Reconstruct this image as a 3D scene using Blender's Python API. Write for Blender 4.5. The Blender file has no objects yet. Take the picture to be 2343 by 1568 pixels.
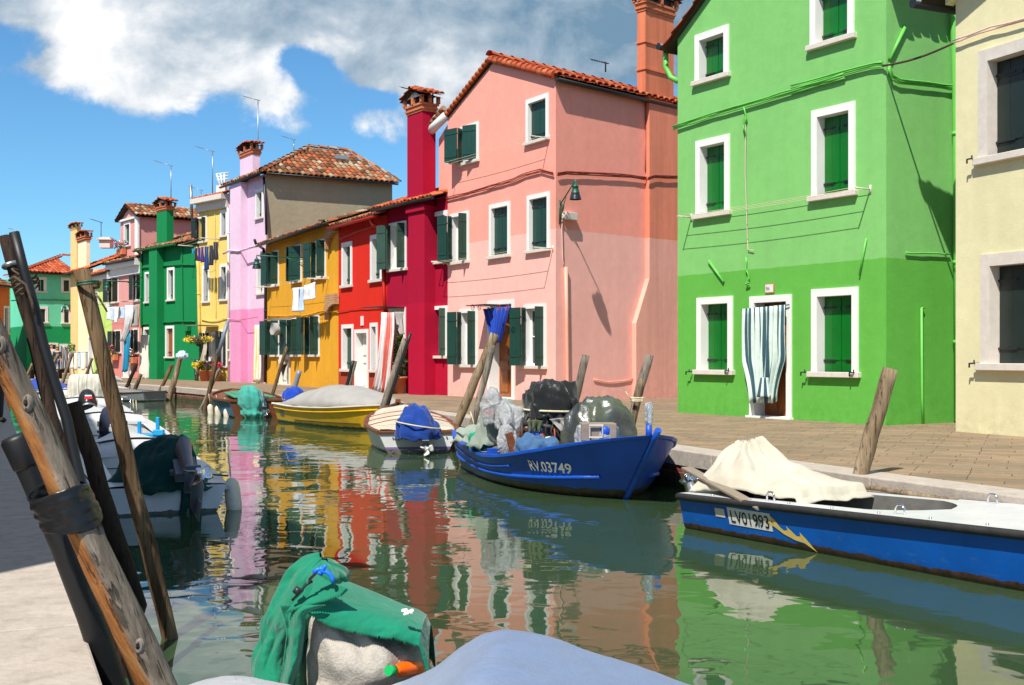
import bpy, math, random
from mathutils import Vector, Matrix, noise
V=Vector
rd=random.Random(11)
COL=bpy.context.scene.collection
F=2650.;H=815.;CX=1171.;CZ=1.1;ZW=-.45
SUNH=V((.40,.917)).normalized()      # horizontal travel of the light
def at(x,y,d): return V(((x-CX)*d/F,d,CZ+(H-y)*d/F))
def gnd(x,y,z=0.): return at(x,y,F*(CZ-z)/(y-H))
def conv(ox,oy,k): return lambda x,y:(ox+x*k,oy+y*k)
q0=conv(0,0,1)
q1=conv(0,423.5,.3086);q2=conv(423.5,302.5,.409);q3=conv(847,181.5,.4861);q4=conv(968,121,.5247)
q5=conv(1452,0,.6173);q6=conv(1815,0,.6560);z3=conv(423.5,756,.3098);z4=conv(968,786.5,.284);z5=conv(1452,786.5,.3858)
z6=conv(363,1210,.5164);z2=conv(121,786.5,.3086);zA=conv(0,756.2,.193);zB=conv(0,514.2,.2314);zC=conv(877,108.9,.2582)
zD=conv(90.7,834.8,.1427);zE=conv(544.5,1258.3,.2195);zF=conv(423.5,665.5,.1929);zG=conv(1119.2,846.9,.1678)
def tag(o,label=None,cat=None,group=None,kind=None):
    if label:o['label']=label
    if cat:o['category']=cat
    if group:o['group']=group
    if kind:o['kind']=kind
    return o
def empty(name,loc,label,cat,group=None):
    o=bpy.data.objects.new(name,None);COL.objects.link(o);o.location=loc;o.empty_display_size=.2
    return tag(o,label,cat,group)
def worldloc(o):
    l=V((0,0,0))
    while o: l=l+V(o.location);o=o.parent
    return l
class MB:
    def __init__(s,M=None): s.v=[];s.f=[];s.m=[];s.s=[];s.r=[];s.M=M
    def add(s,vs,fs,mi=0,sm=False,r=None):
        o=len(s.v)
        for v in vs:
            v=V(v)
            if s.M is not None: v=s.M@v
            s.v.append(tuple(v))
        for i,f in enumerate(fs):
            s.f.append(tuple(j+o for j in f));s.m.append(mi[i] if isinstance(mi,(list,tuple)) else mi);s.s.append(sm)
            s.r.append(rd.random() if r is None else r)
        return s
    def box(s,o,a,b,c,mi=0,r=None):
        o=V(o);a=V(a);b=V(b);c=V(c)
        if a.cross(b).dot(c)<0: a,b=b,a
        vs=[o,o+a,o+a+b,o+b,o+c,o+a+c,o+a+b+c,o+b+c]
        return s.add(vs,[(0,3,2,1),(4,5,6,7),(0,1,5,4),(1,2,6,5),(2,3,7,6),(3,0,4,7)],mi,False,r)
    def cube(s,c,d,mi=0,rz=0,ax=None):
        c=V(c)
        if ax is None: ax=[V((math.cos(rz),math.sin(rz),0)),V((-math.sin(rz),math.cos(rz),0)),V((0,0,1))]
        a,b,e=[ax[i]*d[i] for i in range(3)]
        return s.box(c-(a+b+e)/2,a,b,e,mi)
    def tube(s,pts,r,n=8,mi=0,cap=True,wob=0.,sd=0.,sq=1.):
        pts=[V(p) for p in pts];N=len(pts)
        rs=r if isinstance(r,(list,tuple)) else [r]*N
        vs=[];up=None
        for i,p in enumerate(pts):
            t=(pts[min(i+1,N-1)]-pts[max(i-1,0)])
            t=t.normalized() if t.length>1e-9 else V((0,0,1))
            if up is None:
                up=V((0,0,1)) if abs(t.z)<.9 else V((1,0,0))
            a=(up-t*up.dot(t)).normalized();b=t.cross(a);up=a
            for k in range(n):
                an=2*math.pi*k/n;d=a*math.cos(an)*sq+b*math.sin(an)
                rr=rs[i]
                if wob: rr*=1+wob*noise.noise(V((d.x*1.6+sd,d.y*1.6,d.z*1.6+i*.35)))
                vs.append(p+d*rr)
        fs=[]
        for i in range(N-1):
            for k in range(n):
                fs.append((i*n+k,i*n+(k+1)%n,(i+1)*n+(k+1)%n,(i+1)*n+k))
        s.add(vs,fs,mi,True)
        if cap:
            o=len(s.v)-len(vs)
            for f in (tuple(range(n))[::-1],tuple(range((N-1)*n,N*n))):
                s.f.append(tuple(j+o for j in f));s.m.append(mi);s.s.append(False);s.r.append(rd.random())
        return s
    def lathe(s,c,prof,n=20,mi=0,sx=1,sy=1,rz=0,sm=True):
        vs=[];c=V(c);ca,sa=math.cos(rz),math.sin(rz)
        for (r,z) in prof:
            for k in range(n):
                a=2*math.pi*k/n;x=r*math.cos(a)*sx;y=r*math.sin(a)*sy
                vs.append(c+V((x*ca-y*sa,x*sa+y*ca,z)))
        fs=[(i*n+k,i*n+(k+1)%n,(i+1)*n+(k+1)%n,(i+1)*n+k) for i in range(len(prof)-1) for k in range(n)]
        return s.add(vs,fs,mi,sm)
    def grid(s,fn,nu,nv,mi=0,sm=True,cu=False,mif=None):
        vs=[fn(i/nu,j/nv) for j in range(nv+1) for i in range(nu+(0 if cu else 1))]
        w=nu if cu else nu+1
        fs=[];ms=[]
        for j in range(nv):
            for i in range(nu):
                fs.append((j*w+i,j*w+(i+1)%w,(j+1)*w+(i+1)%w,(j+1)*w+i));ms.append(mif(i,j) if mif else mi)
        return s.add(vs,fs,ms,sm)
    def build(s,name,mats,parent=None,loc=None,bev=0,solid=0,sub=0,flip=False):
        if not isinstance(mats,(list,tuple)): mats=[mats]
        if loc is None:
            if parent: loc=worldloc(parent)
            else:
                n=len(s.v);loc=V((sum(v[0] for v in s.v)/n,sum(v[1] for v in s.v)/n,min(v[2] for v in s.v)))
        loc=V(loc)
        me=bpy.data.meshes.new(name)
        me.from_pydata([(v[0]-loc.x,v[1]-loc.y,v[2]-loc.z) for v in s.v],[],s.f)
        for m in mats: me.materials.append(m)
        me.polygons.foreach_set('material_index',s.m);me.polygons.foreach_set('use_smooth',s.s)
        at_=me.attributes.new('rnd','FLOAT','FACE');at_.data.foreach_set('value',s.r)
        me.update()
        o=bpy.data.objects.new(name,me);COL.objects.link(o)
        if parent:
            o.parent=parent;o.location=loc-worldloc(parent)
        else: o.location=loc
        if bev:
            m=o.modifiers.new('b','BEVEL');m.width=bev;m.segments=2;m.limit_method='ANGLE';m.angle_limit=.7
        if solid:
            m=o.modifiers.new('s','SOLIDIFY');m.thickness=solid;m.offset=0
        if sub:
            m=o.modifiers.new('u','SUBSURF');m.levels=sub;m.render_levels=sub
        return o
# ---------- facade: a vertical plane through two plan points ----------
class Fac:
    def __init__(s,a,b):
        s.a=V((a[0],a[1]));s.b=V((b[0],b[1]));s.t=(s.b-s.a).normalized();s.L=(s.b-s.a).length
        s.n=V((s.t.y,-s.t.x));s.holes=[]
    def uz(s,x,y,out=0.):
        k=(x-CX)/F
        a=s.a+s.n*out
        # a + u t = d(k,1)
        u=(k*a.y-a.x)/(s.t.x-k*s.t.y);d=a.y+u*s.t.y
        return u,CZ+(H-y)*d/F
    def pt(s,u,z,out=0.):
        p=s.a+s.t*u+s.n*out
        return V((p.x,p.y,z))
    @property
    def T(s): return V((s.t.x,s.t.y,0))
    @property
    def N(s): return V((s.n.x,s.n.y,0))
def interp(prof,u):
    if u<=prof[0][0]: return prof[0][1]
    for (a,za),(b,zb) in zip(prof,prof[1:]):
        if u<=b: return za+(zb-za)*(u-a)/max(b-a,1e-6)
    return prof[-1][1]
def wall(mb,fac,u0,u1,z0,prof,holes=(),mi=0,out=0.):
    us={u0,u1}
    for p in prof:
        if u0<p[0]<u1: us.add(p[0])
    for h in holes:
        for q in h[:2]:
            if u0<q<u1: us.add(q)
    us=sorted(us)
    for a,b in zip(us,us[1:]):
        if b-a<1e-4: continue
        m=(a+b)/2;zs=z0
        for h in sorted([h for h in holes if h[0]<m<h[1]],key=lambda h:h[2]):
            if h[2]-zs>1e-4: mb.add([fac.pt(a,zs,out),fac.pt(b,zs,out),fac.pt(b,h[2],out),fac.pt(a,h[2],out)],[(0,1,2,3)],mi)
            zs=h[3]
        mb.add([fac.pt(a,zs,out),fac.pt(b,zs,out),fac.pt(b,interp(prof,b),out),fac.pt(a,interp(prof,a),out)],[(0,1,2,3)],mi)
def fbox(mb,fac,u0,u1,z0,z1,o0,o1,mi=0):
    p=fac.pt(u0,z0,o0);return mb.box(p,fac.T*(u1-u0),fac.N*(o1-o0),V((0,0,z1-z0)),mi)
def plank_leaf(mb,fac,h,ang,w,z0,z1,n=3,th=.03,mi=0,dirn=1):
    """shutter leaf from hinge h=(u,out) swinging at ang degrees; returns its free end"""
    a=math.radians(ang);d=fac.T*(math.cos(a)*dirn)+fac.N*math.sin(a);nn=V((0,0,1)).cross(d)
    p=fac.pt(h[0],z0,h[1]);pw=w/n
    for i in range(n):
        mb.box(p+d*(i*pw+.002)-nn*th/2,d*(pw-.004),nn*th,V((0,0,z1-z0)),mi)
    for zz in (.15,.82):
        mb.box(p+d*.01-nn*(th/2+.012)+V((0,0,(z1-z0)*zz)),d*(w-.02),nn*(th+.024),V((0,0,.045)),mi)
    return (h[0]+math.cos(a)*dirn*w,h[1]+math.sin(a)*w)
def win(root,fac,q,x0,x1,yt,yb,kind='closed',sm=None,fr=.1,dep=.18,sill=.08,ztop=None,zbot=None,name='window',fm=None,leaves=None,curt=False):
    xa,ya=q(x0,yt);xb,yb2=q(x1,yb)
    u0,z1=fac.uz(xa,ya);_,z0=fac.uz(xa,q(x0,yb)[1]);u1,_=fac.uz(xb,ya)
    if ztop: z1=ztop
    if zbot is not None: z0=zbot
    fm=fm or MAT['frame'];sm=sm or MAT['shutter_dark']
    zi0=z0+(sill if sill else .0);zi1=z1-fr;ui0=u0+fr;ui1=u1-fr
    fac.holes.append((u0+.02,u1-.02,z0+(.02 if sill else -9),z1-.02))
    mb=MB()
    loops=[(u0,u1,zi0-.02,z1,-.02),(u0,u1,zi0-.02,z1,.03),(ui0,ui1,zi0,zi1,.03),(ui0,ui1,zi0,zi1,-dep)]
    if not sill: loops=[(a,b,z0 if i<2 else z0,d,e) for i,(a,b,c,d,e) in enumerate(loops)]
    vs=[]
    for (a,b,c,d,o) in loops: vs+=[fac.pt(a,c,o),fac.pt(b,c,o),fac.pt(b,d,o),fac.pt(a,d,o)]
    fs=[]
    for l in range(3):
        for k in range(4):
            if not sill and k==0: continue
            fs.append((l*4+k,l*4+(k+1)%4,(l+1)*4+(k+1)%4,(l+1)*4+k))
    mb.add(vs,fs)
    w=mb.build(name,fm,root,bev=.008 if False else 0)
    if sill:
        s=MB();fbox(s,fac,u0-.05,u1+.05,z0,zi0,-dep,.09);s.build('sill',MAT['sill'],w,bev=.008)
    W=ui1-ui0
    if kind in('closed','both'):
        s=MB();o=-dep+.05
        for sgn,u in ((1,ui0),(-1,ui1)):
            s=MB();plank_leaf(s,fac,(u+sgn*.004,o),0,W/2-.01,zi0+.004,zi1-.004,2,.03,0,sgn)
            for zz in (.14,.84):
                fbox(s,fac,min(u,u+sgn*.22*W*1.6),max(u,u+sgn*.22*W*1.6),zi0+(zi1-zi0)*zz,zi0+(zi1-zi0)*zz+.03,o+.028,o+.04,1)
            s.build('shutter',[sm,MAT['iron']],w,bev=.003)
    else:
        s=MB();fbox(s,fac,ui0,ui1,zi0,zi1,-dep-.01,-dep+.01);s.build('pane',MAT['glass'],w)
        s=MB()
        for (a,b,c,d) in ((0,.06,0,1),(.94,1,0,1),(.47,.53,0,1),(.06,.47,0,.04),(.06,.47,.96,1),(.53,.94,0,.04),(.53,.94,.96,1),(.06,.47,.5,.52),(.53,.94,.5,.52)):
            fbox(s,fac,ui0+W*a,ui0+W*b,zi0+(zi1-zi0)*c,zi0+(zi1-zi0)*d,-dep+.012,-dep+.045)
        s.build('casement',MAT['frame'] if not curt else MAT['casement_dark'],w)
        if leaves is None and kind=='open': leaves=[('L',[(.2,65),(.47,168)]),('R',[(.28,88)])]
        for side,ch in (leaves or []):
            s=MB();h=(ui0,.0) if side=='L' else (ui1,.0);dn=1 if side=='L' else -1
            h=(h[0],.035)
            for (wf,an) in ch:
                h=plank_leaf(s,fac,h,an,W*wf,zi0+.0,zi1+.03,2 if wf<.4 else 3,.03,0,dn)
                h=(h[0],h[1]+.035)
            s.build('shutter',sm,w,bev=.003)
    return w,(u0,u1,z0,z1)
def door(root,fac,q,x0,x1,yt,yb,leafm=None,fr=.12,dep=.25,z0=0.,leaf=True,fm=None):
    xa,ya=q(x0,yt);u0,z1=fac.uz(xa,ya);u1,_=fac.uz(*q(x1,yt))
    fac.holes.append((u0+.02,u1-.02,-9,z1-.02))
    mb=MB()
    loops=[(u0,u1,z1,-.02),(u0,u1,z1,.03),(u0+fr,u1-fr,z1-fr,.03),(u0+fr,u1-fr,z1-fr,-dep)]
    vs=[]
    for (a,b,d,o) in loops: vs+=[fac.pt(a,z0,o),fac.pt(a,d,o),fac.pt(b,d,o),fac.pt(b,z0,o)]
    fs=[(l*4+k,(l+1)*4+k,(l+1)*4+k+1,l*4+k+1) for l in range(3) for k in range(3)]
    mb.add(vs,fs)
    fbox(mb,fac,u0-.03,u1+.03,z0,z0+.035,-dep,.1)
    fr_=mb.build('doorway',fm or MAT['frame'],root)
    s=MB();a,b,t=u0+fr,u1-fr,z1-fr
    if leafm is None: leafm=MAT['door_wood']
    fbox(s,fac,a,b,z0+.03,t,-dep,-dep+.04)
    m=(a+b)/2
    for (c,d) in ((a+.06,m-.04),(m+.04,b-.06)):
        for (e,f) in ((.15,.75),(.85,1.0),(1.1,t-z0-.12)):
            for (k,o) in ((0,.055),(.05,.07)): fbox(s,fac,c+k*.6,d-k*.6,z0+e+k*.5,z0+f-k*.5,-dep+.03,-dep+o)
    s.build('door',leafm,fr_,bev=.004)
    return fr_,(u0,u1,z0,z1)
def tiles(root,o,e,L,s,ext,pitch=.2,row=.36,mat=None,name='roof',edge=True):
    """barrel tiles on the plane o+e*u+s*t"""
    o=V(o);e=V(e).normalized();s=V(s).normalized();n=e.cross(s).normalized()
    if n.z<0:n=-n
    mb=MB();nc=max(1,int(L/pitch));pitch=L/nc
    def P_(u,t,h=0.): return o+e*u+s*t+n*h
    for i in range(nc):
        u=(i+.5)*pitch;t0,t1=ext(u)
        if t1-t0<.05: continue
        ta0,ta1=ext(i*pitch+.001);tb0,tb1=ext((i+1)*pitch-.001)
        mb.add([P_(i*pitch,ta0),P_((i+1)*pitch,tb0),P_((i+1)*pitch,tb1),P_(i*pitch,ta1)],[(0,1,2,3)],0,False,.1)
        mb.add([P_(i*pitch,ta0,-.09),P_((i+1)*pitch,tb0,-.09),P_((i+1)*pitch,tb1,-.09),P_(i*pitch,ta1,-.09)],[(0,3,2,1)],1,False,.1)
        t=t0-rd.random()*.03;k=0
        while t<t1-.02:
            te=min(t+row*1.08,t1);r=pitch*.44;rv=rd.random();du=(rd.random()-.5)*.02;lj=(rd.random())*.012
            vs=[]
            for (tt,h,rr) in ((t,.035+lj,r),(te,.004+lj*.3,r*.9)):
                for a in range(6):
                    an=math.pi*a/5
                    vs.append(P_(u+du-rr*math.cos(an),tt,h+rr*.75*math.sin(an)))
            # front lip thickness
            for a in range(6):
                an=math.pi*a/5;vs.append(P_(u+du-r*.8*math.cos(an),t,.02+lj+r*.5*math.sin(an)))
            fs=[(a,a+1,a+7,a+6) for a in range(5)]+[(a+1,a,a+12,a+13) for a in range(5)]
            mb.add(vs,fs,0,True,rv)
            t+=row
    return mb.build(name,[mat or MAT['tile'],MAT['rafter']],root)
def ridge_caps(mb,a,b,r=.11,seg=.38):
    a=V(a);b=V(b);d=b-a;n=max(1,int(d.length/seg));d=d/n;t=d.normalized();sd=t.cross(V((0,0,1))).normalized();up=sd.cross(t)
    for i in range(n):
        vs=[]
        for (tt,rr,h) in ((0,r,.03),(1.06,r*.88,.0)):
            for k in range(7):
                an=math.pi*k/6;vs.append(a+d*(i+tt)+sd*rr*math.cos(an)+up*(rr*.8*math.sin(an)+h-.02))
        mb.add(vs,[(k,k+1,k+8,k+7) for k in range(6)],0,True)
def gutter(root,fac,u0,u1,z,out,r=.065,mat=None,name='gutter'):
    mb=MB();vs=[];n=8
    for u in (u0,u1):
        for k in range(n+1):
            a=math.pi*k/n;vs.append(fac.pt(u,z-r*math.sin(a),out-r*math.cos(a)))
    fs=[(k,k+1,n+1+k+1,n+1+k) for k in range(n)]
    mb.add(vs,fs,0,True)
    for b in (0,n+1): mb.add([vs[b+k] for k in range(n+1)],[tuple(range(n+1))],0)
    m=max(2,int(abs(u1-u0)/1.1))
    for i in range(m): 
        u=u0+(u1-u0)*(i+.5)/m;mb.box(fac.pt(u-.012,z-.005,out-r-.01),fac.T*.024,fac.N*(2*r+.02),V((0,0,.012)))
    return mb.build(name,mat or MAT['iron'],root,solid=.008)
def pipe(root,pts,r,mat,name='downpipe',n=10):
    mb=MB();mb.tube(pts,r,n)
    for i in range(len(pts)-1):
        a=V(pts[i]);b=V(pts[i+1])
        if (b-a).length>1.2:
            for k in range(1,int((b-a).length/1.5)+1):
                p=a.lerp(b,k/(int((b-a).length/1.5)+1));d=(b-a).normalized();mb.tube([p-d*.03,p+d*.03],r*1.18,n)
    return mb.build(name,mat,root)
def cable(root,fac,q,pts,mat,r=.012,out=.035,n=2,name='cable',top=None):
    mb=MB()
    base=[fac.uz(*q(*p)) for p in pts]
    for k in range(n):
        P=[]
        for i in range(len(base)-1):
            (ua,za),(ub,zb)=base[i],base[i+1];m=max(2,int(math.hypot(ub-ua,zb-za)/.25))
            for j in range(m+(1 if i==len(base)-2 else 0)):
                t=j/m;P.append(fac.pt(ua+(ub-ua)*t,za+(zb-za)*t+k*.03+rd.uniform(-.008,.008),out+.01*k+rd.uniform(0,.008)))
        mb.tube(P,r,6)
    o=mb.build(name,mat,root)
    return o
def antenna(root,x,y0,y1,d,arm=.35,mat=None):
    mb=MB();a=at(x,y0,d);b=at(x,y1,d);mb.tube([b,a],.022,6)
    for s_ in (0,):
        dr=V((-.85,.3,.28)).normalized();p=a-V((0,0,.03));mb.tube([p+dr*arm*1.5,p-dr*.1],.016,5)
        for i in range(7):
            c=p+dr*arm*1.5*(i/6);w=V((.35,.9,0)).normalized()*.16;mb.tube([c-w,c+w],.006,4)
    return mb.build('antenna',mat or MAT['metal'],root)
def cloth(name,pts_top,drop,folds,amp,nrm,mats,parent=None,nu=48,nv=16,stripe=None,gather=0.,sd=0,hem=.03,label=None,cat=None,group=None,side=0.,loc=None,lean=None,solid=.004,taper=None):
    """hanging cloth; pts_top polyline of the rail; drop length; folds count; amp depth of folds"""
    pts=[V(p) for p in pts_top];nrm=V(nrm).normalized()
    def top(u):
        f=u*(len(pts)-1);i=min(int(f),len(pts)-2);return pts[i].lerp(pts[i+1],f-i)
    c=top(.5)
    def fn(u,v):
        p=top(u);g=(taper(v) if taper else 1-gather*math.sin(min(v*1.2,1)*math.pi/2))
        p=c+(p-c)*g
        am=amp*(.35+.9*v)*(1+.4*noise.noise(V((u*3+sd,v*1.5,sd))))
        ph=folds*2*math.pi*u+.8*noise.noise(V((u*2,v*1.3,sd+5)))*3
        off=nrm*(am*math.sin(ph))+nrm*.03*noise.noise(V((u*2,v*2,sd)))
        dz=drop*(1+hem*noise.noise(V((u*2.5,sd,2)))+hem*.4*math.sin(ph))
        q=p+off-V((0,0,v*dz))
        if lean: q+=V(lean)*v
        if side: q+=(pts[-1]-pts[0]).normalized()*side*v*v
        return q
    mb=MB();mb.grid(fn,nu,nv,mif=(lambda i,j:stripe(i/nu)) if stripe else None)
    o=mb.build(name,mats,parent,solid=solid,loc=loc)
    return tag(o,label,cat,group)
def fbm(p,o=4):
    s=0;a=1;
    for i in range(o): s+=a*noise.noise(p);p=p*2.03+V((7.1,3.3,1.7));a*=.5
    return s
def drape(name,c,rings,mats,n=72,folds=9,amp=.1,sd=1,rz=0,sx=1,sy=1,crease=.02,label=None,cat=None,parent=None,top_shift=(0,0),solid=.005,group=None,sub=0):
    """cloth thrown over something: rings of (radius,z) from the top outwards; folds deepen downward"""
    c=V(c);ca,sa=math.cos(rz),math.sin(rz);N=len(rings)
    vs=[]
    m=4 if N<12 else 1
    R2=[]
    for i in range(N-1):
        for k in range(m): 
            t=k/m;R2.append((rings[i][0]*(1-t)+rings[i+1][0]*t,rings[i][1]*(1-t)+rings[i+1][1]*t,(i+t)/(N-1)))
    R2.append((rings[-1][0],rings[-1][1],1.))
    for (r,z,t) in R2:
        for k in range(n):
            a=2*math.pi*k/n
            nz=noise.noise(V((math.cos(a)*folds*.35+sd,math.sin(a)*folds*.35,t*1.2)))
            rg=1-2*abs(noise.noise(V((math.cos(a)*folds*.28+sd*1.7,math.sin(a)*folds*.28+t*.8,t*.9+sd))))*1.6;f=1+amp*(.25+t)*(.55*math.sin(a*folds+3*nz)+.8*nz+.75*rg)
            x=r*f*math.cos(a)*sx;y=r*f*math.sin(a)*sy
            cr=crease*fbm(V((x*6+sd,y*6,z*6)),3)+crease*1.1*(.35-abs(noise.noise(V((x*7+sd,y*7,z*2.2+sd))))*2)+crease*.5*(.3-abs(noise.noise(V((x*3+z*9,y*9,z*5+sd))))*2)
            zz=z+cr+amp*.5*r*(t**2)*noise.noise(V((math.cos(a)*2+sd,math.sin(a)*2,3)))*1.2
            x*=1+cr*1.5;y*=1+cr*1.5
            x+=top_shift[0]*(1-t);y+=top_shift[1]*(1-t)
            vs.append(c+V((x*ca-y*sa,x*sa+y*ca,zz)))
    M_=len(R2)
    fs=[(i*n+k,i*n+(k+1)%n,(i+1)*n+(k+1)%n,(i+1)*n+k) for i in range(M_-1) for k in range(n)]
    fs.append(tuple(range(n))[::-1])
    mb=MB();mb.add(vs,fs,0,True)
    o=mb.build(name,mats,parent,solid=solid,sub=sub)
    return tag(o,label,cat,group)
def text_mesh(txt,size=1.,ext=.0,bold=.0,xs=1.):
    cu=bpy.data.curves.new('t','FONT');cu.body=txt;cu.size=size;cu.extrude=ext;cu.offset=bold;cu.resolution_u=3
    ob=bpy.data.objects.new('t',cu);COL.objects.link(ob)
    dg=bpy.context.evaluated_depsgraph_get();me=bpy.data.meshes.new_from_object(ob.evaluated_get(dg))
    vs=[(v.co.x*xs,v.co.y,v.co.z) for v in me.vertices];fs=[tuple(p.vertices) for p in me.polygons]
    bpy.data.objects.remove(ob);bpy.data.meshes.remove(me);bpy.data.curves.remove(cu)
    return vs,fs
MAT={}
def srgb(r,g,b,k=1.):
    f=lambda c:((c/255+.055)/1.055)**2.4 if c/255>.04045 else c/255/12.92
    return (f(r)*k,f(g)*k,f(b)*k,1)
class NT:
    def __init__(s,name):
        s.m=bpy.data.materials.new(name);s.m.use_nodes=True;s.t=s.m.node_tree;s.t.nodes.clear()
        s.out=s.n('ShaderNodeOutputMaterial');s.b=s.n('ShaderNodeBsdfPrincipled');s.l(s.b,0,s.out,0)
        s.geo=s.n('ShaderNodeNewGeometry')
    def n(s,t,**k):
        o=s.t.nodes.new(t)
        for a,b in k.items():
            if a.startswith('i_'):
                key=a[2:];key=int(key) if key.isdigit() else key.replace('_',' ')
                o.inputs[key].default_value=b
            else: setattr(o,a,b)
        return o
    def l(s,a,i,b,j): s.t.links.new(a.outputs[i],b.inputs[j])
    def pos(s,scale=(1,1,1),rot=(0,0,0)):
        mp=s.n('ShaderNodeMapping');mp.inputs['Scale'].default_value=scale;mp.inputs['Rotation'].default_value=rot
        s.l(s.geo,'Position',mp,0);return mp
    def noise(s,scale,detail=4,rough=.55,vec=None,dist=0.):
        o=s.n('ShaderNodeTexNoise');o.inputs['Scale'].default_value=scale;o.inputs['Detail'].default_value=detail;o.inputs['Roughness'].default_value=rough;o.inputs['Distortion'].default_value=dist
        if vec is None: s.l(s.geo,'Position',o,0)
        else: s.t.links.new(vec.outputs[0],o.inputs[0])
        return o
    def ramp(s,src,stops,oi=0,interp='LINEAR'):
        r=s.n('ShaderNodeValToRGB');r.color_ramp.interpolation=interp
        cr=r.color_ramp
        while len(cr.elements)<len(stops): cr.elements.new(.5)
        for e,(p,c) in zip(cr.elements,stops):
            e.position=p;e.color=c if isinstance(c,(tuple,list)) else (c,c,c,1)
        s.t.links.new(src.outputs[oi],r.inputs[0]);return r
    def mix(s,fac,a,b,mode='MIX',fo=0,ao=0,bo=0):
        m=s.n('ShaderNodeMix',data_type='RGBA',blend_type=mode)
        for sock,v,oo in ((m.inputs[0],fac,fo),(m.inputs[6],a,ao),(m.inputs[7],b,bo)):
            if isinstance(v,(int,float)): sock.default_value=v
            elif isinstance(v,(tuple,list)): sock.default_value=v
            else: s.t.links.new(v.outputs[oo],sock)
        w=type('W',(),{});w.outputs=[m.outputs[2]];return w
    def math(s,op,a,b=0.,ao=0,bo=0,c=None):
        m=s.n('ShaderNodeMath',operation=op)
        for i,(v,o) in enumerate(((a,ao),(b,bo))):
            if isinstance(v,(int,float)): m.inputs[i].default_value=v
            else: s.t.links.new(v.outputs[o],m.inputs[i])
        if c is not None: m.inputs[2].default_value=c
        return m
    def sep(s):
        o=s.n('ShaderNodeSeparateXYZ');s.l(s.geo,'Position',o,0);return o
    def bump(s,src,strength=.5,dist=.01,oi=0,prev=None):
        b=s.n('ShaderNodeBump');b.inputs['Strength'].default_value=strength;b.inputs['Distance'].default_value=dist
        s.t.links.new(src.outputs[oi],b.inputs['Height'])
        if prev: s.l(prev,0,b,'Normal')
        s.l(b,0,s.b,'Normal');return b
    def col(s,c): 
        if isinstance(c,(tuple,list)): s.b.inputs['Base Color'].default_value=c
        else: s.t.links.new(c.outputs[0],s.b.inputs['Base Color'])
    def set(s,**k):
        for a,v in k.items(): s.b.inputs[a.replace('_',' ')].default_value=v
def sc(c,k): return (min(c[0]*k,1),min(c[1]*k,1),min(c[2]*k,1),1)
def plain(name,c,rough=.6,var=.15,scale=6,bump=0.,bs=60,metal=0.,stretch=(1,1,1),dirt=0.,**k):
    t=NT(name);mp=t.pos(stretch)
    n=t.noise(scale,5,.6,mp);r=t.ramp(n,[(.25,sc(c,1-var)),(.75,sc(c,1+var))])
    cc=r
    if dirt:
        d=t.noise(scale*2.7,6,.7,mp);dr=t.ramp(d,[(.45,0.),(.7,dirt)]);cc=t.mix(dr,r,sc(srgb(70,60,45),.6))
    t.col(cc);t.set(Roughness=rough,Metallic=metal,**k)
    if bump:
        b=t.noise(bs,4,.6,mp);t.bump(b,.6,bump)
    MAT[name]=t.m;return t.m
def stucco(name,lo,hi,band=None,edge=.02,stain=.25,bump=.0035,dark=None,soot=0.,vstreak=.0):
    t=NT(name);p=t.sep()
    base=hi
    n1=t.noise(.55,4,.6);
    if band is not None:
        w=t.noise(3.,3,.5);wz=t.math('MULTIPLY_ADD',w,edge*2);wz.inputs[2].default_value=-edge
        z=t.math('ADD',p,wz,ao=2);st=t.math('GREATER_THAN',z,band)
        base=t.mix(st,lo,hi)
    # weathering: broad faded patches, mottle, splash zone
    r1=t.ramp(n1,[(.3,.95),(.7,1.04)]);b1=t.mix(1.,base,r1,'MULTIPLY')
    n2=t.noise(5.,6,.65);r2=t.ramp(n2,[(.3,.94),(.72,1.03)]);b2=t.mix(1.,b1,r2,'MULTIPLY')
    mp=t.pos((2.2,2.2,.12));n3=t.noise(1.6,4,.6,mp);r3=t.ramp(n3,[(.35,1-.05-vstreak),(.6,1.0)]);b3=t.mix(.8,b2,r3,'MULTIPLY')
    zr=t.n('ShaderNodeMapRange');zr.inputs[1].default_value=.0;zr.inputs[2].default_value=.7;zr.inputs[3].default_value=stain*1.6;zr.inputs[4].default_value=0.
    t.t.links.new(p.outputs[2],zr.inputs[0])
    n4=t.noise(7,5,.7);r4=t.ramp(n4,[(.42,0.),(.62,1.)]);f=t.math('MULTIPLY',zr,r4)
    b4=t.mix(f,b3,sc(base if isinstance(base,tuple) else lo,.62) if True else 0)
    t.col(b4);t.set(Roughness=.88,Specular_IOR_Level=.25)
    n5=t.noise(38,5,.65);n6=t.noise(4,3,.5);ad=t.math('MULTIPLY_ADD',n6,1.6);t.t.links.new(n5.outputs[0],ad.inputs[2])
    t.bump(ad,.8,bump)
    MAT[name]=t.m;return t.m
def wood(name,stops,scale=5,stretch=(1,1,.09),rough=.8,bump=.012,knots=True,split=.35):
    t=NT(name);mp=t.pos(stretch);n=t.noise(scale,8,.7,mp,.4);r=t.ramp(n,stops)
    mp2=t.pos((stretch[0]*3.4,stretch[1]*3.4,stretch[2]*.55));c=t.noise(scale*2.2,4,.55,mp2,.2);cr=t.ramp(c,[(split,0.25),(split+.055,1.)])
    m=t.mix(.85,r,cr,'MULTIPLY');
    n7=t.noise(1.3,3,.5);r7=t.ramp(n7,[(.35,.72),(.7,1.15)]);m=t.mix(1.,m,r7,'MULTIPLY')
    t.col(m);t.set(Roughness=rough,Specular_IOR_Level=.25)
    ad=t.math('MULTIPLY_ADD',cr,1.2);t.t.links.new(n.outputs[0],ad.inputs[2]);t.bump(ad,.9,bump)
    MAT[name]=t.m;return t.m
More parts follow.
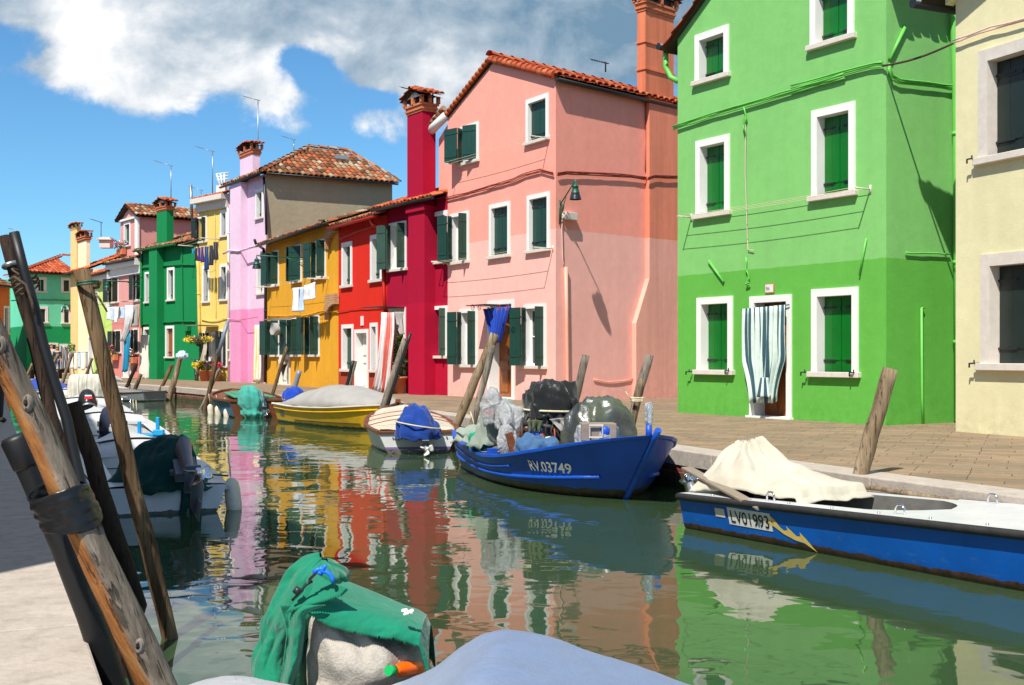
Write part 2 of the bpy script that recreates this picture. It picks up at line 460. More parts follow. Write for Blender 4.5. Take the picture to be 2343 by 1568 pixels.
def hullm(name,c,band=(.05,.035,.025,1),wl=.06,rough=.35,scuff=.25,scol=(.3,.32,.3,1),coat=.3):
    t=NT(name);p=t.sep();n=t.noise(5,6,.7,t.pos((1,1,3)));w=t.math('MULTIPLY_ADD',n,.09);w.inputs[2].default_value=-.045
    z=t.math('ADD',p,w,ao=2);st=t.math('GREATER_THAN',z,ZW+wl)
    v=t.noise(2.2,4,.6);vr=t.ramp(v,[(.3,sc(c,.8)),(.75,sc(c,1.12))])
    s=t.noise(9,8,.78,t.pos((1,1,2.2)));sr=t.ramp(s,[(.56,0.),(.66,scuff)]);zz=t.n('ShaderNodeMapRange');zz.inputs[1].default_value=ZW;zz.inputs[2].default_value=ZW+.35;zz.inputs[3].default_value=1.;zz.inputs[4].default_value=.15
    t.t.links.new(p.outputs[2],zz.inputs[0]);f=t.math('MULTIPLY',sr,zz);c2=t.mix(f,vr,scol)
    bn=t.noise(14,5,.7);br=t.ramp(bn,[(.35,sc(band,.5)),(.7,sc(band,1.9))])
    t.col(t.mix(st,br,c2));t.set(Roughness=rough,Coat_Weight=coat,Coat_Roughness=.2)
    b=t.noise(7,4,.5);t.bump(b,.35,.01);MAT[name]=t.m;return t.m
def clothm(name,c,var=.14,rough=.9,wr=.01,sheen=.2,dirt=0.,scale=3):
    t=NT(name);n=t.noise(scale,5,.6);r=t.ramp(n,[(.3,sc(c,1-var)),(.7,sc(c,1+var))]);cc=r
    if dirt:
        d=t.noise(6,6,.75);dr=t.ramp(d,[(.52,0.),(.72,dirt)]);cc=t.mix(dr,r,(.16,.12,.07,1))
    t.col(cc);t.set(Roughness=rough,Sheen_Weight=sheen,Specular_IOR_Level=.2)
    a=t.noise(9,4,.55);b=t.bump(a,.8,wr);MAT[name]=t.m;return t.m
K=1.
# plaster
stucco('plaster_green',srgb(106,190,76,.83),srgb(136,204,116,.87),2.66)
stucco('plaster_cream',srgb(236,228,178,.9),srgb(236,228,182,.9))
stucco('plaster_pink',srgb(252,188,176,.97),srgb(252,165,147,.97),4.14)
stucco('plaster_crimson',srgb(186,4,52,.9),srgb(174,2,50,.9),2.6)
stucco('plaster_red',srgb(222,42,24,K),srgb(220,40,22,K))
stucco('plaster_red_base',srgb(170,70,45,K),srgb(216,40,22,K),.55)
stucco('plaster_ochre',srgb(228,166,44,.95),srgb(230,168,44,.95),vstreak=.05)
stucco('plaster_lilac',srgb(240,160,202,.88),srgb(242,208,230,.88),3.05)
stucco('plaster_yellow',srgb(246,212,112,.86),srgb(246,214,118,.86))
stucco('plaster_emerald',srgb(10,142,78,.86),srgb(10,138,76,.86))
stucco('plaster_rose',srgb(228,144,134,.85),srgb(232,164,156,.85),3.0)
stucco('plaster_lime',srgb(204,232,120,.86),srgb(206,234,124,.86))
stucco('plaster_pale',srgb(250,232,188,.95),srgb(250,234,192,.95))
stucco('plaster_sand',srgb(248,210,138,.9),srgb(248,210,140,.9))
stucco('plaster_turq',srgb(24,150,92,K),srgb(112,216,178,K),2.95)
stucco('plaster_orange',srgb(214,118,62,K),srgb(214,118,62,K))
stucco('plaster_beige',srgb(176,164,136,.8),srgb(178,166,138,.8),bump=.012)
stucco('plaster_stained',srgb(232,138,102,.88),srgb(234,136,98,.88),vstreak=.25,stain=.3)
plain('white_plaster',srgb(240,238,232,.9),.85,.05,4,.004,50)
plain('frame',srgb(246,244,240,.85),.7,.05,3,.003,60)
plain('sill',srgb(226,216,204,.85),.75,.1,9,.004,60)
plain('kerb_stone',srgb(222,208,192,.58),.8,.12,3.5,.008,40,dirt=.25)
plain('casement_dark',srgb(60,40,30),.5)
plain('shutter_dark',srgb(22,62,52),.45,.2,3,.002,40)
plain('shutter_black',srgb(28,40,36),.4,.15,3,.002,40)
plain('shutter_green',srgb(0,104,26),.35,.15,3,.002,40)
plain('shutter_old',srgb(50,78,66),.6,.2,3,.002,40)
plain('iron',(.014,.016,.018,1),.45,.3,10)
plain('green_iron',srgb(16,84,62),.45,.2,10)
plain('metal',(.35,.36,.37,1),.4,.2,10,metal=.8)
plain('chrome',(.7,.7,.72,1),.18,.1,10,metal=1.)
plain('brass',(.5,.33,.1,1),.35,.2,10,metal=.9)
plain('white_pipe',srgb(235,200,190,.85),.5,.05)
plain('green_pipe',srgb(112,204,86,.85),.5,.08)
plain('pink_pipe',srgb(250,176,152,.85),.5,.06)
plain('rust_wire',srgb(150,70,50),.7,.2)
plain('rafter',(.03,.022,.016,1),.9,.2)
plain('brick_red',srgb(210,122,78,.85),.85,.3,14,.006,50)
plain('door_wood',srgb(156,84,24,.8),.45,.35,6,.003,30,stretch=(3,3,.4))
plain('door_white',srgb(240,238,228,.85),.6,.06)
plain('terracotta',srgb(222,130,90,.8),.8,.15)
plain('grey_pvc',srgb(120,130,145),.4,.1)
plain('black_pvc',(.007,.007,.008,1),.5,.35,5,.002,20,stretch=(1,1,.2))
plain('tape',(.006,.006,.007,1),.34,.3,8,.006,14,stretch=(.3,.3,2))
plain('rope',srgb(205,195,160),.9,.15,30,.01,60)
plain('rope_dark',srgb(80,66,50),.9,.15,30,.01,60)
plain('skin',srgb(206,150,120),.6,.06);plain('hair',(.02,.013,.01,1),.6,.1)
plain('denim',srgb(70,95,130),.85,.15);plain('jacket',(.02,.02,.024,1),.8,.1);plain('shirt',srgb(170,180,188),.85,.1)
plain('leaf',srgb(70,122,30,.7),.5,.35,20);plain('petal_pink',srgb(226,70,110),.6,.2,20);plain('petal_yellow',srgb(246,206,20),.6,.15,20);plain('petal_purple',srgb(96,40,96),.6,.3,20);plain('petal_white',srgb(240,230,235,.9),.6,.1)
plain('plastic_white',srgb(236,236,232,.68),.32,.05,4,.002,20,dirt=.1)
plain('plastic_cream',srgb(226,218,196,.85),.4,.08,6,dirt=.2)
plain('motor_black',(.02,.022,.026,1),.28,.25,6)
plain('motor_grey',srgb(110,116,128),.35,.15,6)
plain('motor_navy',srgb(46,52,76),.3,.15,6)
plain('red_mark',srgb(190,24,36),.4,.1);plain('white_mark',srgb(235,235,230,.85),.5,.05);plain('black_mark',(.012,.012,.012,1),.5);plain('yellow_mark',srgb(236,206,112,.85),.5,.15,12)
plain('deck_white',srgb(234,235,234,.68),.38,.06,3,.002,30,dirt=.12)
plain('rub_black',(.02,.019,.018,1),.6,.4,14,.006,30,dirt=.3)
plain('blue_plastic',srgb(20,150,205),.4,.1);plain('blue_cord',srgb(20,110,230),.5,.1)
plain('orange_plastic',srgb(250,100,10),.3,.08);plain('cap_green',srgb(20,170,90),.3,.08)
plain('varnish',srgb(120,66,34,.8),.4,.35,7,.004,30,stretch=(1,1,4),dirt=.35)
plain('blue_wood',srgb(20,88,200,.8),.45,.18,5,.005,40,dirt=.15)
plain('grey_wood',srgb(150,136,118,.8),.8,.2,7,.006,30,stretch=(1,1,3))
plain('green_paint',srgb(70,160,120,.8),.7,.25,4,.006,30,dirt=.35)
plain('sky_paint',srgb(80,140,190,.8),.6,.2,4,.006,30,dirt=.5)
for nm,c in dict(cloth_white=srgb(236,236,236,.85),cloth_cream=srgb(236,224,198,.62),cloth_canvas=srgb(228,220,198,.66),cloth_teal=srgb(0,150,112,.85),cloth_darkgreen=srgb(0,66,62,.8),
    cloth_seafoam=srgb(70,172,156,.8),cloth_blue=srgb(28,66,150,.8),cloth_royal=srgb(26,70,180,.8),cloth_navy=srgb(36,66,120,.8),cloth_black=srgb(36,38,38,.8),
    cloth_grey=srgb(186,182,176,.66),cloth_red=srgb(226,110,96,.85),cloth_sagegreen=srgb(150,162,150,.8),cloth_stripe_dark=srgb(56,92,104,.8),cloth_stripe_light=srgb(214,232,222,.85),
    cloth_denim=srgb(72,110,150,.8),cloth_tarpblue=srgb(138,162,212,.82),cloth_tarpgrey=srgb(196,198,206,.82),cloth_yellow=srgb(250,206,120,.85),cloth_purple=srgb(80,50,130,.8),cloth_charcoal=srgb(50,50,58,.8),cloth_aqua=srgb(0,140,180,.85),cloth_paleblue=srgb(190,212,236,.85),cloth_pale=srgb(232,226,212,.85),cloth_sand=srgb(206,192,160,.85),cloth_olive=srgb(84,92,62,.8)).items():
    clothm(nm,c,dirt=.25 if nm in('cloth_canvas','cloth_tarpblue','cloth_tarpgrey','cloth_grey','cloth_cream','cloth_darkgreen','cloth_seafoam') else 0.)
MAT['cloth_black'].node_tree.nodes['Principled BSDF'].inputs['Roughness'].default_value=.38
clothm('blanket',srgb(214,204,190,.82),.1,1.,.006,.5,.15,9)
# blanket pile
t=NT('fleece');n=t.noise(90,4,.7);r=t.ramp(n,[(.3,srgb(198,188,174,.64)),(.7,srgb(222,213,200,.66))]);t.col(r);t.set(Roughness=1.,Specular_IOR_Level=.1);t.bump(n,1.,.006);MAT['fleece']=t.m
# near cloth with a visible weave and broad soft creases
t=NT('teal_near');n=t.noise(5,6,.65);r=t.ramp(n,[(.3,srgb(0,116,84,.75)),(.7,srgb(4,142,106,.75))]);d=t.noise(11,6,.75);dr=t.ramp(d,[(.6,0.),(.8,.12)]);t.col(t.mix(dr,r,srgb(150,170,150,.6)));t.set(Roughness=.8,Sheen_Weight=.25,Specular_IOR_Level=.25)
a=t.noise(13,5,.6,None,.8);b=t.noise(420,2,.5);ad=t.math('MULTIPLY_ADD',b,.05);t.t.links.new(a.outputs[0],ad.inputs[2]);t.bump(ad,1.,.009);MAT['teal_near']=t.m
plain('cockpit_grey',srgb(150,148,142,.5),.6,.15,5,.003,30,dirt=.3)
# translucent plastic sheet
t=NT('plastic_sheet');n=t.noise(6,5,.6,dist=1.5);t.set(Roughness=.3,Transmission_Weight=.25,IOR=1.2);t.col(srgb(214,216,218,.85));t.bump(n,1.,.05);r=t.ramp(n,[(.4,.45),(.7,.85)]);t.t.links.new(r.outputs[0],t.b.inputs['Alpha']);MAT['plastic_sheet']=t.m
t=NT('clear_bottle');t.set(Roughness=.08,Transmission_Weight=.8,IOR=1.4);t.col((.95,.97,1,1));n=t.noise(20,2,.5);t.bump(n,.6,.02);MAT['clear_bottle']=t.m
t=NT('glass');t.col((.02,.025,.03,1));t.set(Roughness=.06,Specular_IOR_Level=.6);MAT['glass']=t.m
t=NT('lamp_glass');t.col((.05,.05,.05,1));t.set(Roughness=.1,Specular_IOR_Level=.7);MAT['lamp_glass']=t.m
# roof tiles
def tilem(name,stops,moss=.3):
    t=NT(name);a=t.n('ShaderNodeAttribute',attribute_name='rnd');r=t.ramp(a,stops,2)
    n=t.noise(9,5,.7);m=t.ramp(n,[(.48,0.),(.66,moss)]);c=t.mix(m,r,srgb(92,84,66,.7));n2=t.noise(30,3,.6);r2=t.ramp(n2,[(.3,.82),(.7,1.12)])
    t.col(t.mix(1.,c,r2,'MULTIPLY'));t.set(Roughness=.9,Specular_IOR_Level=.2);t.bump(n2,.6,.01);MAT[name]=t.m
tilem('tile',[(0,srgb(150,70,40,.8)),(.3,srgb(196,92,54,.85)),(.7,srgb(214,112,66,.9)),(1,srgb(190,120,86,.85))],.25)
tilem('tile_bright',[(0,srgb(176,78,46,.8)),(.5,srgb(202,96,60,.85)),(1,srgb(214,124,86,.85))],.25)
tilem('tile_old',[(0,srgb(96,66,46,.8)),(.3,srgb(150,96,66,.8)),(.55,srgb(196,104,62,.85)),(.8,srgb(170,140,108,.85)),(1,srgb(206,186,156,.8))],.5)
# weathered wood
wood('pole_wood',[(.25,srgb(92,74,56,.7)),(.5,srgb(150,128,100,.75)),(.75,srgb(190,172,146,.8))],9)
wood('pole_grey',[(.25,srgb(96,88,78,.7)),(.5,srgb(150,138,124,.75)),(.75,srgb(192,180,164,.8))],9)
wood('pole_orange',[(.28,srgb(60,40,26,.6)),(.44,srgb(120,84,52,.75)),(.58,srgb(178,120,62,.8)),(.76,srgb(160,146,128,.8))],7,bump=.01)
wood('pole_dark',[(.3,srgb(34,26,20,.6)),(.6,srgb(74,56,42,.7)),(.8,srgb(100,80,62,.7))],12)
wood('pole_brown',[(.25,srgb(58,40,28,.7)),(.5,srgb(124,96,66,.7)),(.75,srgb(170,146,112,.75))],12)
# big near pole: grey weathered top face, stripped orange flank, knots
t=NT('pole_near');m0=t.pos((1,1,1),(0,.437,0));mp=t.n('ShaderNodeMapping');mp.inputs['Scale'].default_value=(1,1,.1);t.l(m0,0,mp,0);n=t.noise(20,9,.72,mp,.35)
g=t.ramp(n,[(.3,srgb(70,60,52,.65)),(.5,srgb(138,124,108,.75)),(.72,srgb(184,172,156,.8))]);o_=t.ramp(n,[(.28,srgb(104,58,24,.65)),(.5,srgb(176,112,56,.75)),(.72,srgb(208,152,92,.8))])
mpb=t.n('ShaderNodeMapping');mpb.inputs['Scale'].default_value=(1.6,1.6,.4);t.l(m0,0,mpb,0);big=t.noise(3.6,6,.65,mpb);sp=t.n('ShaderNodeSeparateXYZ');t.l(t.geo,'Normal',sp,0)
mm=t.math('MULTIPLY_ADD',sp,-.55,ao=0);t.t.links.new(big.outputs[0],mm.inputs[2]);mr=t.ramp(mm,[(.36,0.),(.6,1.)])
mpc=t.n('ShaderNodeMapping');mpc.inputs['Scale'].default_value=(1,1,.035);t.l(m0,0,mpc,0);cr=t.noise(46,5,.6,mpc,.25);crr=t.ramp(cr,[(.36,.3),(.43,1.)])
t.col(t.mix(.85,t.mix(mr,g,o_),crr,'MULTIPLY'));t.set(Roughness=.75,Specular_IOR_Level=.3);ad=t.math('MULTIPLY_ADD',crr,1.);t.t.links.new(n.outputs[0],ad.inputs[2]);t.bump(ad,1.,.012);MAT['pole_near']=t.m
# paving: long trachyte slabs
def paving(name,rz,bw,bh,c1,c2,mo,scale=1.):
    t=NT(name);mp=t.pos((1,1,1),(0,0,rz));b=t.n('ShaderNodeTexBrick');t.t.links.new(mp.outputs[0],b.inputs[0])
    b.inputs['Color1'].default_value=c1;b.inputs['Color2'].default_value=c2;b.inputs['Mortar'].default_value=mo;b.inputs['Scale'].default_value=scale
    b.inputs['Mortar Size'].default_value=.005;b.inputs['Brick Width'].default_value=bw;b.inputs['Row Height'].default_value=bh;b.inputs['Mortar Smooth'].default_value=.3;b.offset=.37;b.offset_frequency=3;b.squash=.72;b.squash_frequency=4
    n=t.noise(1.1,6,.65);r=t.ramp(n,[(.3,.78),(.7,1.12)]);c=t.mix(1.,b,r,'MULTIPLY');n2=t.noise(16,5,.7);r2=t.ramp(n2,[(.3,.85),(.7,1.1)]);c=t.mix(1.,c,r2,'MULTIPLY')
    wn=t.noise(2.3,5,.7);wr=t.ramp(wn,[(.64,0.),(.72,.35)]);c=t.mix(wr,c,srgb(214,200,176,.8))
    t.col(c);t.set(Roughness=.85,Specular_IOR_Level=.25)
    ad=t.math('MULTIPLY_ADD',b,-1.5,ao=1);t.t.links.new(n2.outputs[0],ad.inputs[2]);t.bump(ad,.7,.008);MAT[name]=t.m
paving('paving',math.radians(24),.5,.24,srgb(188,160,128,.6),srgb(164,146,120,.58),srgb(122,104,84,.5))
paving('paving_left',math.radians(-66),.8,.4,srgb(150,146,142,.7),srgb(132,128,126,.65),srgb(70,66,62,.55))
# canal wall bricks with green algae near the water
t=NT('canal_brick');sp=t.sep();cmb=t.n('ShaderNodeCombineXYZ');
xy=t.math('MULTIPLY',sp,.9,ao=1);t.t.links.new(xy.outputs[0],cmb.inputs[0]);t.t.links.new(sp.outputs[2],cmb.inputs[1])
b=t.n('ShaderNodeTexBrick');t.t.links.new(cmb.outputs[0],b.inputs[0]);b.inputs['Color1'].default_value=srgb(160,58,40,.75);b.inputs['Color2'].default_value=srgb(132,72,50,.7);b.inputs['Mortar'].default_value=srgb(170,155,135,.7)
b.inputs['Scale'].default_value=1.;b.inputs['Brick Width'].default_value=.24;b.inputs['Row Height'].default_value=.065;b.inputs['Mortar Size'].default_value=.006
n=t.noise(6,5,.7);w=t.math('MULTIPLY_ADD',n,.22);w.inputs[2].default_value=-.11;z=t.math('ADD',sp,w,ao=2)
rr=t.n('ShaderNodeMapRange');rr.inputs[1].default_value=-.36;rr.inputs[2].default_value=-.24;t.t.links.new(z.outputs[0],rr.inputs[0])
al=t.ramp(n,[(.3,srgb(42,44,16,.7)),(.7,srgb(92,88,46,.7))]);t.col(t.mix(rr,al,b));t.set(Roughness=.8);t.bump(b,.6,.006,1);MAT['canal_brick']=t.m
# exposed brick arch
t=NT('old_brick');sp=t.sep();cmb=t.n('ShaderNodeCombineXYZ');t.t.links.new(sp.outputs[1],cmb.inputs[0]);t.t.links.new(sp.outputs[2],cmb.inputs[1]);b=t.n('ShaderNodeTexBrick');t.t.links.new(cmb.outputs[0],b.inputs[0]);b.inputs['Color1'].default_value=srgb(190,120,80,.75);b.inputs['Color2'].default_value=srgb(206,160,110,.75);b.inputs['Mortar'].default_value=srgb(214,196,150,.7);b.inputs['Scale'].default_value=1.;b.inputs['Brick Width'].default_value=.26;b.inputs['Row Height'].default_value=.075;b.inputs['Mortar Size'].default_value=.01;t.col(b);t.set(Roughness=.9);t.bump(b,.6,.01,1);MAT['old_brick']=t.m
# canal water
t=NT('water');t.col((.034,.064,.028,1));t.set(Roughness=.02,IOR=1.5,Specular_IOR_Level=.5)
a=t.noise(.95,1.5,.4,t.pos((1.,1.,1)),.35);b=t.noise(3.2,1.5,.4,t.pos((1.,1.15,1)),.5);c_=t.noise(.3,1,.4)
m1=t.math('MULTIPLY_ADD',b,.22);t.t.links.new(a.outputs[0],m1.inputs[2])
sc_=t.ramp(c_,[(.35,.55),(.65,1.)]);m2=t.math('MULTIPLY',m1,sc_)
t.bump(m2,1.,.019);MAT['water']=t.m
# ground far away
plain('earth',srgb(120,112,92,.7),.9,.2,.4)
# ------------------------------------------------------------ setting
KERB=[(9.2,-2.),(6.25,4.4),(5.05,7.0),(3.97,8.98),(3.2,10.56),(1.9,13.6),(-.96,21.1),(-3.9,27.4),(-7.6,33.7),(-11.3,39.9),(-15.7,46.3),(-19.4,51.5),(-24.2,58.5),(-28.6,65.),(-34,66.5)]
LEFT=[(-1.37-.45*(y-3.87),y) for y in (-8,-2,3,8,14,20,30,42,54,66.5)]
def offs(pl,w):
    r=[]
    for i,p in enumerate(pl):
        a=V(pl[max(i-1,0)]);b=V(pl[min(i+1,len(pl)-1)]);t=(b-a).normalized();n=V((t.y,-t.x));r.append(tuple(V(p)+n*w))
    return r
def flat(name,pts,z,mat,kind='structure',thick=0):
    mb=MB();mb.add([(p[0],p[1],z) for p in pts],[tuple(range(len(pts)))]);o=mb.build(name,mat,None,loc=(0,0,z));return tag(o,kind=kind)
def strip(name,A,B,za,zb,mat):
    mb=MB();n=len(A);vs=[(p[0],p[1],za) for p in A]+[(p[0],p[1],zb) for p in B]
    mb.add(vs,[(i,i+1,n+i+1,n+i) for i in range(n-1)]);return tag(mb.build(name,mat,None,loc=(0,0,0)),kind='structure')
flat('ground',[(-400,-200),(400,-200),(400,600),(-400,600)],-1.9,MAT['earth'])
KI=offs(KERB,.42)
KI=[(p[0],p[1]) for p in KI]
RQ=MB();n=len(KI);far=[(p[0]+60,p[1]+14) for p in KI]
RQ.add([(p[0],p[1],0) for p in KI]+[(p[0],p[1],0) for p in far],[(i,i+1,n+i+1,n+i) for i in range(n-1)])
tag(RQ.build('pavement',MAT['paving'],None,loc=(0,0,0)),kind='structure')
flat('pavement',[(-34,66.5+.42),(KI[-2][0],KI[-2][1]+.4),(40,82),(40,300),(-120,300),(-120,66.9)],-.004,MAT['paving'])
# kerb stones: individual long blocks with joints
def kerb(pl,w,sgn,name,blk=1.55,h=.17,jitter=.006):
    mb=MB();acc=0
    L=[0];P=[V(p) for p in pl]
    for a,b in zip(P,P[1:]): L.append(L[-1]+(b-a).length)
    def pos(s):
        for i in range(len(P)-1):
            if s<=L[i+1] or i==len(P)-2:
                t=(P[i+1]-P[i]).normalized();return P[i]+t*(s-L[i]),t
    s=0
    while s<L[-1]-.2:
        e=min(s+blk*rd.uniform(.8,1.2),L[-1]);(a,ta),(b,tb)=pos(s+.007),pos(e-.007);na=V((ta.y,-ta.x))*sgn;nb=V((tb.y,-tb.x))*sgn
        if (a-b).length<.05: break
        na=nb=(V(((b-a).normalized().y,-(b-a).normalized().x))*sgn);j=rd.uniform(0,jitter);z=.004+rd.uniform(0,.006)
        vs=[(a-na*j),(b-na*j),(b+nb*w),(a+na*w)]
        v=[(p.x,p.y,-h) for p in vs]+[(p.x,p.y,z) for p in vs]
        f=[(4,5,6,7),(0,1,5,4),(1,2,6,5),(2,3,7,6),(3,0,4,7)]
        mb.add(v,f);s=e
    return tag(mb.build(name,MAT['kerb_stone'],None,loc=(0,0,0),bev=.012),kind='structure')
kerb(KERB,.42,1,'kerb')
kerb(LEFT,.72,-1,'kerb',blk=1.7)
strip('canal_bank',offs(KERB,.03),offs(KERB,.03),-.12,-1.9,MAT['canal_brick'])
strip('canal_bank',offs(LEFT,-.03),offs(LEFT,-.03),-.12,-1.9,MAT['canal_brick'])
LI=offs(LEFT,-.72);mb=MB();n=len(LI);mb.add([(p[0],p[1],0) for p in LI]+[(p[0]-60,p[1],0) for p in LI],[(i,i+1,n+i+1,n+i) for i in range(n-1)]);tag(mb.build('pavement',MAT['paving_left'],None,loc=(0,0,0)),kind='structure')
# water surface
W=MB();W.add([(-140,-30,ZW),(60,-30,ZW),(60,120,ZW),(-140,120,ZW)],[(0,1,2,3)]);tag(W.build('canal_water',MAT['water'],None,loc=(0,0,ZW)),kind='structure')
# ------------------------------------------------------------ houses of the right bank
def P2(x,d): return ((x-CX)*d/F,d)
def body(root,fac,prof,mat,depth,holes=True,u0=0,u1=None,z0=-.05,sides=(1,1),sidemat=None,name='wall',back=True,extra=None):
    u1=fac.L if u1 is None else u1
    mb=MB();wall(mb,fac,u0,u1,z0,prof,fac.holes if holes else ())
    zl,zr=interp(prof,u0),interp(prof,u1)
    if sides[0]: mb.add([fac.pt(u0,z0,-depth),fac.pt(u0,z0),fac.pt(u0,zl),fac.pt(u0,zl,-depth)],[(0,1,2,3)])
    if sides[1]: mb.add([fac.pt(u1,z0),fac.pt(u1,z0,-depth),fac.pt(u1,zr,-depth),fac.pt(u1,zr)],[(0,1,2,3)])
    if back:
        mb.add([fac.pt(u1,z0,-depth),fac.pt(u0,z0,-depth)]+[fac.pt(a,b,-depth) for a,b in prof if u0<=a<=u1],[tuple(range(2+len([1 for a,b in prof if u0<=a<=u1])))])
    if extra: extra(mb)
    return mb.build(name,mat,root)
def eave_roof(root,fac,u0,u1,z,depth,slope=.36,over=.32,mat=None,pitch=.2,row=.36,lap=(0,0),gm='iron'):
    """two slopes, ridge parallel to the canal"""
    h=depth/2+over;ln=math.hypot(h,h*slope)
    s=(V((-fac.n.x,-fac.n.y,slope))).normalized();s2=(V((fac.n.x,fac.n.y,slope))).normalized()
    o=fac.pt(u0-lap[0],z-over*slope+.04,over);L=u1-u0+lap[0]+lap[1]
    r=tiles(root,o,fac.T,L,s,lambda u:(0,ln),pitch,row,mat)
    o2=fac.pt(u1+lap[1],z-over*slope+.04,-depth-over);tiles(root,o2,-fac.T,L,s2,lambda u:(0,ln),pitch*2,row*2,mat)
    mb=MB();a=o+s*ln;ridge_caps(mb,a+V((0,0,.03)),a+fac.T*L+V((0,0,.03)));mb.build('ridge_tiles',mat or MAT['tile'],root)
    if gm: gutter(root,fac,u0-lap[0],u1+lap[1],z-over*slope+.02,over+.05,mat=MAT[gm])
    # gable infill
    return o,s,ln
def infill(mb,fac,u,z,depth,slope):
    mb.add([fac.pt(u,z),fac.pt(u,z,-depth),fac.pt(u,z+slope*depth/2,-depth/2)],[(0,1,2)])
def chimney(root,fac,u0,u1,o0,o1,z0,z1,mat,cap=.5,capm=None,tm=None,style='gable',flare=.1):
    mb=MB();fbox(mb,fac,u0,u1,z0,z1,o0,o1);c=mb.build('chimney',mat,root,bev=.01)
    k=MB();w=u1-u0;d=o1-o0
    for i,(e,h0,h1) in enumerate(((.02,0,.07),(.05,.07,.13),(.03,.13,.2),(.07,.2,.26))): fbox(k,fac,u0-e*flare*10,u1+e*flare*10,z1+h0*cap*2,z1+h1*cap*2,o0-e*flare*10,o1+e*flare*10,0)
    zt=z1+.26*cap*2;zp=zt+.22*cap*2;e=.05
    for uu in (0,.5,1):
        for oo in (0,.5,1):
            if uu==.5 and oo==.5: continue
            cu=u0-e+(w+2*e)*uu;co=o0-e+(d+2*e)*oo;fbox(k,fac,cu-.045,cu+.045,zt,zp,co-.045,co+.045,0)
    fbox(k,fac,u0+.05,u1-.05,zt-.01,zp-.01,o0+.05,o1-.05,2)
    if style=='gable':
        E_=.16;m=(u0+u1)/2;h=.24*cap*2
        a=[fac.pt(u0-e-E_,zp,o) for o in (o0-E_,o1+E_)];b=[fac.pt(u1+e+E_,zp,o) for o in (o0-E_,o1+E_)];t=[fac.pt(m,zp+h,o) for o in (o0-E_,o1+E_)]
        g=[fac.pt(u0,zp,o1+.02),fac.pt(u1,zp,o1+.02),fac.pt(m,zp+h*.8,o1+.02)];k.add(g,[(0,1,2)],1)
        g=[fac.pt(u0,zp,o0-.02),fac.pt(u1,zp,o0-.02),fac.pt(m,zp+h*.8,o0-.02)];k.add(g,[(0,1,2)],1)
        ko=k.build('chimney_cap',[capm or MAT['brick_red'],MAT['white_plaster'],MAT['iron']],c)
        for st,sg in ((a,1),(b,-1)):
            base=st[0];sl=(t[0]-st[0]);tiles(c,base+V((0,0,.03)),fac.N,(o1-o0)+2*E_,sl,lambda u:(0,sl.length),.17,.3,tm,name='cap_tiles')
        mb=MB();ridge_caps(mb,t[0]+V((0,0,.05)),t[1]+V((0,0,.05)),.09,.3);mb.build('cap_ridge',tm or MAT['tile'],c)
    else:
        k.build('chimney_cap',[capm or MAT['brick_red'],MAT['white_plaster'],MAT['iron']],c)
        E_=.14;sl=V((fac.T*(w/2+E_+e)).x) if False else None
        m=(u0+u1)/2;h=.14*cap*2
        for uu,sg in ((u0-e-E_,1),(u1+e+E_,-1)):
            base=fac.pt(uu,zp,o0-E_);top=fac.pt(m,zp+h,o0-E_);sl=top-base
            tiles(c,base+V((0,0,.02)),fac.N,d+2*E_,sl,(lambda L_:(lambda u:(0,L_)))(sl.length),.15,.26,tm,name='cap_tiles')
    return c
# --- plan points of the facades, from left (far) to right (near)
K0=P2(164,68.);K1=P2(213,64.);K2=P2(256,60.5);K3=P2(324,57.);K4=P2(455,52.2);K5=P2(524,50.3);K6=P2(609,46.6);K7=P2(774,38.6);K8=P2(885,35.1);K9=P2(1024,32.2)
PK=P2(1271,27.6);PB=P2(1560,30.9);GL=P2(1550,22.6);GR=P2(2027,18.35);GS=P2(2205,19.3);CL=P2(2186,16.9);CR_=(10.6,7.5)
# ===== big green house
g=empty('green_house',(GL[0],GL[1],0),'tall light green house with deep green shutters and a striped cloth over its door','house')
fg=Fac(GL,GR);S=MAT['shutter_green']
for (x0,x1,yt,yb) in ((225,350,133,322),(228,353,525,815),(232,365,1105,1388)): win(g,fg,q5,x0,x1,yt,yb,'closed',S,.13,.22,.09)
_,r=win(g,fg,q6,65,217,388,705,'closed',S,.13,.22,.09);win(g,fg,q6,65,228,1010,1315,'closed',S,.13,.22,.09)
u,z=fg.uz(*q6(57,180));win(g,fg,q6,60,213,60,180,'closed',S,.13,.22,.09,ztop=z+1.12)
door(g,fg,q5,428,583,1100,1548,fr=.12,dep=.28)
zl=fg.uz(1546,85)[1];ap=zl+1.75
body(g,fg,[(0,zl),(fg.L*.5,ap),(fg.L,zl)],MAT['plaster_green'],7,sides=(1,0),back=True)
fgs=Fac(GR,GS);mb=MB();wall(mb,fgs,0,fgs.L,-.05,[(0,zl),(fgs.L,zl)]);e0=fgs.pt(fgs.L,0);mb.add([fgs.pt(fgs.L,-.05),fgs.pt(fgs.L,-.05,-6),fgs.pt(fgs.L,zl,-6),fgs.pt(fgs.L,zl)],[(0,1,2,3)]);mb.build('side_wall',MAT['plaster_green'],g)
sl=(zl+0-ap);
for (uu,sg) in ((0,1),(fg.L,-1)):
    o=fg.pt(uu-sg*.35,zl-.35*(ap-zl)/(fg.L/2)+.05,.12);up=V((fg.T*sg*(fg.L/2)).to_tuple())+V((0,0,ap-zl));
    tiles(g,o,-fg.N,7.3,up,(lambda L_:(lambda u:(0,L_)))(up.length*(1+.35/(fg.L/2))),.21,.38)
mb=MB();ridge_caps(mb,fg.pt(fg.L/2,ap+.16,.15),fg.pt(fg.L/2,ap+.16,-7));mb.build('ridge_tiles',MAT['tile'],g)
mb=MB()
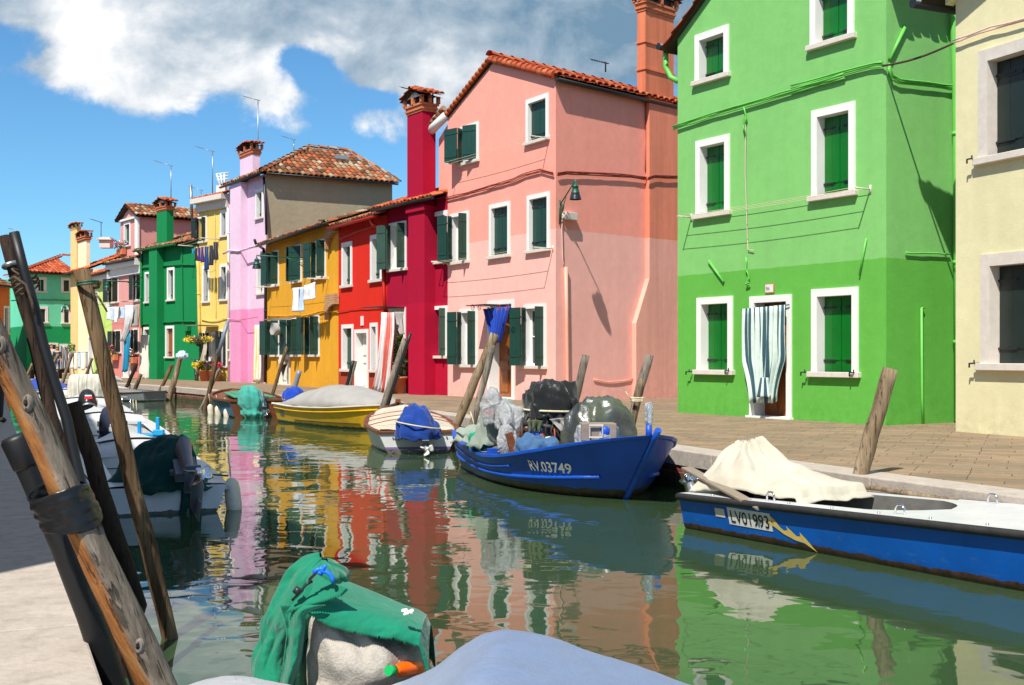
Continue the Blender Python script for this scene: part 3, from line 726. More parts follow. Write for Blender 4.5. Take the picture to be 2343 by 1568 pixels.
vs=[fg.pt(-.42,zl-.02,.12-i*7.) +V((0,0,0)) for i in (0,1)];mb.tube([fg.pt(-.42,zl-.12,.14),fg.pt(-.42,zl-.12,-7)],.07,10);mb.build('gutter',MAT['iron'],g)
pipe(g,[fg.pt(-.42,zl-.15,-.05),fg.pt(-.42,zl-.5,-.05),fg.pt(-.33,zl-.72,-.1),fg.pt(-.1,zl-.85,-.12)],.055,MAT['green_pipe'])
p6=lambda x,y,o=.07:(lambda uz:fgs.pt(uz[0],uz[1],o))(fgs.uz(*q6(x,y)))
pipe(g,[p6(541,-260,.09),p6(541,20,.09),p6(549,300,.09),p6(553,640,.09),p6(556,1470,.09)],.06,MAT['green_pipe'])
pipe(g,[p6(448,1075,.03),p6(438,1075,.05),p6(440,1385,.05),p6(443,1480,.05)],.022,MAT['green_pipe'],name='conduit')
cable(g,fg,q5,[(150,481),(300,432),(412,400),(600,345),(784,290)],MAT['green_pipe'],.016,.04,3);cable(g,fg,q6,[(0,315),(150,272),(270,240),(320,232)],MAT['green_pipe'],.016,.04,3)
cable(g,fgs,q6,[(322,238),(335,280),(360,292),(480,305),(540,315),(572,300)],MAT['green_pipe'],.016,.04,3)
cable(g,fg,q5,[(413,405),(416,500),(414,650),(420,800),(424,925),(445,930)],MAT['white_pipe'],.008,.03,1);cable(g,fg,q5,[(414,410),(422,440),(410,470),(418,500)],MAT['green_pipe'],.014,.05,3);cable(g,fg,q5,[(420,960),(418,1000),(430,1030),(418,1060),(432,1055)],MAT['green_pipe'],.012,.04,2)
cable(g,fgs,q6,[(385,882),(440,884),(500,886),(540,888)],MAT['green_pipe'],.014,.03,1)
for (a,b) in (((277,967),(333,1045)),): 
    mb=MB();A=fg.uz(*q5(*a));B=fg.uz(*q5(*b));mb.tube([fg.pt(*A,.03),fg.pt(*B,.03)],.022,8);mb.build('wall_bar',MAT['green_pipe'],g)
mb=MB();A=fg.uz(*q6(258,832));B=fg.uz(*q6(234,962));mb.tube([fg.pt(*A,.03),fg.pt(*B,.03)],.015,8);mb.build('wall_bar',MAT['green_pipe'],g)
mb=MB();A=fgs.uz(*q6(386,92));B=fgs.uz(*q6(330,210));mb.tube([fgs.pt(*A,.03),fgs.pt(*B,.03)],.03,8);mb.build('wall_bar',MAT['green_pipe'],g)
def hook(root,fac,q,x,y,s=.09,m='iron'):
    u,z=fac.uz(*q(x,y));mb=MB();mb.tube([fac.pt(u,z,-.02),fac.pt(u,z,.13)],.011,6);mb.tube([fac.pt(u-.01,z,.12),fac.pt(u-.07,z,.12),fac.pt(u-.07,z-.06,.12)],.013,6);mb.tube([fac.pt(u,z-.01,.1),fac.pt(u,z+.05,.1)],.012,6);return mb.build('shutter_catch',MAT[m],root)
hook(g,fg,q5,216,1378);hook(g,fg,q5,362,1374);hook(g,fg,q5,645,1380);hook(g,fg,q6,224,1300)
# number plate 966
u0,z1=fg.uz(*q5(485,1053));u1,_=fg.uz(*q5(518,1053));_,z0=fg.uz(*q5(485,1088))
mb=MB();fbox(mb,fg,u0,u1,z0,z1,-.01,.02);np=mb.build('number_plate',MAT['brick_red'],g)
mb=MB();fbox(mb,fg,u0+.015,u1-.015,z0+.015,z1-.015,.0,.024);mb.build('plate_face',MAT['white_mark'],np)
def wall_text(root,fac,txt,u,z,h,mat,out=.03,xs=1.,bold=.0,name='lettering'):
    vs,fs=text_mesh(txt,h/.72,0,bold,xs);mb=MB();mb.add([fac.pt(u+v[0],z+v[1],out) for v in vs],fs);return mb.build(name,mat,root)
wall_text(np,fg,'966',u0+.03,z0+.05,(z1-z0)-.1,MAT['black_mark'],.026,.62)
# ===== cream house on the right
c=empty('cream_house',(CL[0],CL[1],0),'pale cream house with near-black shutters in wide stone frames at the right edge','house')
fc=Fac(CL,CR_);S=MAT['shutter_black']
win(c,fc,q6,648,915,182,578,'closed',S,.17,.22,.1,fm=MAT['sill']);win(c,fc,q6,656,925,890,1292,'closed',S,.17,.22,.1,fm=MAT['sill'])
u,z=fc.uz(*q6(648,182));
for k,(uu) in enumerate((3.6,6.4)):
    for zz in (.95,3.55):
        a,b=fc.pt(uu,zz),fc.pt(uu+1.35,zz)
        xa=CX+F*a.x/a.y;ya=H-(zz-CZ)*F/a.y
        if a.y>9: win(c,fc,q0,xa,CX+F*b.x/b.y,H-(zz+1.5-CZ)*F/a.y,ya,'closed',S,.15,.2,.09)
zc=fc.uz(*q6(565,60))[1]+.24
body(c,fc,[(0,zc),(fc.L*.42,zc+1.7),(fc.L*.84,zc+.1),(fc.L,zc+.1)],MAT['plaster_cream'],8)
# moulded verge and roof of the cream house
mb=MB();U=fc.L*.42
for (h,o) in ((0,.1),(.1,.18)):
    a=fc.pt(-.1,zc+h-.05,-.05);b=fc.pt(U,zc+1.7+h,-.05);mb.box(a,b-a,fc.N*(o+.05),V((0,0,.1)))
mb.build('cornice',MAT['plaster_cream'],c)
o=fc.pt(-.38,zc+.0,.35);up=fc.T*U+V((0,0,1.7));up=up+fc.T*.38+V((0,0,.38*1.7/U));tiles(c,o+V((0,0,.1)),-fc.N,8.3,up,lambda u:(0,up.length),.2,.36)
o=fc.pt(U*2+.35,zc+.1,.35);up2=-fc.T*(U+.35)+V((0,0,1.85));tiles(c,o,-fc.N,8.3,up2,lambda u:(0,up2.length),.2,.36)
mb=MB();mb.tube([fc.pt(-.42,zc+.03,.42),fc.pt(-.42,zc+.03,-7)],.075,10);mb.build('gutter',MAT['iron'],c)
cable(c,fc,q6,[(566,153),(620,132),(700,105),(804,78),(900,50)],MAT['white_pipe'],.012,.05,2)
hook(c,fc,q6,640,556);hook(c,fc,q6,648,1268)
# overhead cable from green corner to cream house
mb=MB();A=fg.pt(fg.L-.02,fg.uz(*q6(318,232))[1],.05);B=(lambda uz:fc.pt(uz[0],uz[1],.05))(fc.uz(*q6(566,153)))
mb.tube([A.lerp(B,t/8)-V((0,0,.05*math.sin(math.pi*t/8))) for t in range(9)],.018,6);tag(mb.build('overhead_cable',MAT['rope_dark']),'black cable strung between the light green and the cream house','cable')
# ===== pink house
p=empty('pink_house',(PK[0],PK[1],0),'salmon pink gabled house on the corner with a lantern and a brown door','house')
fa=Fac(K9,PK);fb=Fac(PK,PB);M_=MAT['plaster_pink']
win(p,fa,q4,165,243,325,497,'x',fr=.1,dep=.16,leaves=[('L',[(.25,62),(.62,165)]),('R',[(.55,28)])])
win(p,fa,q4,450,548,208,408,'closed',fr=.11,dep=.14)
win(p,fa,q4,120,200,705,928,'open');win(p,fa,q4,290,380,665,903,'closed',fr=.11,dep=.14);win(p,fa,q4,455,553,625,878,'closed',fr=.11,dep=.14)
win(p,fa,q4,160,238,1120,1372,'open');win(p,fa,q4,440,537,1100,1378,'open')
door(p,fa,q4,283,397,1085,1515,fr=.1,dep=.32)
zg=fa.uz(1271,177)[1];ua,za=fa.uz(1126,142);ul,zlw=fa.uz(1026,262)
gp=[(0,fa.uz(1024,290)[1]),(ua,za),(fa.L,zg)]
gp[0]=(0,fa.uz(1025,268)[1])
body(p,fa,gp,M_,9.,sides=(1,0))
mb=MB();fbk=Fac(tuple(fa.pt(-.75,0,-.12).xy),tuple(fa.pt(.02,0,-.12).xy));wall(mb,fbk,0,fbk.L,4.,[(0,fa.uz(995,318)[1]),(fbk.L,gp[0][1])]);mb.add([fbk.pt(0,4,-6),fbk.pt(0,4),fbk.pt(0,fa.uz(995,318)[1]),fbk.pt(0,fa.uz(995,318)[1],-6)],[(0,1,2,3)]);mb.build('rear_wall',M_,p)
mb=MB();wall(mb,fb,0,fb.L,-.05,[(0,zg),(fb.L,zg)])
# buttress-like lower bulge on side wall and its soot-stained chimney shaft
ub,_=fb.uz(*q4(968,500));mb.build('side_wall',M_,p)
mb=MB();U0,Z0=fb.uz(*q4(965,985));U1,Z1=fb.uz(*q4(910,1180));Ue=fb.L
prof=[(ub,zg-.02),(ub,Z0)]
pts=[(ub,zg-.03),(ub,Z0),(U1,Z1),(U1,-.04),(Ue,-.04),(Ue,zg-.03)]
pts=[(ub,zg-.03),(ub,Z0),(U1,Z1),(U1,-.04),(Ue,-.04),(Ue,zg-.03)]
o_=.14
v=[fb.pt(a,b,o_) for a,b in pts]+[fb.pt(a,b,0) for a,b in pts];n=len(pts)
mb.add(v,[tuple(range(n))]+[(i,(i+1)%n,n+(i+1)%n,n+i) for i in range(n)]);bz=fb.uz(1400,200)
stucco('plaster_pink_sooty',srgb(246,178,160,.92),srgb(240,146,116,.9),4.14,vstreak=.14);mb.build('chimney_shaft',MAT['plaster_pink_sooty'],p)
# roof of pink house : ridge runs back from the canal
back=V((fb.t.x,fb.t.y,0))
up=fa.pt(ua,za)-fa.pt(fa.L,zg);ex=.3;upn=up.normalized();sl_=up.z/V((up.x,up.y)).length
hor=V((up.x,up.y,0)).normalized();pn=V((back.y,-back.x,0));pn=-pn if pn.dot(hor)<0 else pn
cosd=pn.dot(hor);sdir=(pn+V((0,0,sl_/cosd))).normalized();Ls=(up.length*V((up.x,up.y)).length/up.length)*cosd
Lsl=math.hypot(Ls,Ls*sl_/cosd)
o=fa.pt(fa.L,zg)+back*-.1-upn*.1+V((0,0,.06))
tiles(p,o,back,9.2,upn,lambda u:(0,up.length+.1),.23,.42,MAT['tile_bright'])
# verge course following the gable on canal side
mb=MB();A=fa.pt(fa.L+.05,zg+.02,.06);B=fa.pt(ua,za+.06,.06);N_=13
for i in range(N_):
    a=A.lerp(B,i/N_)+V((0,0,.03));b=A.lerp(B,(i+1.08)/N_)+V((0,0,-.005));mb.tube([a,b],[.105,.09],9)
mb.build('verge_tiles',MAT['tile_bright'],p)
A=fa.pt(-.02,gp[0][1]+.02,.05);mb=MB();N_=14
for i in range(N_):
    a=A.lerp(B,i/N_)+V((0,0,.05));b=A.lerp(B,(i+1.05)/N_)+V((0,0,.02));mb.tube([a,b],[.075,.065],8)
mb.build('verge_tiles',MAT['tile'],p)
lo=fa.pt(-.02,gp[0][1]);upl=fa.pt(ua,za)-lo;hz=V((upl.x,upl.y,0)).normalized();pl=-pn;sll=upl.z/V((upl.x,upl.y)).length/abs(pl.dot(hz));sd2=(pl*(1 if pl.dot(hz)>0 else -1)+V((0,0,sll))).normalized()
tiles(p,lo+V((0,0,.05))+back*-.06,back,9.2,upl.normalized(),lambda u:(0,upl.length),.3,.5,MAT['tile'])
A=fa.pt(ua,za)+back*-.12+V((0,0,.17));mb=MB();ridge_caps(mb,A,A+back*9.4,.13);mb.build('ridge_tiles',MAT['tile_bright'],p)
gutter(p,fb,-.1,fb.L,zg-.06,.13,.075)
# white cornice over rear wall
mb=MB();a=fa.uz(988,305);b=fa.uz(1022,262);
A=fa.pt(a[0],a[1],.0);B=fa.pt(b[0]+.05,b[1],.0)
mb.tube([A+fa.N*.1,B+fa.N*.02],.13,8);mb.build('cornice',MAT['white_plaster'],p)
mb=MB();N_=5
for i in range(N_): mb.tube([A.lerp(B,i/N_)+V((0,0,.17))+fa.N*.12,A.lerp(B,(i+1.05)/N_)+V((0,0,.15))+fa.N*.12],.08,8)
mb.build('verge_tiles',MAT['tile_old'],p)
# chimney at right
def chim_px(root,fac,x0,x1,yt,o0,o1,z0,mat,**k):
    u0,z=fac.uz(x0,yt);u1,_=fac.uz(x1,yt);return chimney(root,fac,u0,u1,o0,o1,z0,z,mat,**k)
cc=chim_px(p,fb,1476,1541,24,-.28,.0,zg-.3,MAT['plaster_stained'],cap=.5,flare=.1)
mb=MB()
u0,_=fb.uz(1476,100);u1,_=fb.uz(1541,100)
for zz in (.75,1.45): fbox(mb,fb,u0-.03,u1+.03,zg+zz,zg+zz+.05,-.31,.03)
mb.build('chimney_band',MAT['plaster_stained'],cc)
cable(p,fa,q4,[(108,642),(200,620),(300,590),(400,562),(450,538),(520,520),(575,535)],MAT['rust_wire'],.014,.04,3);cable(p,fb,q4,[(578,535),(620,530),(760,535),(900,545),(965,555)],MAT['rust_wire'],.016,.04,3)
fb2=Fac(tuple(fb.pt(ub,0,.14).xy),tuple(fb.pt(fb.L,0,.14).xy));cable(p,fb2,q4,[(972,555),(1000,545),(1050,547),(1105,548)],MAT['rust_wire'],.016,.04,3)
cable(p,fb,q4,[(603,700),(600,770),(602,850),(603,905),(610,935)],MAT['white_pipe'],.014,.03,1)
f_=lambda x,y,o=.05:(lambda uz:fb.pt(uz[0],uz[1],o))(fb.uz(*q4(x,y)))
pipe(p,[f_(615,935),f_(619,1180),f_(622,1430),f_(624,1518)],.045,MAT['pink_pipe'],name='conduit')
cable(p,fb,q4,[(740,1422),(800,1437),(850,1434),(910,1422)],MAT['pink_pipe'],.014,.02,1)
cable(p,fb,q4,[(966,200),(968,400),(965,520)],MAT['rust_wire'],.012,.02,1)
mb=MB();u,z=fb.uz(*q4(605,695));u2,z2_=fb.uz(*q4(656,733));fbox(mb,fb,u,u2,z2_,z,0,.14);mb.build('junction_box',MAT['sill'],p,bev=.01)
antenna(p,1385,142,165,33,.3,MAT['iron'])
# ===== crimson house
m_=empty('crimson_house',(K8[0],K8[1],0),'dark crimson house with a tall chimney breast and a striped door curtain','house')
fm=Fac(K8,K9)
win(m_,fm,q3,90,172,680,910,'open',sm=MAT['shutter_old']);win(m_,fm,q3,290,364,630,875,'closed',fr=.12,dep=.14,sm=MAT['shutter_old']);win(m_,fm,q3,290,364,1070,1315,'open',sm=MAT['shutter_old'])
door(m_,fm,q3,88,168,1078,1480)
zm=5.62;body(m_,fm,[(0,zm),(fm.L,zm)],MAT['plaster_crimson'],7)
eave_roof(m_,fm,0,fm.L,zm,7,.34,.42,lap=(.1,-.05))
ua_,_=fm.uz(931,400,.4);ub_,_=fm.uz(968,400,.4)
ctop=fm.uz(931,268,.3)[1]
mb=MB();fbox(mb,fm,ua_,ub_,-.05,zm-.3,-.1,.36);
mb.build('chimney_breast',MAT['plaster_crimson'],m_)
u0,_=fm.uz(931,300,.36);u1_,_=fm.uz(966,300,.36);chimney(m_,fm,u0,u1_,-.08,.36,zm-.35,ctop,MAT['plaster_crimson'],cap=.46)
mb=MB();fbox(mb,fm,ua_-.06,ub_+.06,zm-.42,zm-.28,-.1,.42);mb.build('string_course',MAT['plaster_crimson'],m_)
antenna(m_,990,205,250,33.5,.35,MAT['iron']);antenna(m_,946,205,225,36,.3,MAT['iron'])
# ===== red house
r_=empty('red_house',(K7[0],K7[1],0),'bright red two-storey house with a white door and a brown painted base','house')
fr_=Fac(K7,K8)
for a in ((878,935,622,875),(1038,1102,580,845)): win(r_,fr_,q2,*a,'closed',fr=.13,dep=.2,sill=.09,sm=MAT['shutter_old'])
win(r_,fr_,q2,877,942,1078,1340,'closed',fr=.13,dep=.2,sill=.09,sm=MAT['shutter_old']);win(r_,fr_,q2,1036,1078,1068,1345,'closed',fr=.12,dep=.2,sm=MAT['shutter_old'])
door(r_,fr_,q2,950,1026,1105,1452,leafm=MAT['door_white'])
zr=5.45;body(r_,fr_,[(0,zr),(fr_.L,zr)],MAT['plaster_red_base'],7)
eave_roof(r_,fr_,0,fr_.L,zr,7,.34,.3,mat=MAT['tile_old'],lap=(.1,.1),gm=None);plain('red_pipe',srgb(206,36,26,.85),.5,.1);gutter(r_,fr_,-.05,fr_.L,zr-.1,.34,mat=MAT['red_pipe'])
pf=lambda fac,q,x,y,o=.06:(lambda uz:fac.pt(uz[0],uz[1],o))(fac.uz(*q(x,y)))
pipe(r_,[pf(fr_,q2,1085,490,.3),pf(fr_,q2,1092,520,.25),pf(fr_,q2,1112,545),pf(fr_,q2,1122,900),pf(fr_,q2,1128,1010)],.055,MAT['red_pipe'])
cable(r_,fr_,q2,[(862,605),(900,590),(970,560),(1070,530)],MAT['red_pipe'],.016,.04,2);cable(r_,fr_,q2,[(862,1002),(930,990),(1000,985),(1110,978)],MAT['red_pipe'],.012,.04,1)
mb=MB();u,z=fr_.uz(*q2(985,1030));fbox(mb,fr_,u,u+.2,z-.3,z,0,.03);mb.build('number_plate',MAT['white_mark'],r_)
# red chimney behind
chimney(r_,fr_,fr_.L-1.1,fr_.L-.35,-3.6,-2.8,zr+.6,8.0,MAT['plaster_red'],cap=.4)
# ===== ochre house
o2=empty('ochre_house',(K6[0],K6[1],0),'mustard yellow two-storey house with dark green shutters folded open','house')
fo=Fac(K6,K7)
for a in ((480,525,672,872),(728,788,610,830)): win(o2,fo,q2,*a,'open')
win(o2,fo,q2,597,652,640,852,'x',leaves=[('L',[(.5,40)]),('R',[(.5,35)])])
for a in ((478,527,1048,1258),(592,646,1040,1258),(692,752,1025,1258)): win(o2,fo,q2,*a,'open')
door(o2,fo,q2,528,588,1045,1402,leafm=MAT['cloth_pale'],dep=.12,fm=MAT['cloth_pale'])
zo=5.62;body(o2,fo,[(0,zo),(fo.L,zo)],MAT['plaster_ochre'],7)
eave_roof(o2,fo,0,fo.L,zo,7,.34,.35,mat=MAT['tile_old'],lap=(.0,.05))
pipe(o2,[pf(fo,q2,440,605,.38),pf(fo,q2,436,625,.3),pf(fo,q2,452,655,.1),pf(fo,q2,458,800),pf(fo,q2,456,1400)],.06,MAT['iron'])
cable(o2,fo,q2,[(465,1030),(560,1035),(620,1030),(680,1030),(780,1005),(860,1008)],MAT['plaster_ochre'],.018,.04,2)
fbr=Fac(tuple(fo.pt(fo.L-.02,0,.03).xy),tuple(fo.pt(fo.L+.85,0,.03).xy))
# brick arch remnants between ochre and red house
for (zt,zb) in ((5.35,4.75),(3.2,2.35)):
    mb=MB()
    A=fo.L-.95
    for k in range(9):
        t=k/8;mb.box(fo.pt(A+.95*t,zb+.5*(1-(1-t)**2)**.5-.02,.02),fo.T*.11,fo.N*(.16),V((0,0,zt-(zb+.5*(1-(1-t)**2)**.5))))
    mb.build('brick_arch',MAT['old_brick'],o2)
mb=MB();mb.lathe(fo.pt(fo.L-.35,zo-.02,.45),[(.0,.0),(.14,.02),(.14,.05)],16);mb.build('gutter_outlet',MAT['metal'],o2)
# ===== lilac house with its beige side wall
l_=empty('lilac_house',(K5[0],K5[1],0),'tall narrow lilac pink house with a beige rendered side wall and hipped roof','house')
fl=Fac(K5,K6)
win(l_,fl,q2,395,437,325,495,'closed',fr=.13,dep=.2,sm=MAT['shutter_old']);win(l_,fl,q2,402,441,715,915,'closed',fr=.13,dep=.2,sm=MAT['shutter_old'])
win(l_,fl,q2,263,288,385,520,'closed',fr=.1,dep=.15);win(l_,fl,q2,268,290,750,828,'closed',fr=.08,dep=.15,sm=MAT['shutter_old'])
door(l_,fl,q2,390,443,1080,1405)
win(l_,fl,q2,249,276,1070,1283,'closed',fr=.08,dep=.1,sm=MAT['shutter_black'])
zL=8.45;BE=P2(897,49.4);fbe=Fac(K6,BE)
body(l_,fl,[(0,zL),(fl.L,zL)],MAT['plaster_lilac'],6.5,sides=(1,0),back=False)
mb=MB();wall(mb,fbe,0,fbe.L,-.05,[(0,zL),(fbe.L,zL)]);e=fbe.pt(fbe.L,0);a=fl.pt(0,0,-6.5);mb.add([V((e.x,e.y,-.05)),V((a.x,a.y,-.05)),V((a.x,a.y,zL)),V((e.x,e.y,zL))],[(0,1,2,3)]);mb.build('side_wall',MAT['plaster_beige'],l_)
# hipped roof
c0=fl.pt(-.1,zL,.3);c1=fl.pt(fl.L+.25,zL,.3);c2=fbe.pt(fbe.L+.2,zL,.3);rA=at(706,348,50.3);rB=at(843,360,51.2);rA.z=10.1;rB=rA+(c2-c1).normalized()*((c2-c1).length-1.2-(rA-c1).dot((c2-c1).normalized()))
def hip(root,a,b,r1,r2,mat,**k):
    e=(b-a);L=e.length;en=e.normalized();m=(r1+r2)/2-a;s=(m-en*m.dot(en));T_=s.length;sn=s.normalized()
    x1=(r1-a).dot(en);x2=(r2-a).dot(en);t1=(r1-a).dot(sn);t2=(r2-a).dot(sn)
    if x1>x2: x1,x2,t1,t2=x2,x1,t2,t1
    def ext(u):
        if u<x1: return (0,t1*max(u,0)/max(x1,.01))
        if u>x2: return (0,t2*max(L-u,0)/max(L-x2,.01))
        return (0,t1+(t2-t1)*(u-x1)/max(x2-x1,.01))
    return tiles(root,a,en,L,sn,ext,mat=mat,**k)
hip(l_,c1,c2,rA,rB,MAT['tile_old'],pitch=.24,row=.36);hip(l_,c0,c1,rA,rA,MAT['tile_old'],pitch=.24,row=.36)
mb=MB();ridge_caps(mb,c1+V((0,0,.08)),rA+V((0,0,.1)),.13);ridge_caps(mb,rA+V((0,0,.1)),rB+V((0,0,.1)),.13);ridge_caps(mb,rB+V((0,0,.1)),c2+V((0,0,.08)),.13);mb.build('ridge_tiles',MAT['tile_old'],l_)
gutter(l_,fl,-.1,fl.L+.2,zL-.03,.36);gutter(l_,fbe,-.1,fbe.L+.1,zL-.03,.34)
mb=MB();w0=rA.lerp(rB,.62);sd_=((c1+c2)/2-(rA+rB)/2);nn=(c2-c1).normalized();b0=w0+sd_*.28;nrm=nn.cross(sd_).normalized();nrm=nrm if nrm.z>0 else -nrm
mb.box(b0+nrm*.06,nn*.62,sd_.normalized()*.5,nrm*.12);mb.build('skylight',MAT['metal'],l_)
uu0,_=fl.uz(*q2(285,400));uu1,_=fl.uz(*q2(345,400))
mb=MB();fbox(mb,fl,uu0+.1,uu1+.1,-.05,zL-.1,-.05,.3);mb.build('chimney_breast',MAT['plaster_lilac'],l_)
chim_px(l_,fl,541,569,364,-.5,-.15,zL-.1,MAT['plaster_lilac'],cap=.46,style='flat',flare=.09)
pipe(l_,[pf(fl,q2,240,410,.1),pf(fl,q2,246,430),pf(fl,q2,250,700),pf(fl,q2,250,1395)],.05,MAT['white_plaster'])
pipe(l_,[pf(fl,q2,453,250,.1),pf(fl,q2,458,420),pf(fl,q2,462,575)],.05,MAT['iron'])
cable(l_,fl,q2,[(255,685),(290,668),(340,672),(450,640)],MAT['plaster_lilac'],.03,.33,2);cable(l_,fl,q2,[(255,1045),(340,1055),(450,1035)],MAT['rust_wire'],.01,.33,1)
antenna(l_,590,228,402,49,.5,MAT['metal']);antenna(l_,672,318,362,52,.4,MAT['metal'])
mb=MB()
# ===== yellow house
y_=empty('yellow_house',(K4[0],K4[1],0),'light yellow three-storey house with flower pots beside the door','house')
fy=Fac(K4,K5)
win(y_,fy,q2,70,122,475,625,'open',sm=MAT['shutter_black']);win(y_,fy,q2,197,237,440,592,'closed',fr=.13,dep=.2);win(y_,fy,q2,97,137,750,958,'closed',fr=.13,dep=.2);win(y_,fy,q2,195,238,740,948,'closed',fr=.13,dep=.2)
win(y_,fy,q2,102,140,1115,1290,'open',sm=MAT['shutter_black']);win(y_,fy,q2,195,236,1105,1318,'open',sm=MAT['shutter_black']);door(y_,fy,q2,146,186,1118,1392,leafm=MAT['door_white'])
zy=fy.uz(517,452)[1];body(y_,fy,[(0,zy),(fy.L,zy)],MAT['plaster_yellow'],7)
mb=MB();fbox(mb,fy,-.05,fy.L,zy-.45,zy-.1,0,.14);fbox(mb,fy,-.1,fy.L,zy-.1,zy+.12,0,.4);mb.build('cornice',MAT['sill'],y_)
eave_roof(y_,fy,0,fy.L,zy+.15,7,.3,.35,gm=None)
pipe(y_,[pf(fy,q2,68,640),pf(fy,q2,80,760),pf(fy,q2,85,1050),pf(fy,q2,90,1180)],.075,MAT['plaster_yellow'])
cable(y_,fy,q2,[(95,1050),(150,1060),(190,1055),(235,1042)],MAT['yellow_mark'],.02,.04,1);cable(y_,fy,q2,[(170,460),(172,700),(176,1040)],MAT['yellow_mark'],.012,.03,1)
pipe(y_,[at(439,500,53.),at(436,424,53.)],.07,MAT['metal'],name='flue');antenna(y_,486,345,450,53,.6,MAT['metal']);antenna(y_,460,434,470,55,.45,MAT['metal']);antenna(y_,391,378,470,56,.65,MAT['metal'])
mb=MB()
for k in (-1,0,1): mb.tube([at(510+k*4,432,52),at(504+k*9,398,52)],.04,5);mb.tube([at(496,405+k*7,52),at(524,402+k*7,52)],.025,5)
mb.cube(at(507,436,52),(.4,.4,.4));mb.build('antenna',MAT['white_mark'],y_)
# ===== emerald house
e_=empty('emerald_house',(K3[0],K3[1],0),'deep emerald green house with a green chimney and white window frames','house')
fe=Fac(K3,K4)
win(e_,fe,q1,1240,1295,615,865,'closed',fr=.13,dep=.2,sm=MAT['shutter_old']);win(e_,fe,q1,1228,1292,1045,1285,'closed',fr=.13,dep=.15,sm=MAT['door_wood'])
win(e_,fe,q1,1075,1112,648,880,'closed',fr=.1,dep=.2,sm=MAT['shutter_old']);win(e_,fe,q1,1112,1150,640,878,'closed',fr=.1,dep=.2,sm=MAT['shutter_old'])
door(e_,fe,q1,1066,1130,1055,1435)
ze=fe.uz(443,527)[1]-.1;ze=6.35
zel=ze
body(e_,fe,[(0,zel),(fe.L,ze)],MAT['plaster_emerald'],7)
eave_roof(e_,fe,0,fe.L,ze,7,.36,.3,mat=MAT['tile_old'],lap=(.1,0),gm=None);plain('emerald_pipe',srgb(0,128,62,.85),.5,.1);gutter(e_,fe,-.1,fe.L*.72,ze-.08,.36,.08,MAT['emerald_pipe'])
u0,_=fe.uz(*q1(1155,700));u1,_=fe.uz(*q1(1222,700));mb=MB();fbox(mb,fe,u0,u1-.1,-.05,ze-.1,-.05,.35);mb.build('chimney_breast',MAT['plaster_emerald'],e_)
chim_px(e_,fe,358,381,486,-.35,.0,ze-.2,MAT['plaster_emerald'],cap=.4,capm=MAT['brick_red'])
pipe(e_,[pf(fe,q1,1042,480,.3),pf(fe,q1,1056,520),pf(fe,q1,1052,1000),pf(fe,q1,1060,1060)],.06,MAT['emerald_pipe'])
for ys in (600,1020): cable(e_,fe,q1,[(1055,ys+15),(1150,ys+5),(1220,ys),(1345,ys-10),(1450,ys-8)],MAT['emerald_pipe'],.03,.05,1)
cable(e_,fe,q1,[(1355,370),(1358,700),(1362,1040),(1385,1090)],MAT['emerald_pipe'],.02,.04,1)
mb=MB();u,z=fe.uz(*q1(1400,1060));fbox(mb,fe,u-.25,u+.25,z-.15,z+.15,0,.2);mb.build('meter_box',MAT['emerald_pipe'],e_)
# ===== rose house
s_=empty('rose_house',(K2[0],K2[1],0),'dusty rose house with a tall gabled dormer and dark shutters','house')
fs_=Fac(K2,K3)
win(s_,fs_,q1,824,880,688,882,'open',sm=MAT['shutter_black']);win(s_,fs_,q1,1002,1048,660,865,'open',sm=MAT['shutter_black']);win(s_,fs_,q1,850,900,1075,1250,'open',sm=MAT['shutter_black']);win(s_,fs_,q1,985,1030,1065,1255,'open',sm=MAT['shutter_black'])
door(s_,fs_,q1,915,972,1080,1428,leafm=MAT['grey_wood'])
zs=fs_.uz(256,603)[1];body(s_,fs_,[(0,zs),(fs_.L,zs)],MAT['plaster_rose'],7)
mb=MB();fbox(mb,fs_,0,fs_.L,zs-.75,zs-.35,0,.12);fbox(mb,fs_,0,fs_.L,zs-.35,zs-.02,0,.35);mb.build('cornice',MAT['white_plaster'],s_)
eave_roof(s_,fs_,0,fs_.L,zs+.05,7,.34,.4,mat=MAT['tile_old'])
# dormer
fd=Fac(tuple(fs_.pt(.0,0,-.35).xy),tuple(fs_.pt(fs_.L,0,-.35).xy))
ul_,zd=fd.uz(*q1(893,265));ur_,_=fd.uz(*q1(1030,265));um,zt_=fd.uz(*q1(938,172));fd.holes=[]
dz=fd.uz(*q1(880,545))[1]
w_,hr=win(s_,fd,q1,920,968,280,465,'closed',fr=.13,dep=.15,sm=MAT['shutter_old'])
mb=MB();um=(ul_+ur_)/2;wall(mb,fd,ul_,ur_,dz-.3,[(ul_,zd),(um,zt_),(ur_,zd)],fd.holes)
mb.add([fd.pt(ur_,dz-.3),fd.pt(ur_,dz-.3,-5),fd.pt(ur_,zd,-5),fd.pt(ur_,zd)],[(0,1,2,3)]);mb.add([fd.pt(ul_,dz-.3),fd.pt(ul_,dz-.3,-5),fd.pt(ul_,zd,-5),fd.pt(ul_,zd)],[(0,1,2,3)]);mb.build('dormer',MAT['plaster_rose'],s_)
mb=MB();fbox(mb,fd,ur_-.35,ur_+.06,dz-.3,zd,0,.1);fbox(mb,fd,ul_,ur_,zd-.1,zd,0,.12);mb.build('dormer_pilaster',MAT['white_plaster'],s_)
for (uu,sg) in ((ul_-.25,1),(ur_+.25,-1)):
    a=fd.pt(uu,zd-.08,.25);b=fd.pt(um,zt_+.1,.25);up=b-a;tiles(s_,a+V((0,0,.08)),-fd.N,5.,up,(lambda L_:(lambda u:(0,L_)))(up.length),.22,.36,MAT['tile_old'])
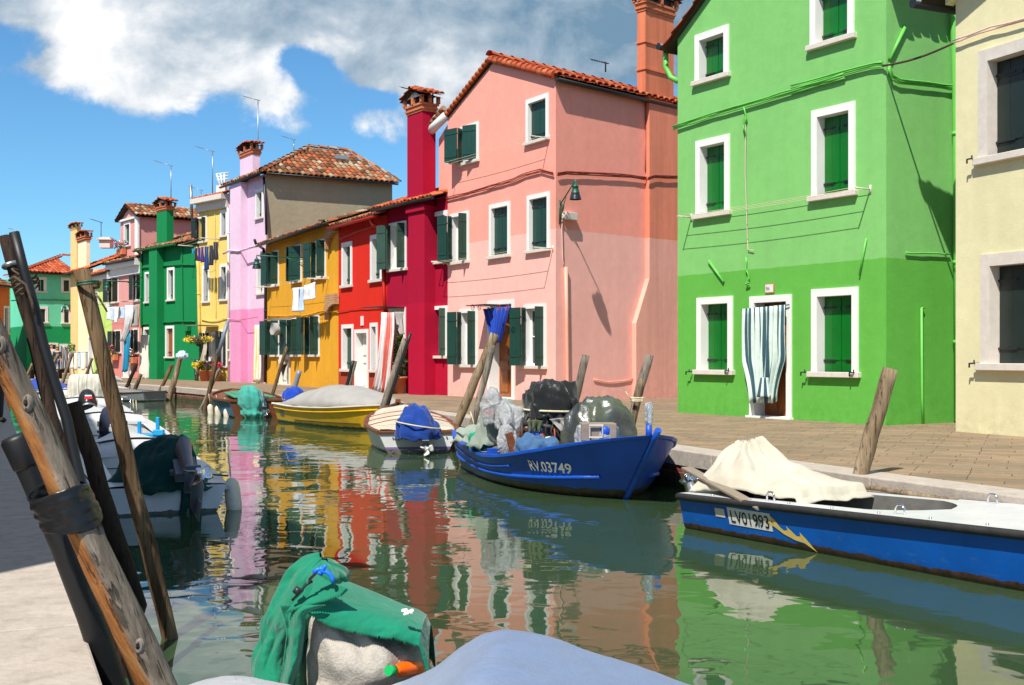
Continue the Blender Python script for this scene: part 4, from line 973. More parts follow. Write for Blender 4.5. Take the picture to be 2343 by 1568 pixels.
# ===== lime, pale and sand houses
i_=empty('lime_house',(K1[0],K1[1],0),'pale lime green house half hidden behind the leaning mooring post','house')
fi=Fac(K1,K2);win(i_,fi,q1,792,825,785,915,'closed',fr=.12,sm=MAT['shutter_old']);win(i_,fi,q1,700,730,785,915,'closed',fr=.12,sm=MAT['shutter_old']);win(i_,fi,q1,796,822,1135,1285,'closed',fr=.12);door(i_,fi,q1,745,785,1130,1415,leafm=MAT['door_white'])
zi=fi.uz(254,625)[1];body(i_,fi,[(0,zi),(fi.L,zi)],MAT['plaster_lime'],7);mb=MB();fbox(mb,fi,0,fi.L,zi-.35,zi+.05,0,.25);mb.build('cornice',MAT['white_plaster'],i_);eave_roof(i_,fi,0,fi.L,zi+.15,7,.42,.4,mat=MAT['tile'])
w2=empty('pale_house',(K0[0],K0[1],0),'pale cream yellow house with two tall chimneys beside the turquoise house','house')
fpale=Fac(K0,K1);win(w2,fpale,q1,543,577,768,942,'closed',fr=.06,sm=MAT['green_paint']);win(w2,fpale,q1,556,584,1130,1290,'closed',fr=.06,sm=MAT['green_paint']);door(w2,fpale,q1,655,692,1120,1410,leafm=MAT['grey_wood'])
zw=fpale.uz(212,615)[1];body(w2,fpale,[(0,zw),(fpale.L,zw)],MAT['plaster_pale'],7);eave_roof(w2,fpale,0,fpale.L,zw+.1,7,.42,.45,mat=MAT['tile'])
chim_px(w2,fpale,183,202,556,-.1,.12,-.05,MAT['plaster_pale'],cap=.45,style='flat',flare=.16);chim_px(w2,fpale,166,180,530,-.1,.12,-.05,MAT['plaster_sand'],cap=.3,capm=MAT['plaster_sand'],style='flat',flare=.05)
antenna(w2,231,508,560,66,.5,MAT['iron']);mb=MB();mb.cube(at(243,556,66),(.6,.6,.6));mb.cube(at(243,549,66),(.85,.85,.06));mb.build('chimney',MAT['sill'],w2)
# a further roofed block behind the lime and pale houses
h9=empty('red_roofed_house',at(240,860,75),'low house with a red tiled roof behind the lime and pale houses','house');f9=Fac((P2(205,74)),(P2(290,68)));mbx=body(h9,f9,[(0,6.3),(f9.L,6.3)],MAT['plaster_sand'],7);eave_roof(h9,f9,0,f9.L,6.9,6,.42,.4)
# ===== turquoise house closing the view
t_=empty('turquoise_house',at(62,858,71),'turquoise house with dark shutters and a red hipped roof at the end of the canal','house')
T0=P2(61,71.);T1=P2(166,73.);ft=Fac(T0,T1);TL=P2(24,75.);ftl=Fac(TL,T0)
for a in ((262,343,680,797),(450,530,685,799),(262,355,897,1027),(454,530,903,1032)): win(t_,ft,q1,*a,'closed',fr=.17,sm=MAT['shutter_black'],dep=.1,sill=.1)
door(t_,ft,q1,440,545,1178,1415,leafm=MAT['cloth_charcoal']);door(t_,ft,q1,345,430,1170,1415,leafm=MAT['shutter_black'])
zt=ft.uz(61,623)[1];body(t_,ft,[(0,zt),(ft.L,zt)],MAT['plaster_turq'],8,sides=(0,1));body(t_,ftl,[(0,zt),(ftl.L,zt)],MAT['plaster_turq'],.1,sides=(0,0),back=False,name='side_wall')
a=ft.pt(-.35,zt,.4);b=ft.pt(ft.L+.2,zt,.4);r1=at(143,583,76);r2=at(175,590,76.5);r1.z=r2.z=zt+1.35
hip(t_,a,b,r1,r2,MAT['tile_bright'],pitch=.26,row=.42);hip(t_,ftl.pt(-.2,zt,.4),a,r1,r1,MAT['tile_bright'],pitch=.26,row=.42)
mb=MB();ridge_caps(mb,a+V((0,0,.1)),r1+V((0,0,.12)),.15);ridge_caps(mb,r1+V((0,0,.12)),r2+V((0,0,.12)),.15);mb.build('ridge_tiles',MAT['tile_bright'],t_)
gutter(t_,ft,-.3,ft.L,zt-.05,.4);cable(t_,ft,q1,[(80,858),(260,850),(400,852),(520,856)],MAT['green_iron'],.03,.04,1)
antenna(t_,39,528,600,80,.5,MAT['metal'])
wall_text(t_,ft,'12',*ft.uz(*q1(483,1168)),.16,MAT['white_mark'],.03) if False else None
# orange house at far left
n_=empty('orange_house',at(-8,858,68),'orange brown house with a tiled roof at the left end of the canal','house')
fn_=Fac(P2(-60,66.),P2(22,70.));win(n_,fn_,q0,8,20,700,765,'closed',fr=.12,sm=MAT['shutter_black']);body(n_,fn_,[(0,5.4),(fn_.L,5.4)],MAT['plaster_orange'],7);eave_roof(n_,fn_,0,fn_.L,5.4,7,.5,.4,mat=MAT['tile_old'])
chimney(n_,fn_,fn_.L-1.3,fn_.L-.4,-3.4,-2.6,6,7.1,MAT['plaster_orange'],cap=.4,style='flat')
# ===== houses of the left bank, whose shade falls on the near quay
cur=V((-4.35,1.75));dv=V((-.41,.912)).normalized()
LB=[(5.6,9.7,'plaster_orange','orange plastered house on the near left bank beside the quay','tall_house'),(7.5,8.2,'plaster_rose','rose plastered house further along the left bank','house'),(7.,7.4,'plaster_pale','pale yellow house in the middle of the left bank','house'),(9.,7.2,'plaster_turq','turquoise plastered house on the left bank','house'),(10.,7.0,'plaster_lilac','lilac house far along the left bank','house'),(12.,7.0,'plaster_red','red house at the far end of the left bank','house')]
for L_,hh,mt,lab,_n in LB:
    nx=cur+dv*L_;f=Fac(tuple(cur),tuple(nx));root=empty('house',(cur.x,cur.y,0),lab,'house')
    for kx in range(2):
        for kz,zz in enumerate((.95,3.7,6.2)):
            if zz+1.6>hh: continue
            uA=L_*(.2+.5*kx);pa=f.pt(uA,zz);
            mbw=MB();W_=.95;f.holes.append((uA,uA+W_,zz,zz+1.4))
            fbox(mbw,f,uA-.1,uA,zz-.1,zz+1.5,-.15,.03);fbox(mbw,f,uA+W_,uA+W_+.1,zz-.1,zz+1.5,-.15,.03);fbox(mbw,f,uA,uA+W_,zz+1.4,zz+1.5,-.15,.028);fbox(mbw,f,uA-.14,uA+W_+.14,zz-.18,zz-.1,-.1,.09);w=mbw.build('window',MAT['frame'],root)
            s=MB();plank_leaf(s,f,(uA,-.1),0,W_/2-.005,zz,zz+1.4,3);s.build('shutter',MAT['shutter_dark'],w);s=MB();plank_leaf(s,f,(uA+W_,-.1),0,W_/2-.005,zz,zz+1.4,3,dirn=-1);s.build('shutter',MAT['shutter_dark'],w)
    body(root,f,[(0,hh),(L_,hh)],MAT[mt],7);eave_roof(root,f,0,L_,hh,7,.34,.4,pitch=.3,row=.5)
    cur=nx
# ------------------------------------------------------------ boats
def smooth(tab,s):
    if s<=tab[0][0]: return tab[0][1]
    if s>=tab[-1][0]: return tab[-1][1]
    for i in range(len(tab)-1):
        if s<=tab[i+1][0]:
            x0,y0=tab[i];x1,y1=tab[i+1];h=x1-x0;t=(s-x0)/h
            m0=(y1-tab[i-1][1])/(x1-tab[i-1][0]) if i>0 else (y1-y0)/h
            m1=(tab[i+2][1]-y0)/(tab[i+2][0]-x0) if i+2<len(tab) else (y1-y0)/h
            return (2*t**3-3*t**2+1)*y0+(t**3-2*t**2+t)*h*m0+(-2*t**3+3*t**2)*y1+(t**3-t**2)*h*m1
class Boat:
    """s forward from the stern, x to starboard, z up from the water line"""
    def __init__(s,loc,head,L,bw,bg,zg,rake=.5,rake_s=.25,zk=-.2,pw=1.,trake=0.):
        s.loc=V((loc[0],loc[1],ZW));h=V((head[0],head[1])).normalized();s.h=V((h.x,h.y,0));s.r=V((h.y,-h.x,0))
        s.L=L;s.bw=bw;s.bg=bg;s.zg_=zg;s.rake=rake;s.rs=rake_s;s.zk=zk;s.pw=pw;s.tr=trake
    def zg(s,q): return smooth(s.zg_,q)
    def w(s,q,z):
        g=s.zg(q);a=max(smooth(s.bw,q),0);b=max(smooth(s.bg,q),0)
        if z>=0: return a+(b-a)*min(z/g,1)**s.pw
        f=1-(z/s.zk);return a*max(f,0)**.5
    def world(s,q,x,z):
        t=max(0,(q/s.L-(1-s.rs))/s.rs)
        y=q+s.rake*(t**2)*(z/s.zg(s.L))-s.tr*(1-q/s.L)**3*z
        return s.loc+s.h*y+s.r*x+V((0,0,z))
    def skin(s,mb,inset=0.,z0=None,mi=0,ns=30,nz=9):
        for sd in (1,-1):
            def fn(u,v):
                q=s.L*u;g=s.zg(q)
                zz=(s.zk if z0 is None else z0);z=zz+(g-zz)*(v if z0 is not None else (v**1.0))
                return s.world(q,sd*max(s.w(q,z)-inset,0),z)
            mb.grid(fn,ns,nz,mi=mi)
    def transom(s,mb,q=0.,inset=0,z0=None,mi=0,nz=8):
        z0=s.zk if z0 is None else z0;g=s.zg(q);vs=[]
        for k in range(nz+1):
            z=z0+(g-z0)*k/nz;w=s.w(q,z)-inset;vs+=[s.world(q,-w,z),s.world(q,w,z)]
        mb.add(vs,[(2*k,2*k+1,2*k+3,2*k+2) for k in range(nz)],mi)
    def edge(s,sd,dz=0.,dx=0.,n=30,a=0.,b=1.,zf=None):
        r=[]
        for k in range(n+1):
            q=s.L*(a+(b-a)*k/n);z=s.zg(q)+dz if zf is None else zf(q);r.append(s.world(q,sd*max(s.w(q,z)+dx,0),z))
        return r
    def floor(s,mb,z,q0,q1,inset=.04,mi=0,n=16):
        vs=[]
        for k in range(n+1):
            q=q0+(q1-q0)*k/n;w=max(s.w(q,z)-inset,0);vs+=[s.world(q,-w,z),s.world(q,w,z)]
        mb.add(vs,[(2*k,2*k+1,2*k+3,2*k+2) for k in range(n)],mi)
    def deck(s,mb,q0,q1,dz=-.01,crown=.04,inner=None,mi=0,n=16,m=6,inset=.01):
        """deck between q0 and q1; inner(q) leaves an open well of that half width"""
        for sd in (1,-1):
            def fn(u,v):
                q=q0+(q1-q0)*u;z=s.zg(q)+dz;w=max(s.w(q,z)-inset,0);iw=min(inner(q),w) if inner else 0
                x=iw+(w-iw)*v;return s.world(q,sd*x,z+crown*(1-(x/max(w,.01))**2))
            mb.grid(fn,n,m,mi=mi)
    def thwart(s,mb,q,z,wd=.22,th=.03,mi=0):
        w=s.w(q,z)-.03;a=s.world(q-wd/2,-w,z);mb.box(a,s.r*2*w,s.h*wd,V((0,0,th)),mi)
def rail(parent,b,mat,wd=.05,th=.04,name='gunwale',a=0.,e=1.,dz=0.,dx=0.,stern=True):
    mb=MB()
    for sd in (1,-1):
        for (o1,o2) in ((-.02,wd),):
            P=[];n=34
            for k in range(n+1):
                q=b.L*(a+(e-a)*k/n);z=b.zg(q)+dz;w=b.w(q,z);wi=max(w-.035,0);wo=w+dx+wd*.6
                P+=[b.world(q,sd*wi,z),b.world(q,sd*wo,z),b.world(q,sd*wo,z+th),b.world(q,sd*wi,z+th)]
            mb.add(P,[(k*4+j,k*4+(j+1)%4,k*4+4+(j+1)%4,k*4+4+j) for k in range(n) for j in range(4)]+[(0,1,2,3),(n*4+3,n*4+2,n*4+1,n*4)],0,False)
    if stern:
        z=b.zg(0)+dz;w=b.w(0,z);p=b.world(0,-w,z+.001);mb.box(p-b.h*.03,b.r*2*w,b.h*.07,V((0,0,th-.002)))
    return mb.build(name,mat,parent,bev=.008)
def strake(parent,b,mat,zf,r=.028,name='rubbing_strake',a=0.,e=.96,sides=(1,-1)):
    mb=MB()
    for sd in sides: mb.tube(b.edge(sd,dx=.005,zf=zf,a=a,b=e),r,6)
    return mb.build(name,mat,parent)
def fender(name,p,L=.5,r=.09,label=None,mat=None,tilt=(0,0,-1),group='white fenders hung on the wooden boat'):
    mb=MB();p=V(p);d=V(tilt).normalized();pts=[p+d*(L*t) for t in (0,.04,.12,.3,.7,.88,.96,1)];mb.tube(pts,[r*.3,r*.55,r*.9,r,r,r*.9,r*.6,r*.25],14)
    o=mb.build(name,mat or MAT['plastic_cream'],None);s=MB();s.tube([p-d*.02,p-d*.1+V((0,0,.02)),p-d*.28],.008,6);s.build('rope',MAT['rope'],o);return tag(o,label,'fender',group)
def outboard(parent,b,q=0.,x=0.,tilt=0.,col='motor_black',z=None,k=1.,marks=None,cowl=True,name='outboard_motor',white_prop=False):
    """motor clamped to the transom; local +Y forward, pivots on the transom top"""
    z=b.zg(0)+.05 if z is None else z
    o=b.world(q,x,z);M=Matrix.Translation(o)@Matrix(((b.r.x,b.h.x,0,0),(b.r.y,b.h.y,0,0),(0,0,1,0),(0,0,0,1)))@Matrix.Rotation(-tilt,4,'X')@Matrix.Translation((0,-.16*k,0))@Matrix.Scale(k,4)
    mb=MB(M)   # midsection + gearcase
    mb.lathe((0,0,-.62),[(.05,0),(.06,.2),(.075,.4),(.1,.62),(.12,.7)],14,0,.62,1.15)
    mb.cube((0,-.03,-.5),(.13,.28,.02));mb.tube([(0,.15,-.78),(0,.08,-.78),(0,-.12,-.78),(0,-.2,-.78)],[.012,.05,.055,.04],12)
    mb.lathe((0,0,-.8),[(.035,0),(.045,.2)],10,0,.5,1.6)
    mb.box((-.006,.1,-.98),(.012,0,0),(0,-.2,0),(0,.06,.2))
    mb.cube((0,.12,-.06),(.2,.09,.34));mb.cube((0,.17,.0),(.26,.05,.14));mb.tube([(0,.17,.1),(0,.42,.2),(0,.66,.24)],[.025,.022,.028],8)
    m=mb.build(name,MAT['motor_grey' if col!='motor_black' else 'motor_grey'],parent,bev=.004)
    p=MB(M);p.tube([(0,-.2,-.78),(0,-.3,-.78)],[.04,.022],12)
    for i in range(3):
        a=i*2.094+.4;
        def fn(u,v,a=a):
            r=.03+.1*u;aa=a+(v-.5)*1.1*(.6+.4*math.sin(u*3.14));return (r*math.cos(aa),-.24-.04*(v-.5)*2,-.78+r*math.sin(aa))
        p.grid(fn,5,5)
    p.build('propeller',MAT['plastic_white' if white_prop else 'chrome'],m,solid=.006)
    if cowl:
        c=MB(M)
        c.lathe((0,-.03,.06),[(.13,0),(.165,.04),(.175,.14),(.172,.22),(.16,.3),(.13,.37),(.07,.41),(.0,.42)],28,0,.82,1.28)
        c.build('cowl',MAT[col],m,bev=0)
        c=MB(M);c.lathe((0,-.03,.1),[(.178,0),(.182,.01),(.182,.025),(.178,.035)],28,0,.83,1.28);c.build('cowl_trim',MAT['metal'],m)
        if marks:
            mk_=[MAT['red_mark'] if col=='motor_black' else MAT['white_mark'],MAT['white_mark'],MAT['blue_cord']]
            for sd in (1,-1):
                for (y0,y1,z0,z1,mi) in marks: mm=MB(M);mm.add([(sd*.1475,y0,z0),(sd*.1475,y1,z0),(sd*.146,y1,z1),(sd*.146,y0,z1)],[(0,1,2,3)],0);mm.build('cowl_marking',mk_[mi],m)
            for (x0,x1,z0,z1,mi) in ((-.06,.06,.2,.25,0),(-.05,.05,.255,.28,1)): mm=MB(M);mm.add([(x0,-.03-.2265,z0),(x1,-.03-.2265,z0),(x1,-.03-.222,z1),(x0,-.03-.222,z1)],[(0,1,2,3)],0);mm.build('cowl_marking',mk_[mi],m)
    return m
def on_side(b,sd,q0,z0,vs,off=.004,flip=False):
    out=[]
    for v in vs:
        q=q0+v[0];z=z0+v[1];out.append(b.world(q,sd*(b.w(q,z)+off+(v[2] if len(v)>2 else 0)),z))
    return out
hullm('hull_blue',srgb(8,86,205,.85),wl=.1,scuff=.3,rough=.45,scol=srgb(60,100,160,.6))
hullm('hull_blue2',srgb(4,98,196,.9),band=(.07,.03,.02,1),wl=.055,scuff=.6,scol=srgb(110,140,150,.7),rough=.35)
hullm('hull_white',srgb(232,232,228,.85),band=(.1,.08,.05,1),wl=.05,scuff=.3,scol=srgb(170,150,120,.8))
hullm('hull_yellow',srgb(246,190,30,1.),band=(.09,.06,.02,1),wl=.05,scuff=.2,scol=srgb(160,110,30,.8))
hullm('hull_wood',srgb(86,140,180,.75),band=(.03,.03,.03,1),wl=.03,scuff=.7,scol=srgb(150,120,90,.7),rough=.7,coat=0)
hullm('hull_grey',srgb(150,156,158,.7),band=(.03,.035,.02,1),wl=.04,scuff=.4,rough=.7,coat=0)
hullm('hull_offwhite',srgb(226,228,232,.85),band=(.05,.04,.03,1),wl=.03,scuff=.2)
# ---- big blue boat, bow towards the viewer
b1=Boat((-.16,16.75),(.315,-.949),4.4,[(0,.6),(.6,.74),(2.,.86),(3.1,.78),(3.8,.52),(4.2,.22),(4.4,0)],[(0,.66),(.6,.82),(2,.96),(3.1,.95),(3.75,.8),(4.2,.44),(4.4,.02)],[(0,.43),(1,.36),(2.2,.31),(3.1,.37),(3.8,.5),(4.4,.7)],rake=.72,rake_s=.3,zk=-.22,pw=.8,trake=.25)
B1=empty('blue_boat',b1.loc,'heavy blue wooden boat with a black-hooded motor and the number RV.03749','boat')
mb=MB();b1.skin(mb,ns=40,nz=12);b1.transom(mb);mb.build('hull',MAT['hull_blue'],B1)
mb=MB();b1.skin(mb,inset=.045,z0=.0,ns=36,nz=4);b1.transom(mb,.06,.04,0.);b1.floor(mb,.03,.05,4.3,.05);mb.build('inner_hull',MAT['blue_wood'],B1)
rail(B1,b1,MAT['blue_wood'],.06,.045);strake(B1,b1,MAT['blue_wood'],lambda q:b1.zg(q)*.36+.02,.026);strake(B1,b1,MAT['blue_wood'],lambda q:b1.zg(q)-.1,.018,e=.72)
mb=MB();b1.deck(mb,3.6,4.4,-.0,.03);mb.build('foredeck',MAT['blue_wood'],B1)
for q in (.35,1.25): mb=MB();b1.thwart(mb,q,.24,.26,.035);mb.build('thwart',MAT['grey_wood'],B1,bev=.004)

for a_ in ((.08,.3,.2,.04),(1.9,.26,.14,.035)): mb=MB();b1.thwart(mb,*a_);mb.build('thwart',MAT['blue_wood'],B1,bev=.004)
mb=MB();st=[b1.world(4.4,0,z) for z in (-.2,-.05,.1,.3,.5,.7,.8)];mb.tube([p+b1.h*.015 for p in st],.035,6);mb.build('stem_post',MAT['blue_wood'],B1)
for x in (.0,):
    mb=MB();o=b1.world(3.72,x,b1.zg(3.72)-.0);mb.lathe(o,[(.05,0),(.05,.12),(.045,.16),(.065,.2),(.068,.25),(.04,.28),(0,.285)],14);mb.build('mooring_bitt',MAT['blue_wood'],B1)
for q in (1.75,2.6): mb=MB();mb.cube(b1.world(q,(b1.w(q,.4)-.03),b1.zg(q)+.07),(.1,.12,.08),ax=[b1.r,b1.h,V((0,0,1))]);mb.build('oarlock_block',MAT['blue_wood'],B1)
vs,fs=text_mesh('RV.03749',.165,0,.003,.72);w0=max(v[0] for v in vs)
mb=MB();mb.add(on_side(b1,1,3.56,.265,vs,.012),fs);mb.build('registration_number',MAT['white_mark'],B1)
# engine standing amidships under the black hood
e1=at(1262,1035,13.9)
ENG=empty('covered_engine',(e1.x,e1.y,-.4),'tall black engine with cables and a bare gearcase standing in the blue boat','engine')
mb=MB();c=V((e1.x+.02,e1.y,-.38));mb.cube(c+V((0,0,.18)),(.3,.34,.42),rz=.3);mb.cube(c+V((.02,0,.55)),(.26,.3,.5),rz=.25);mb.cube(c+V((.06,-.1,.3)),(.18,.2,.6),rz=.4);mb.build('engine_block',MAT['motor_black'],ENG,bev=.03)
mb=MB();cc_=V((e1.x,e1.y,0));mb.cube(cc_+V((.0,-.0,.4)),(.36,.4,.3),rz=.3);mb.build('powerhead',MAT['motor_black'],ENG,bev=.05)
mb=MB()
for i in range(7): 
    x=-.26+.07*i;mb.tube([cc_+V((x,-.24,.36+.03*math.sin(i))),cc_+V((x-.04,-.3,.22)),cc_+V((x+.02,-.27,.05+.03*i%.1)),cc_+V((x+.05,-.2,-.1))],.009+.004*(i%3),6)
mb.tube([cc_+V((-.34,-.2,.3)),cc_+V((-.05,-.26,.27)),cc_+V((.06,-.26,.24))],.03,8);mb.tube([cc_+V((-.36,-.2,.33)),cc_+V((-.36,-.22,.1)),cc_+V((-.3,-.22,-.02))],.018,7)
mb.build('cable_loom',MAT['rub_black'],ENG)
mb=MB();mb.box(cc_+V((-.2,-.3,-.12)),V((.11,0,.02)),V((0,.05,0)),V((.07,0,.26)));mb.build('tank_panel',MAT['plastic_cream'],ENG,bev=.008)
mb=MB();mb.tube([cc_+V((.02,-.3,.25)),cc_+V((.03,-.31,.1)),cc_+V((.02,-.3,-.02))],.01,6);mb.lathe(cc_+V((-.13,-.29,.12)),[(0,0),(.04,.01),(.045,.04),(.02,.07)],10);mb.build('rusty_fitting',MAT['rust_wire'],ENG)
mb=MB();mb.lathe(cc_+V((.12,-.3,-.36)),[(.0,.0),(.12,.02),(.14,.09),(.13,.15),(0,.17)],16);mb.cube(cc_+V((.02,-.28,-.22)),(.26,.2,.1));mb.build('fuel_drum',MAT['motor_black'],ENG,bev=.01)
drape('engine_hood',V((e1.x,e1.y,.5)),[(.02,.29),(.18,.295),(.28,.26),(.33,.15),(.34,.04),(.33,-.06),(.33,-.16)],MAT['cloth_black'],folds=7,amp=.09,sd=4,rz=.3,sx=.98,sy=.85,crease=.045,label='shiny black tarpaulin hood tied over the tall engine of the blue boat',cat='tarpaulin')
mb=MB();mb.tube([V((e1.x+.335*math.cos(a),e1.y+.3*math.sin(a),.45+.02*math.cos(a*1.)-.03*math.cos(a))) for a in [i*math.pi/15 for i in range(31)]],.013,7,cap=False);tag(mb.build('hood_rope',MAT['rope']),'pale rope lashed round the black engine hood','rope')
def rag(name,top,drop,w,mat,label,cat='cloth',rz=0,sd=1,folds=2.5,amp=.03,lean=(0,0,0),nrm=None,gather=.2,parent=None,tp=None,group=None,solid=.005):
    a=V((math.cos(rz),math.sin(rz),0));t=V(top);return cloth(name,[t-a*w/2,t-a*w*.1+V((0,0,.015)),t+a*w/2],drop,folds,amp,nrm or V((a.y,-a.x,0)),mat,parent,30,12,sd=sd,label=label,cat=cat,group=group,lean=lean,gather=gather,solid=solid,taper=tp)
rag('olive_flap',cc_+V((.3,-.1,.36)),.4,.2,MAT['cloth_olive'],'olive tarpaulin flap hanging at the right of the black engine','tarpaulin',rz=.5,sd=2,gather=.7)
rag('grey_flap',cc_+V((.13,-.3,.36)),.16,.34,MAT['cloth_grey'],'grey lining flap hanging below the black hood','tarpaulin',rz=.1,sd=6,gather=.3,lean=(.08,0,0))
rag('olive_flap',cc_+V((-.2,-.28,.34)),.14,.18,MAT['cloth_olive'],'small olive flap at the left below the black hood','tarpaulin',rz=-.1,sd=9)
# grey plastic wrapped heap right of the engine
hp=at(1372,960,13.4)
HP=drape('wrapped_heap',V((hp.x+.02,hp.y+.3,.12)),[(.02,.5),(.14,.49),(.25,.43),(.34,.3),(.4,.1),(.42,-.1),(.43,-.25)],MAT['cloth_sagegreen'],folds=5,amp=.12,sd=14,rz=.4,sx=1.1,sy=.8,crease=.035,label='grey green tarpaulin heap beside the engine in the blue boat',cat='tarpaulin')
t=NT('heap_tarp');n=t.noise(2.2,3,.5);r=t.ramp(n,[(.35,srgb(58,64,70,.75)),(.6,srgb(92,98,80,.75))]);t.col(r);t.set(Roughness=.3,Coat_Weight=.5,Coat_Roughness=.15);n2=t.noise(8,5,.6);t.bump(n2,1.,.02);HP.data.materials[0]=t.m
BX=empty('wooden_crate',V((hp.x-.12,hp.y-.25,-.2)),'small brown wooden crate wrapped in clear plastic in the blue boat','crate')
mb=MB();c_=V((hp.x-.04,hp.y-.2,.24));mb.cube(c_,(.4,.26,.2),rz=.05);mb.cube(c_+V((0,0,-.26)),(.36,.2,.3),rz=.05);mb.build('box',MAT['grey_wood'],BX,bev=.01)
mb=MB()
for (x0,x1,z0,z1) in ((-.08,.08,.075,.09),(-.08,.08,-.06,-.045),(-.08,-.065,-.045,.075),(.065,.08,-.045,.075)): mb.box(c_+V((x0-.03,-.18,z0)),V((x1-x0,.01,0)),V((0,.02,0)),V((0,0,z1-z0)))
mb.build('label_frame',MAT['plastic_cream'],BX)
drape('plastic_sheet',c_+V((0,.02,-.05)),[(.02,.13),(.17,.125),(.22,.1),(.235,.0),(.23,-.12),(.21,-.2)],MAT['plastic_sheet'],folds=8,amp=.1,sd=22,rz=.05,sx=1.02,sy=.72,crease=.03,label='clear plastic sheet crumpled over the wooden crate in the blue boat',cat='plastic sheet')
# bagged bundles at the left of the engine
def bag(name,px,py,d,w,h,mat,label,sd=1,neck=None,rz=0,amp=.12,sx=1,sy=.8,cat='bag',lean=(0,0),bot=.6,crease=.04):
    c=at(px,py,d);R=w/2
    return drape(name,V((c.x,c.y,c.z)),[(.01,h*.5),(R*.45,h*.47),(R*.85,h*.3),(R,h*.05),(R*.92,-h*.22),(R*bot,-h*.5)],mat,folds=6,amp=amp,sd=sd,rz=rz,sx=sx,sy=sy,crease=crease,label=label,cat=cat,top_shift=lean)
bag('canvas_bundle',1128,966,14.5,.5,.56,MAT['cloth_sagegreen'],'sage green canvas bundle behind the plastic bags in the blue boat',3,lean=(.1,0),bot=1.15,crease=.06)
bag('plastic_bag',1127,928,14.2,.28,.42,MAT['plastic_sheet'],'clear plastic bag standing upright with something pink inside',7,lean=(-.02,0),bot=.8)
bag('pink_cloth',1118,945,14.2,.14,.1,MAT['cloth_red'],'pink cloth inside the upright clear plastic bag',8,cat='cloth')
bag('plastic_bag',1168,956,14.0,.38,.32,MAT['plastic_sheet'],'clear plastic bag tied at its neck left of the engine',12,lean=(-.02,0),bot=.35,crease=.06)
bag('plastic_bag',1160,1008,13.9,.24,.42,MAT['plastic_sheet'],'loose clear plastic hanging below the tied bag over the gunwale',17,lean=(.03,0),bot=.4)
bag('teal_bundle',1107,1003,14.6,.36,.18,MAT['cloth_teal'],'teal cloth bundle lying on the stern thwart of the blue boat',21,cat='cloth',bot=1.1)
bag('grey_rag',1096,992,15.,.55,.2,MAT['cloth_sagegreen'],'grey canvas spread at the stern of the blue boat',23,cat='cloth',bot=1.2)
bag('denim_sack',1226,1028,13.5,.46,.26,MAT['cloth_denim'],'crumpled blue tarpaulin sack in front of the engine',27,cat='tarpaulin',bot=1.05,crease=.07,amp=.14)
mb=MB();o=at(1190,1010,13.8);mb.cube(o,(.1,.05,.34),ax=[V((.9,.3,-.3)).normalized(),V((-.3,.95,0)).normalized(),V((.3,.1,.95)).normalized()]);mb.cube(o+V((-.1,0,-.04)),(.09,.05,.3),ax=[V((.9,.3,.3)).normalized(),V((-.3,.95,0)).normalized(),V((-.3,.1,.95)).normalized()]);tag(mb.build('wooden_prop',MAT['varnish'],None,bev=.004),'brown wooden prop frame between the plastic bag and the blue sack','wood')
bt=b1.world(4.1,-.2,.78)
BT=empty('plastic_bottle',bt,'clear plastic bottle upturned on a blue peg at the bow of the blue boat','bottle')
mb=MB();mb.tube([bt-V((0,0,.12)),bt+V((0,0,.03))],.035,10);mb.build('peg',MAT['blue_wood'],BT)
mb=MB();mb.lathe(bt,[(.015,.02),(.03,.03),(.045,.06),(.046,.1),(.042,.12),(.046,.14),(.042,.17),(.046,.19),(.042,.22),(.044,.25),(.03,.27),(0,.272)],18);mb.build('shell',MAT['clear_bottle'],BT)
mb=MB();mb.lathe(bt,[(.012,.02),(.03,.06),(.018,.09),(.032,.12),(.016,.15),(.03,.19),(.018,.22),(.01,.25)],9);mb.build('foil',MAT['chrome'],BT)
# ---- right foreground blue and white boat
b2=Boat((1.99,10.73),(.56,-.83),7.2,[(0,.52),(1.5,.56),(3.2,.6),(5,.54),(6.3,.3),(7.2,0)],[(0,.6),(1.5,.66),(3.2,.7),(5,.66),(6.3,.45),(7.2,.02)],[(0,.31),(2,.37),(4,.42),(6,.46),(7.2,.54)],rake=.6,zk=-.2,pw=.9)
B2=empty('blue_white_boat',b2.loc,'blue hulled boat with white deck, plate LV01993 and a cream tarpaulin at its stern','boat')
mb=MB();b2.skin(mb,ns=40,nz=12);b2.transom(mb);mb.build('hull',MAT['hull_blue2'],B2)
inn=lambda q:(max(0,min(.47,.47*math.sqrt(max(0,1-((q-1.3)/1.05)**2))*1.3)) )
mb=MB();b2.deck(mb,.0,4.2,.012,.0,inner=inn,n=90,m=4);b2.deck(mb,4.2,7.2,.012,.12,n=20);mb.build('deck',MAT['deck_white'],B2)
mb=MB()
for sd in (1,-1):
    mb.grid(lambda u,v:b2.world(.26+2.08*u,sd*inn(.26+2.08*u),(b2.zg(.26+2.08*u)+.012)-v*.3),50,3)
b2.floor(mb,.02,.1,3.5,.1);mb.build('cockpit',MAT['cockpit_grey'],B2)
mb=MB()
for sd in (1,-1): mb.tube(b2.edge(sd,dx=.012,dz=-.018,n=40),.032,8)
mb.tube([b2.world(-.01,-.6,.29),b2.world(-.01,.6,.29)],.03,8);mb.build('rub_rail',MAT['rub_black'],B2)
for k in range(14):
    q=.4+k*.45;mb=MB();mb.lathe(b2.world(q,b2.w(q,.3)-.05,b2.zg(q)+.02),[(0,.006),(.011,.004),(.012,-.01)],8);mb.build('screw',MAT['metal'],B2)
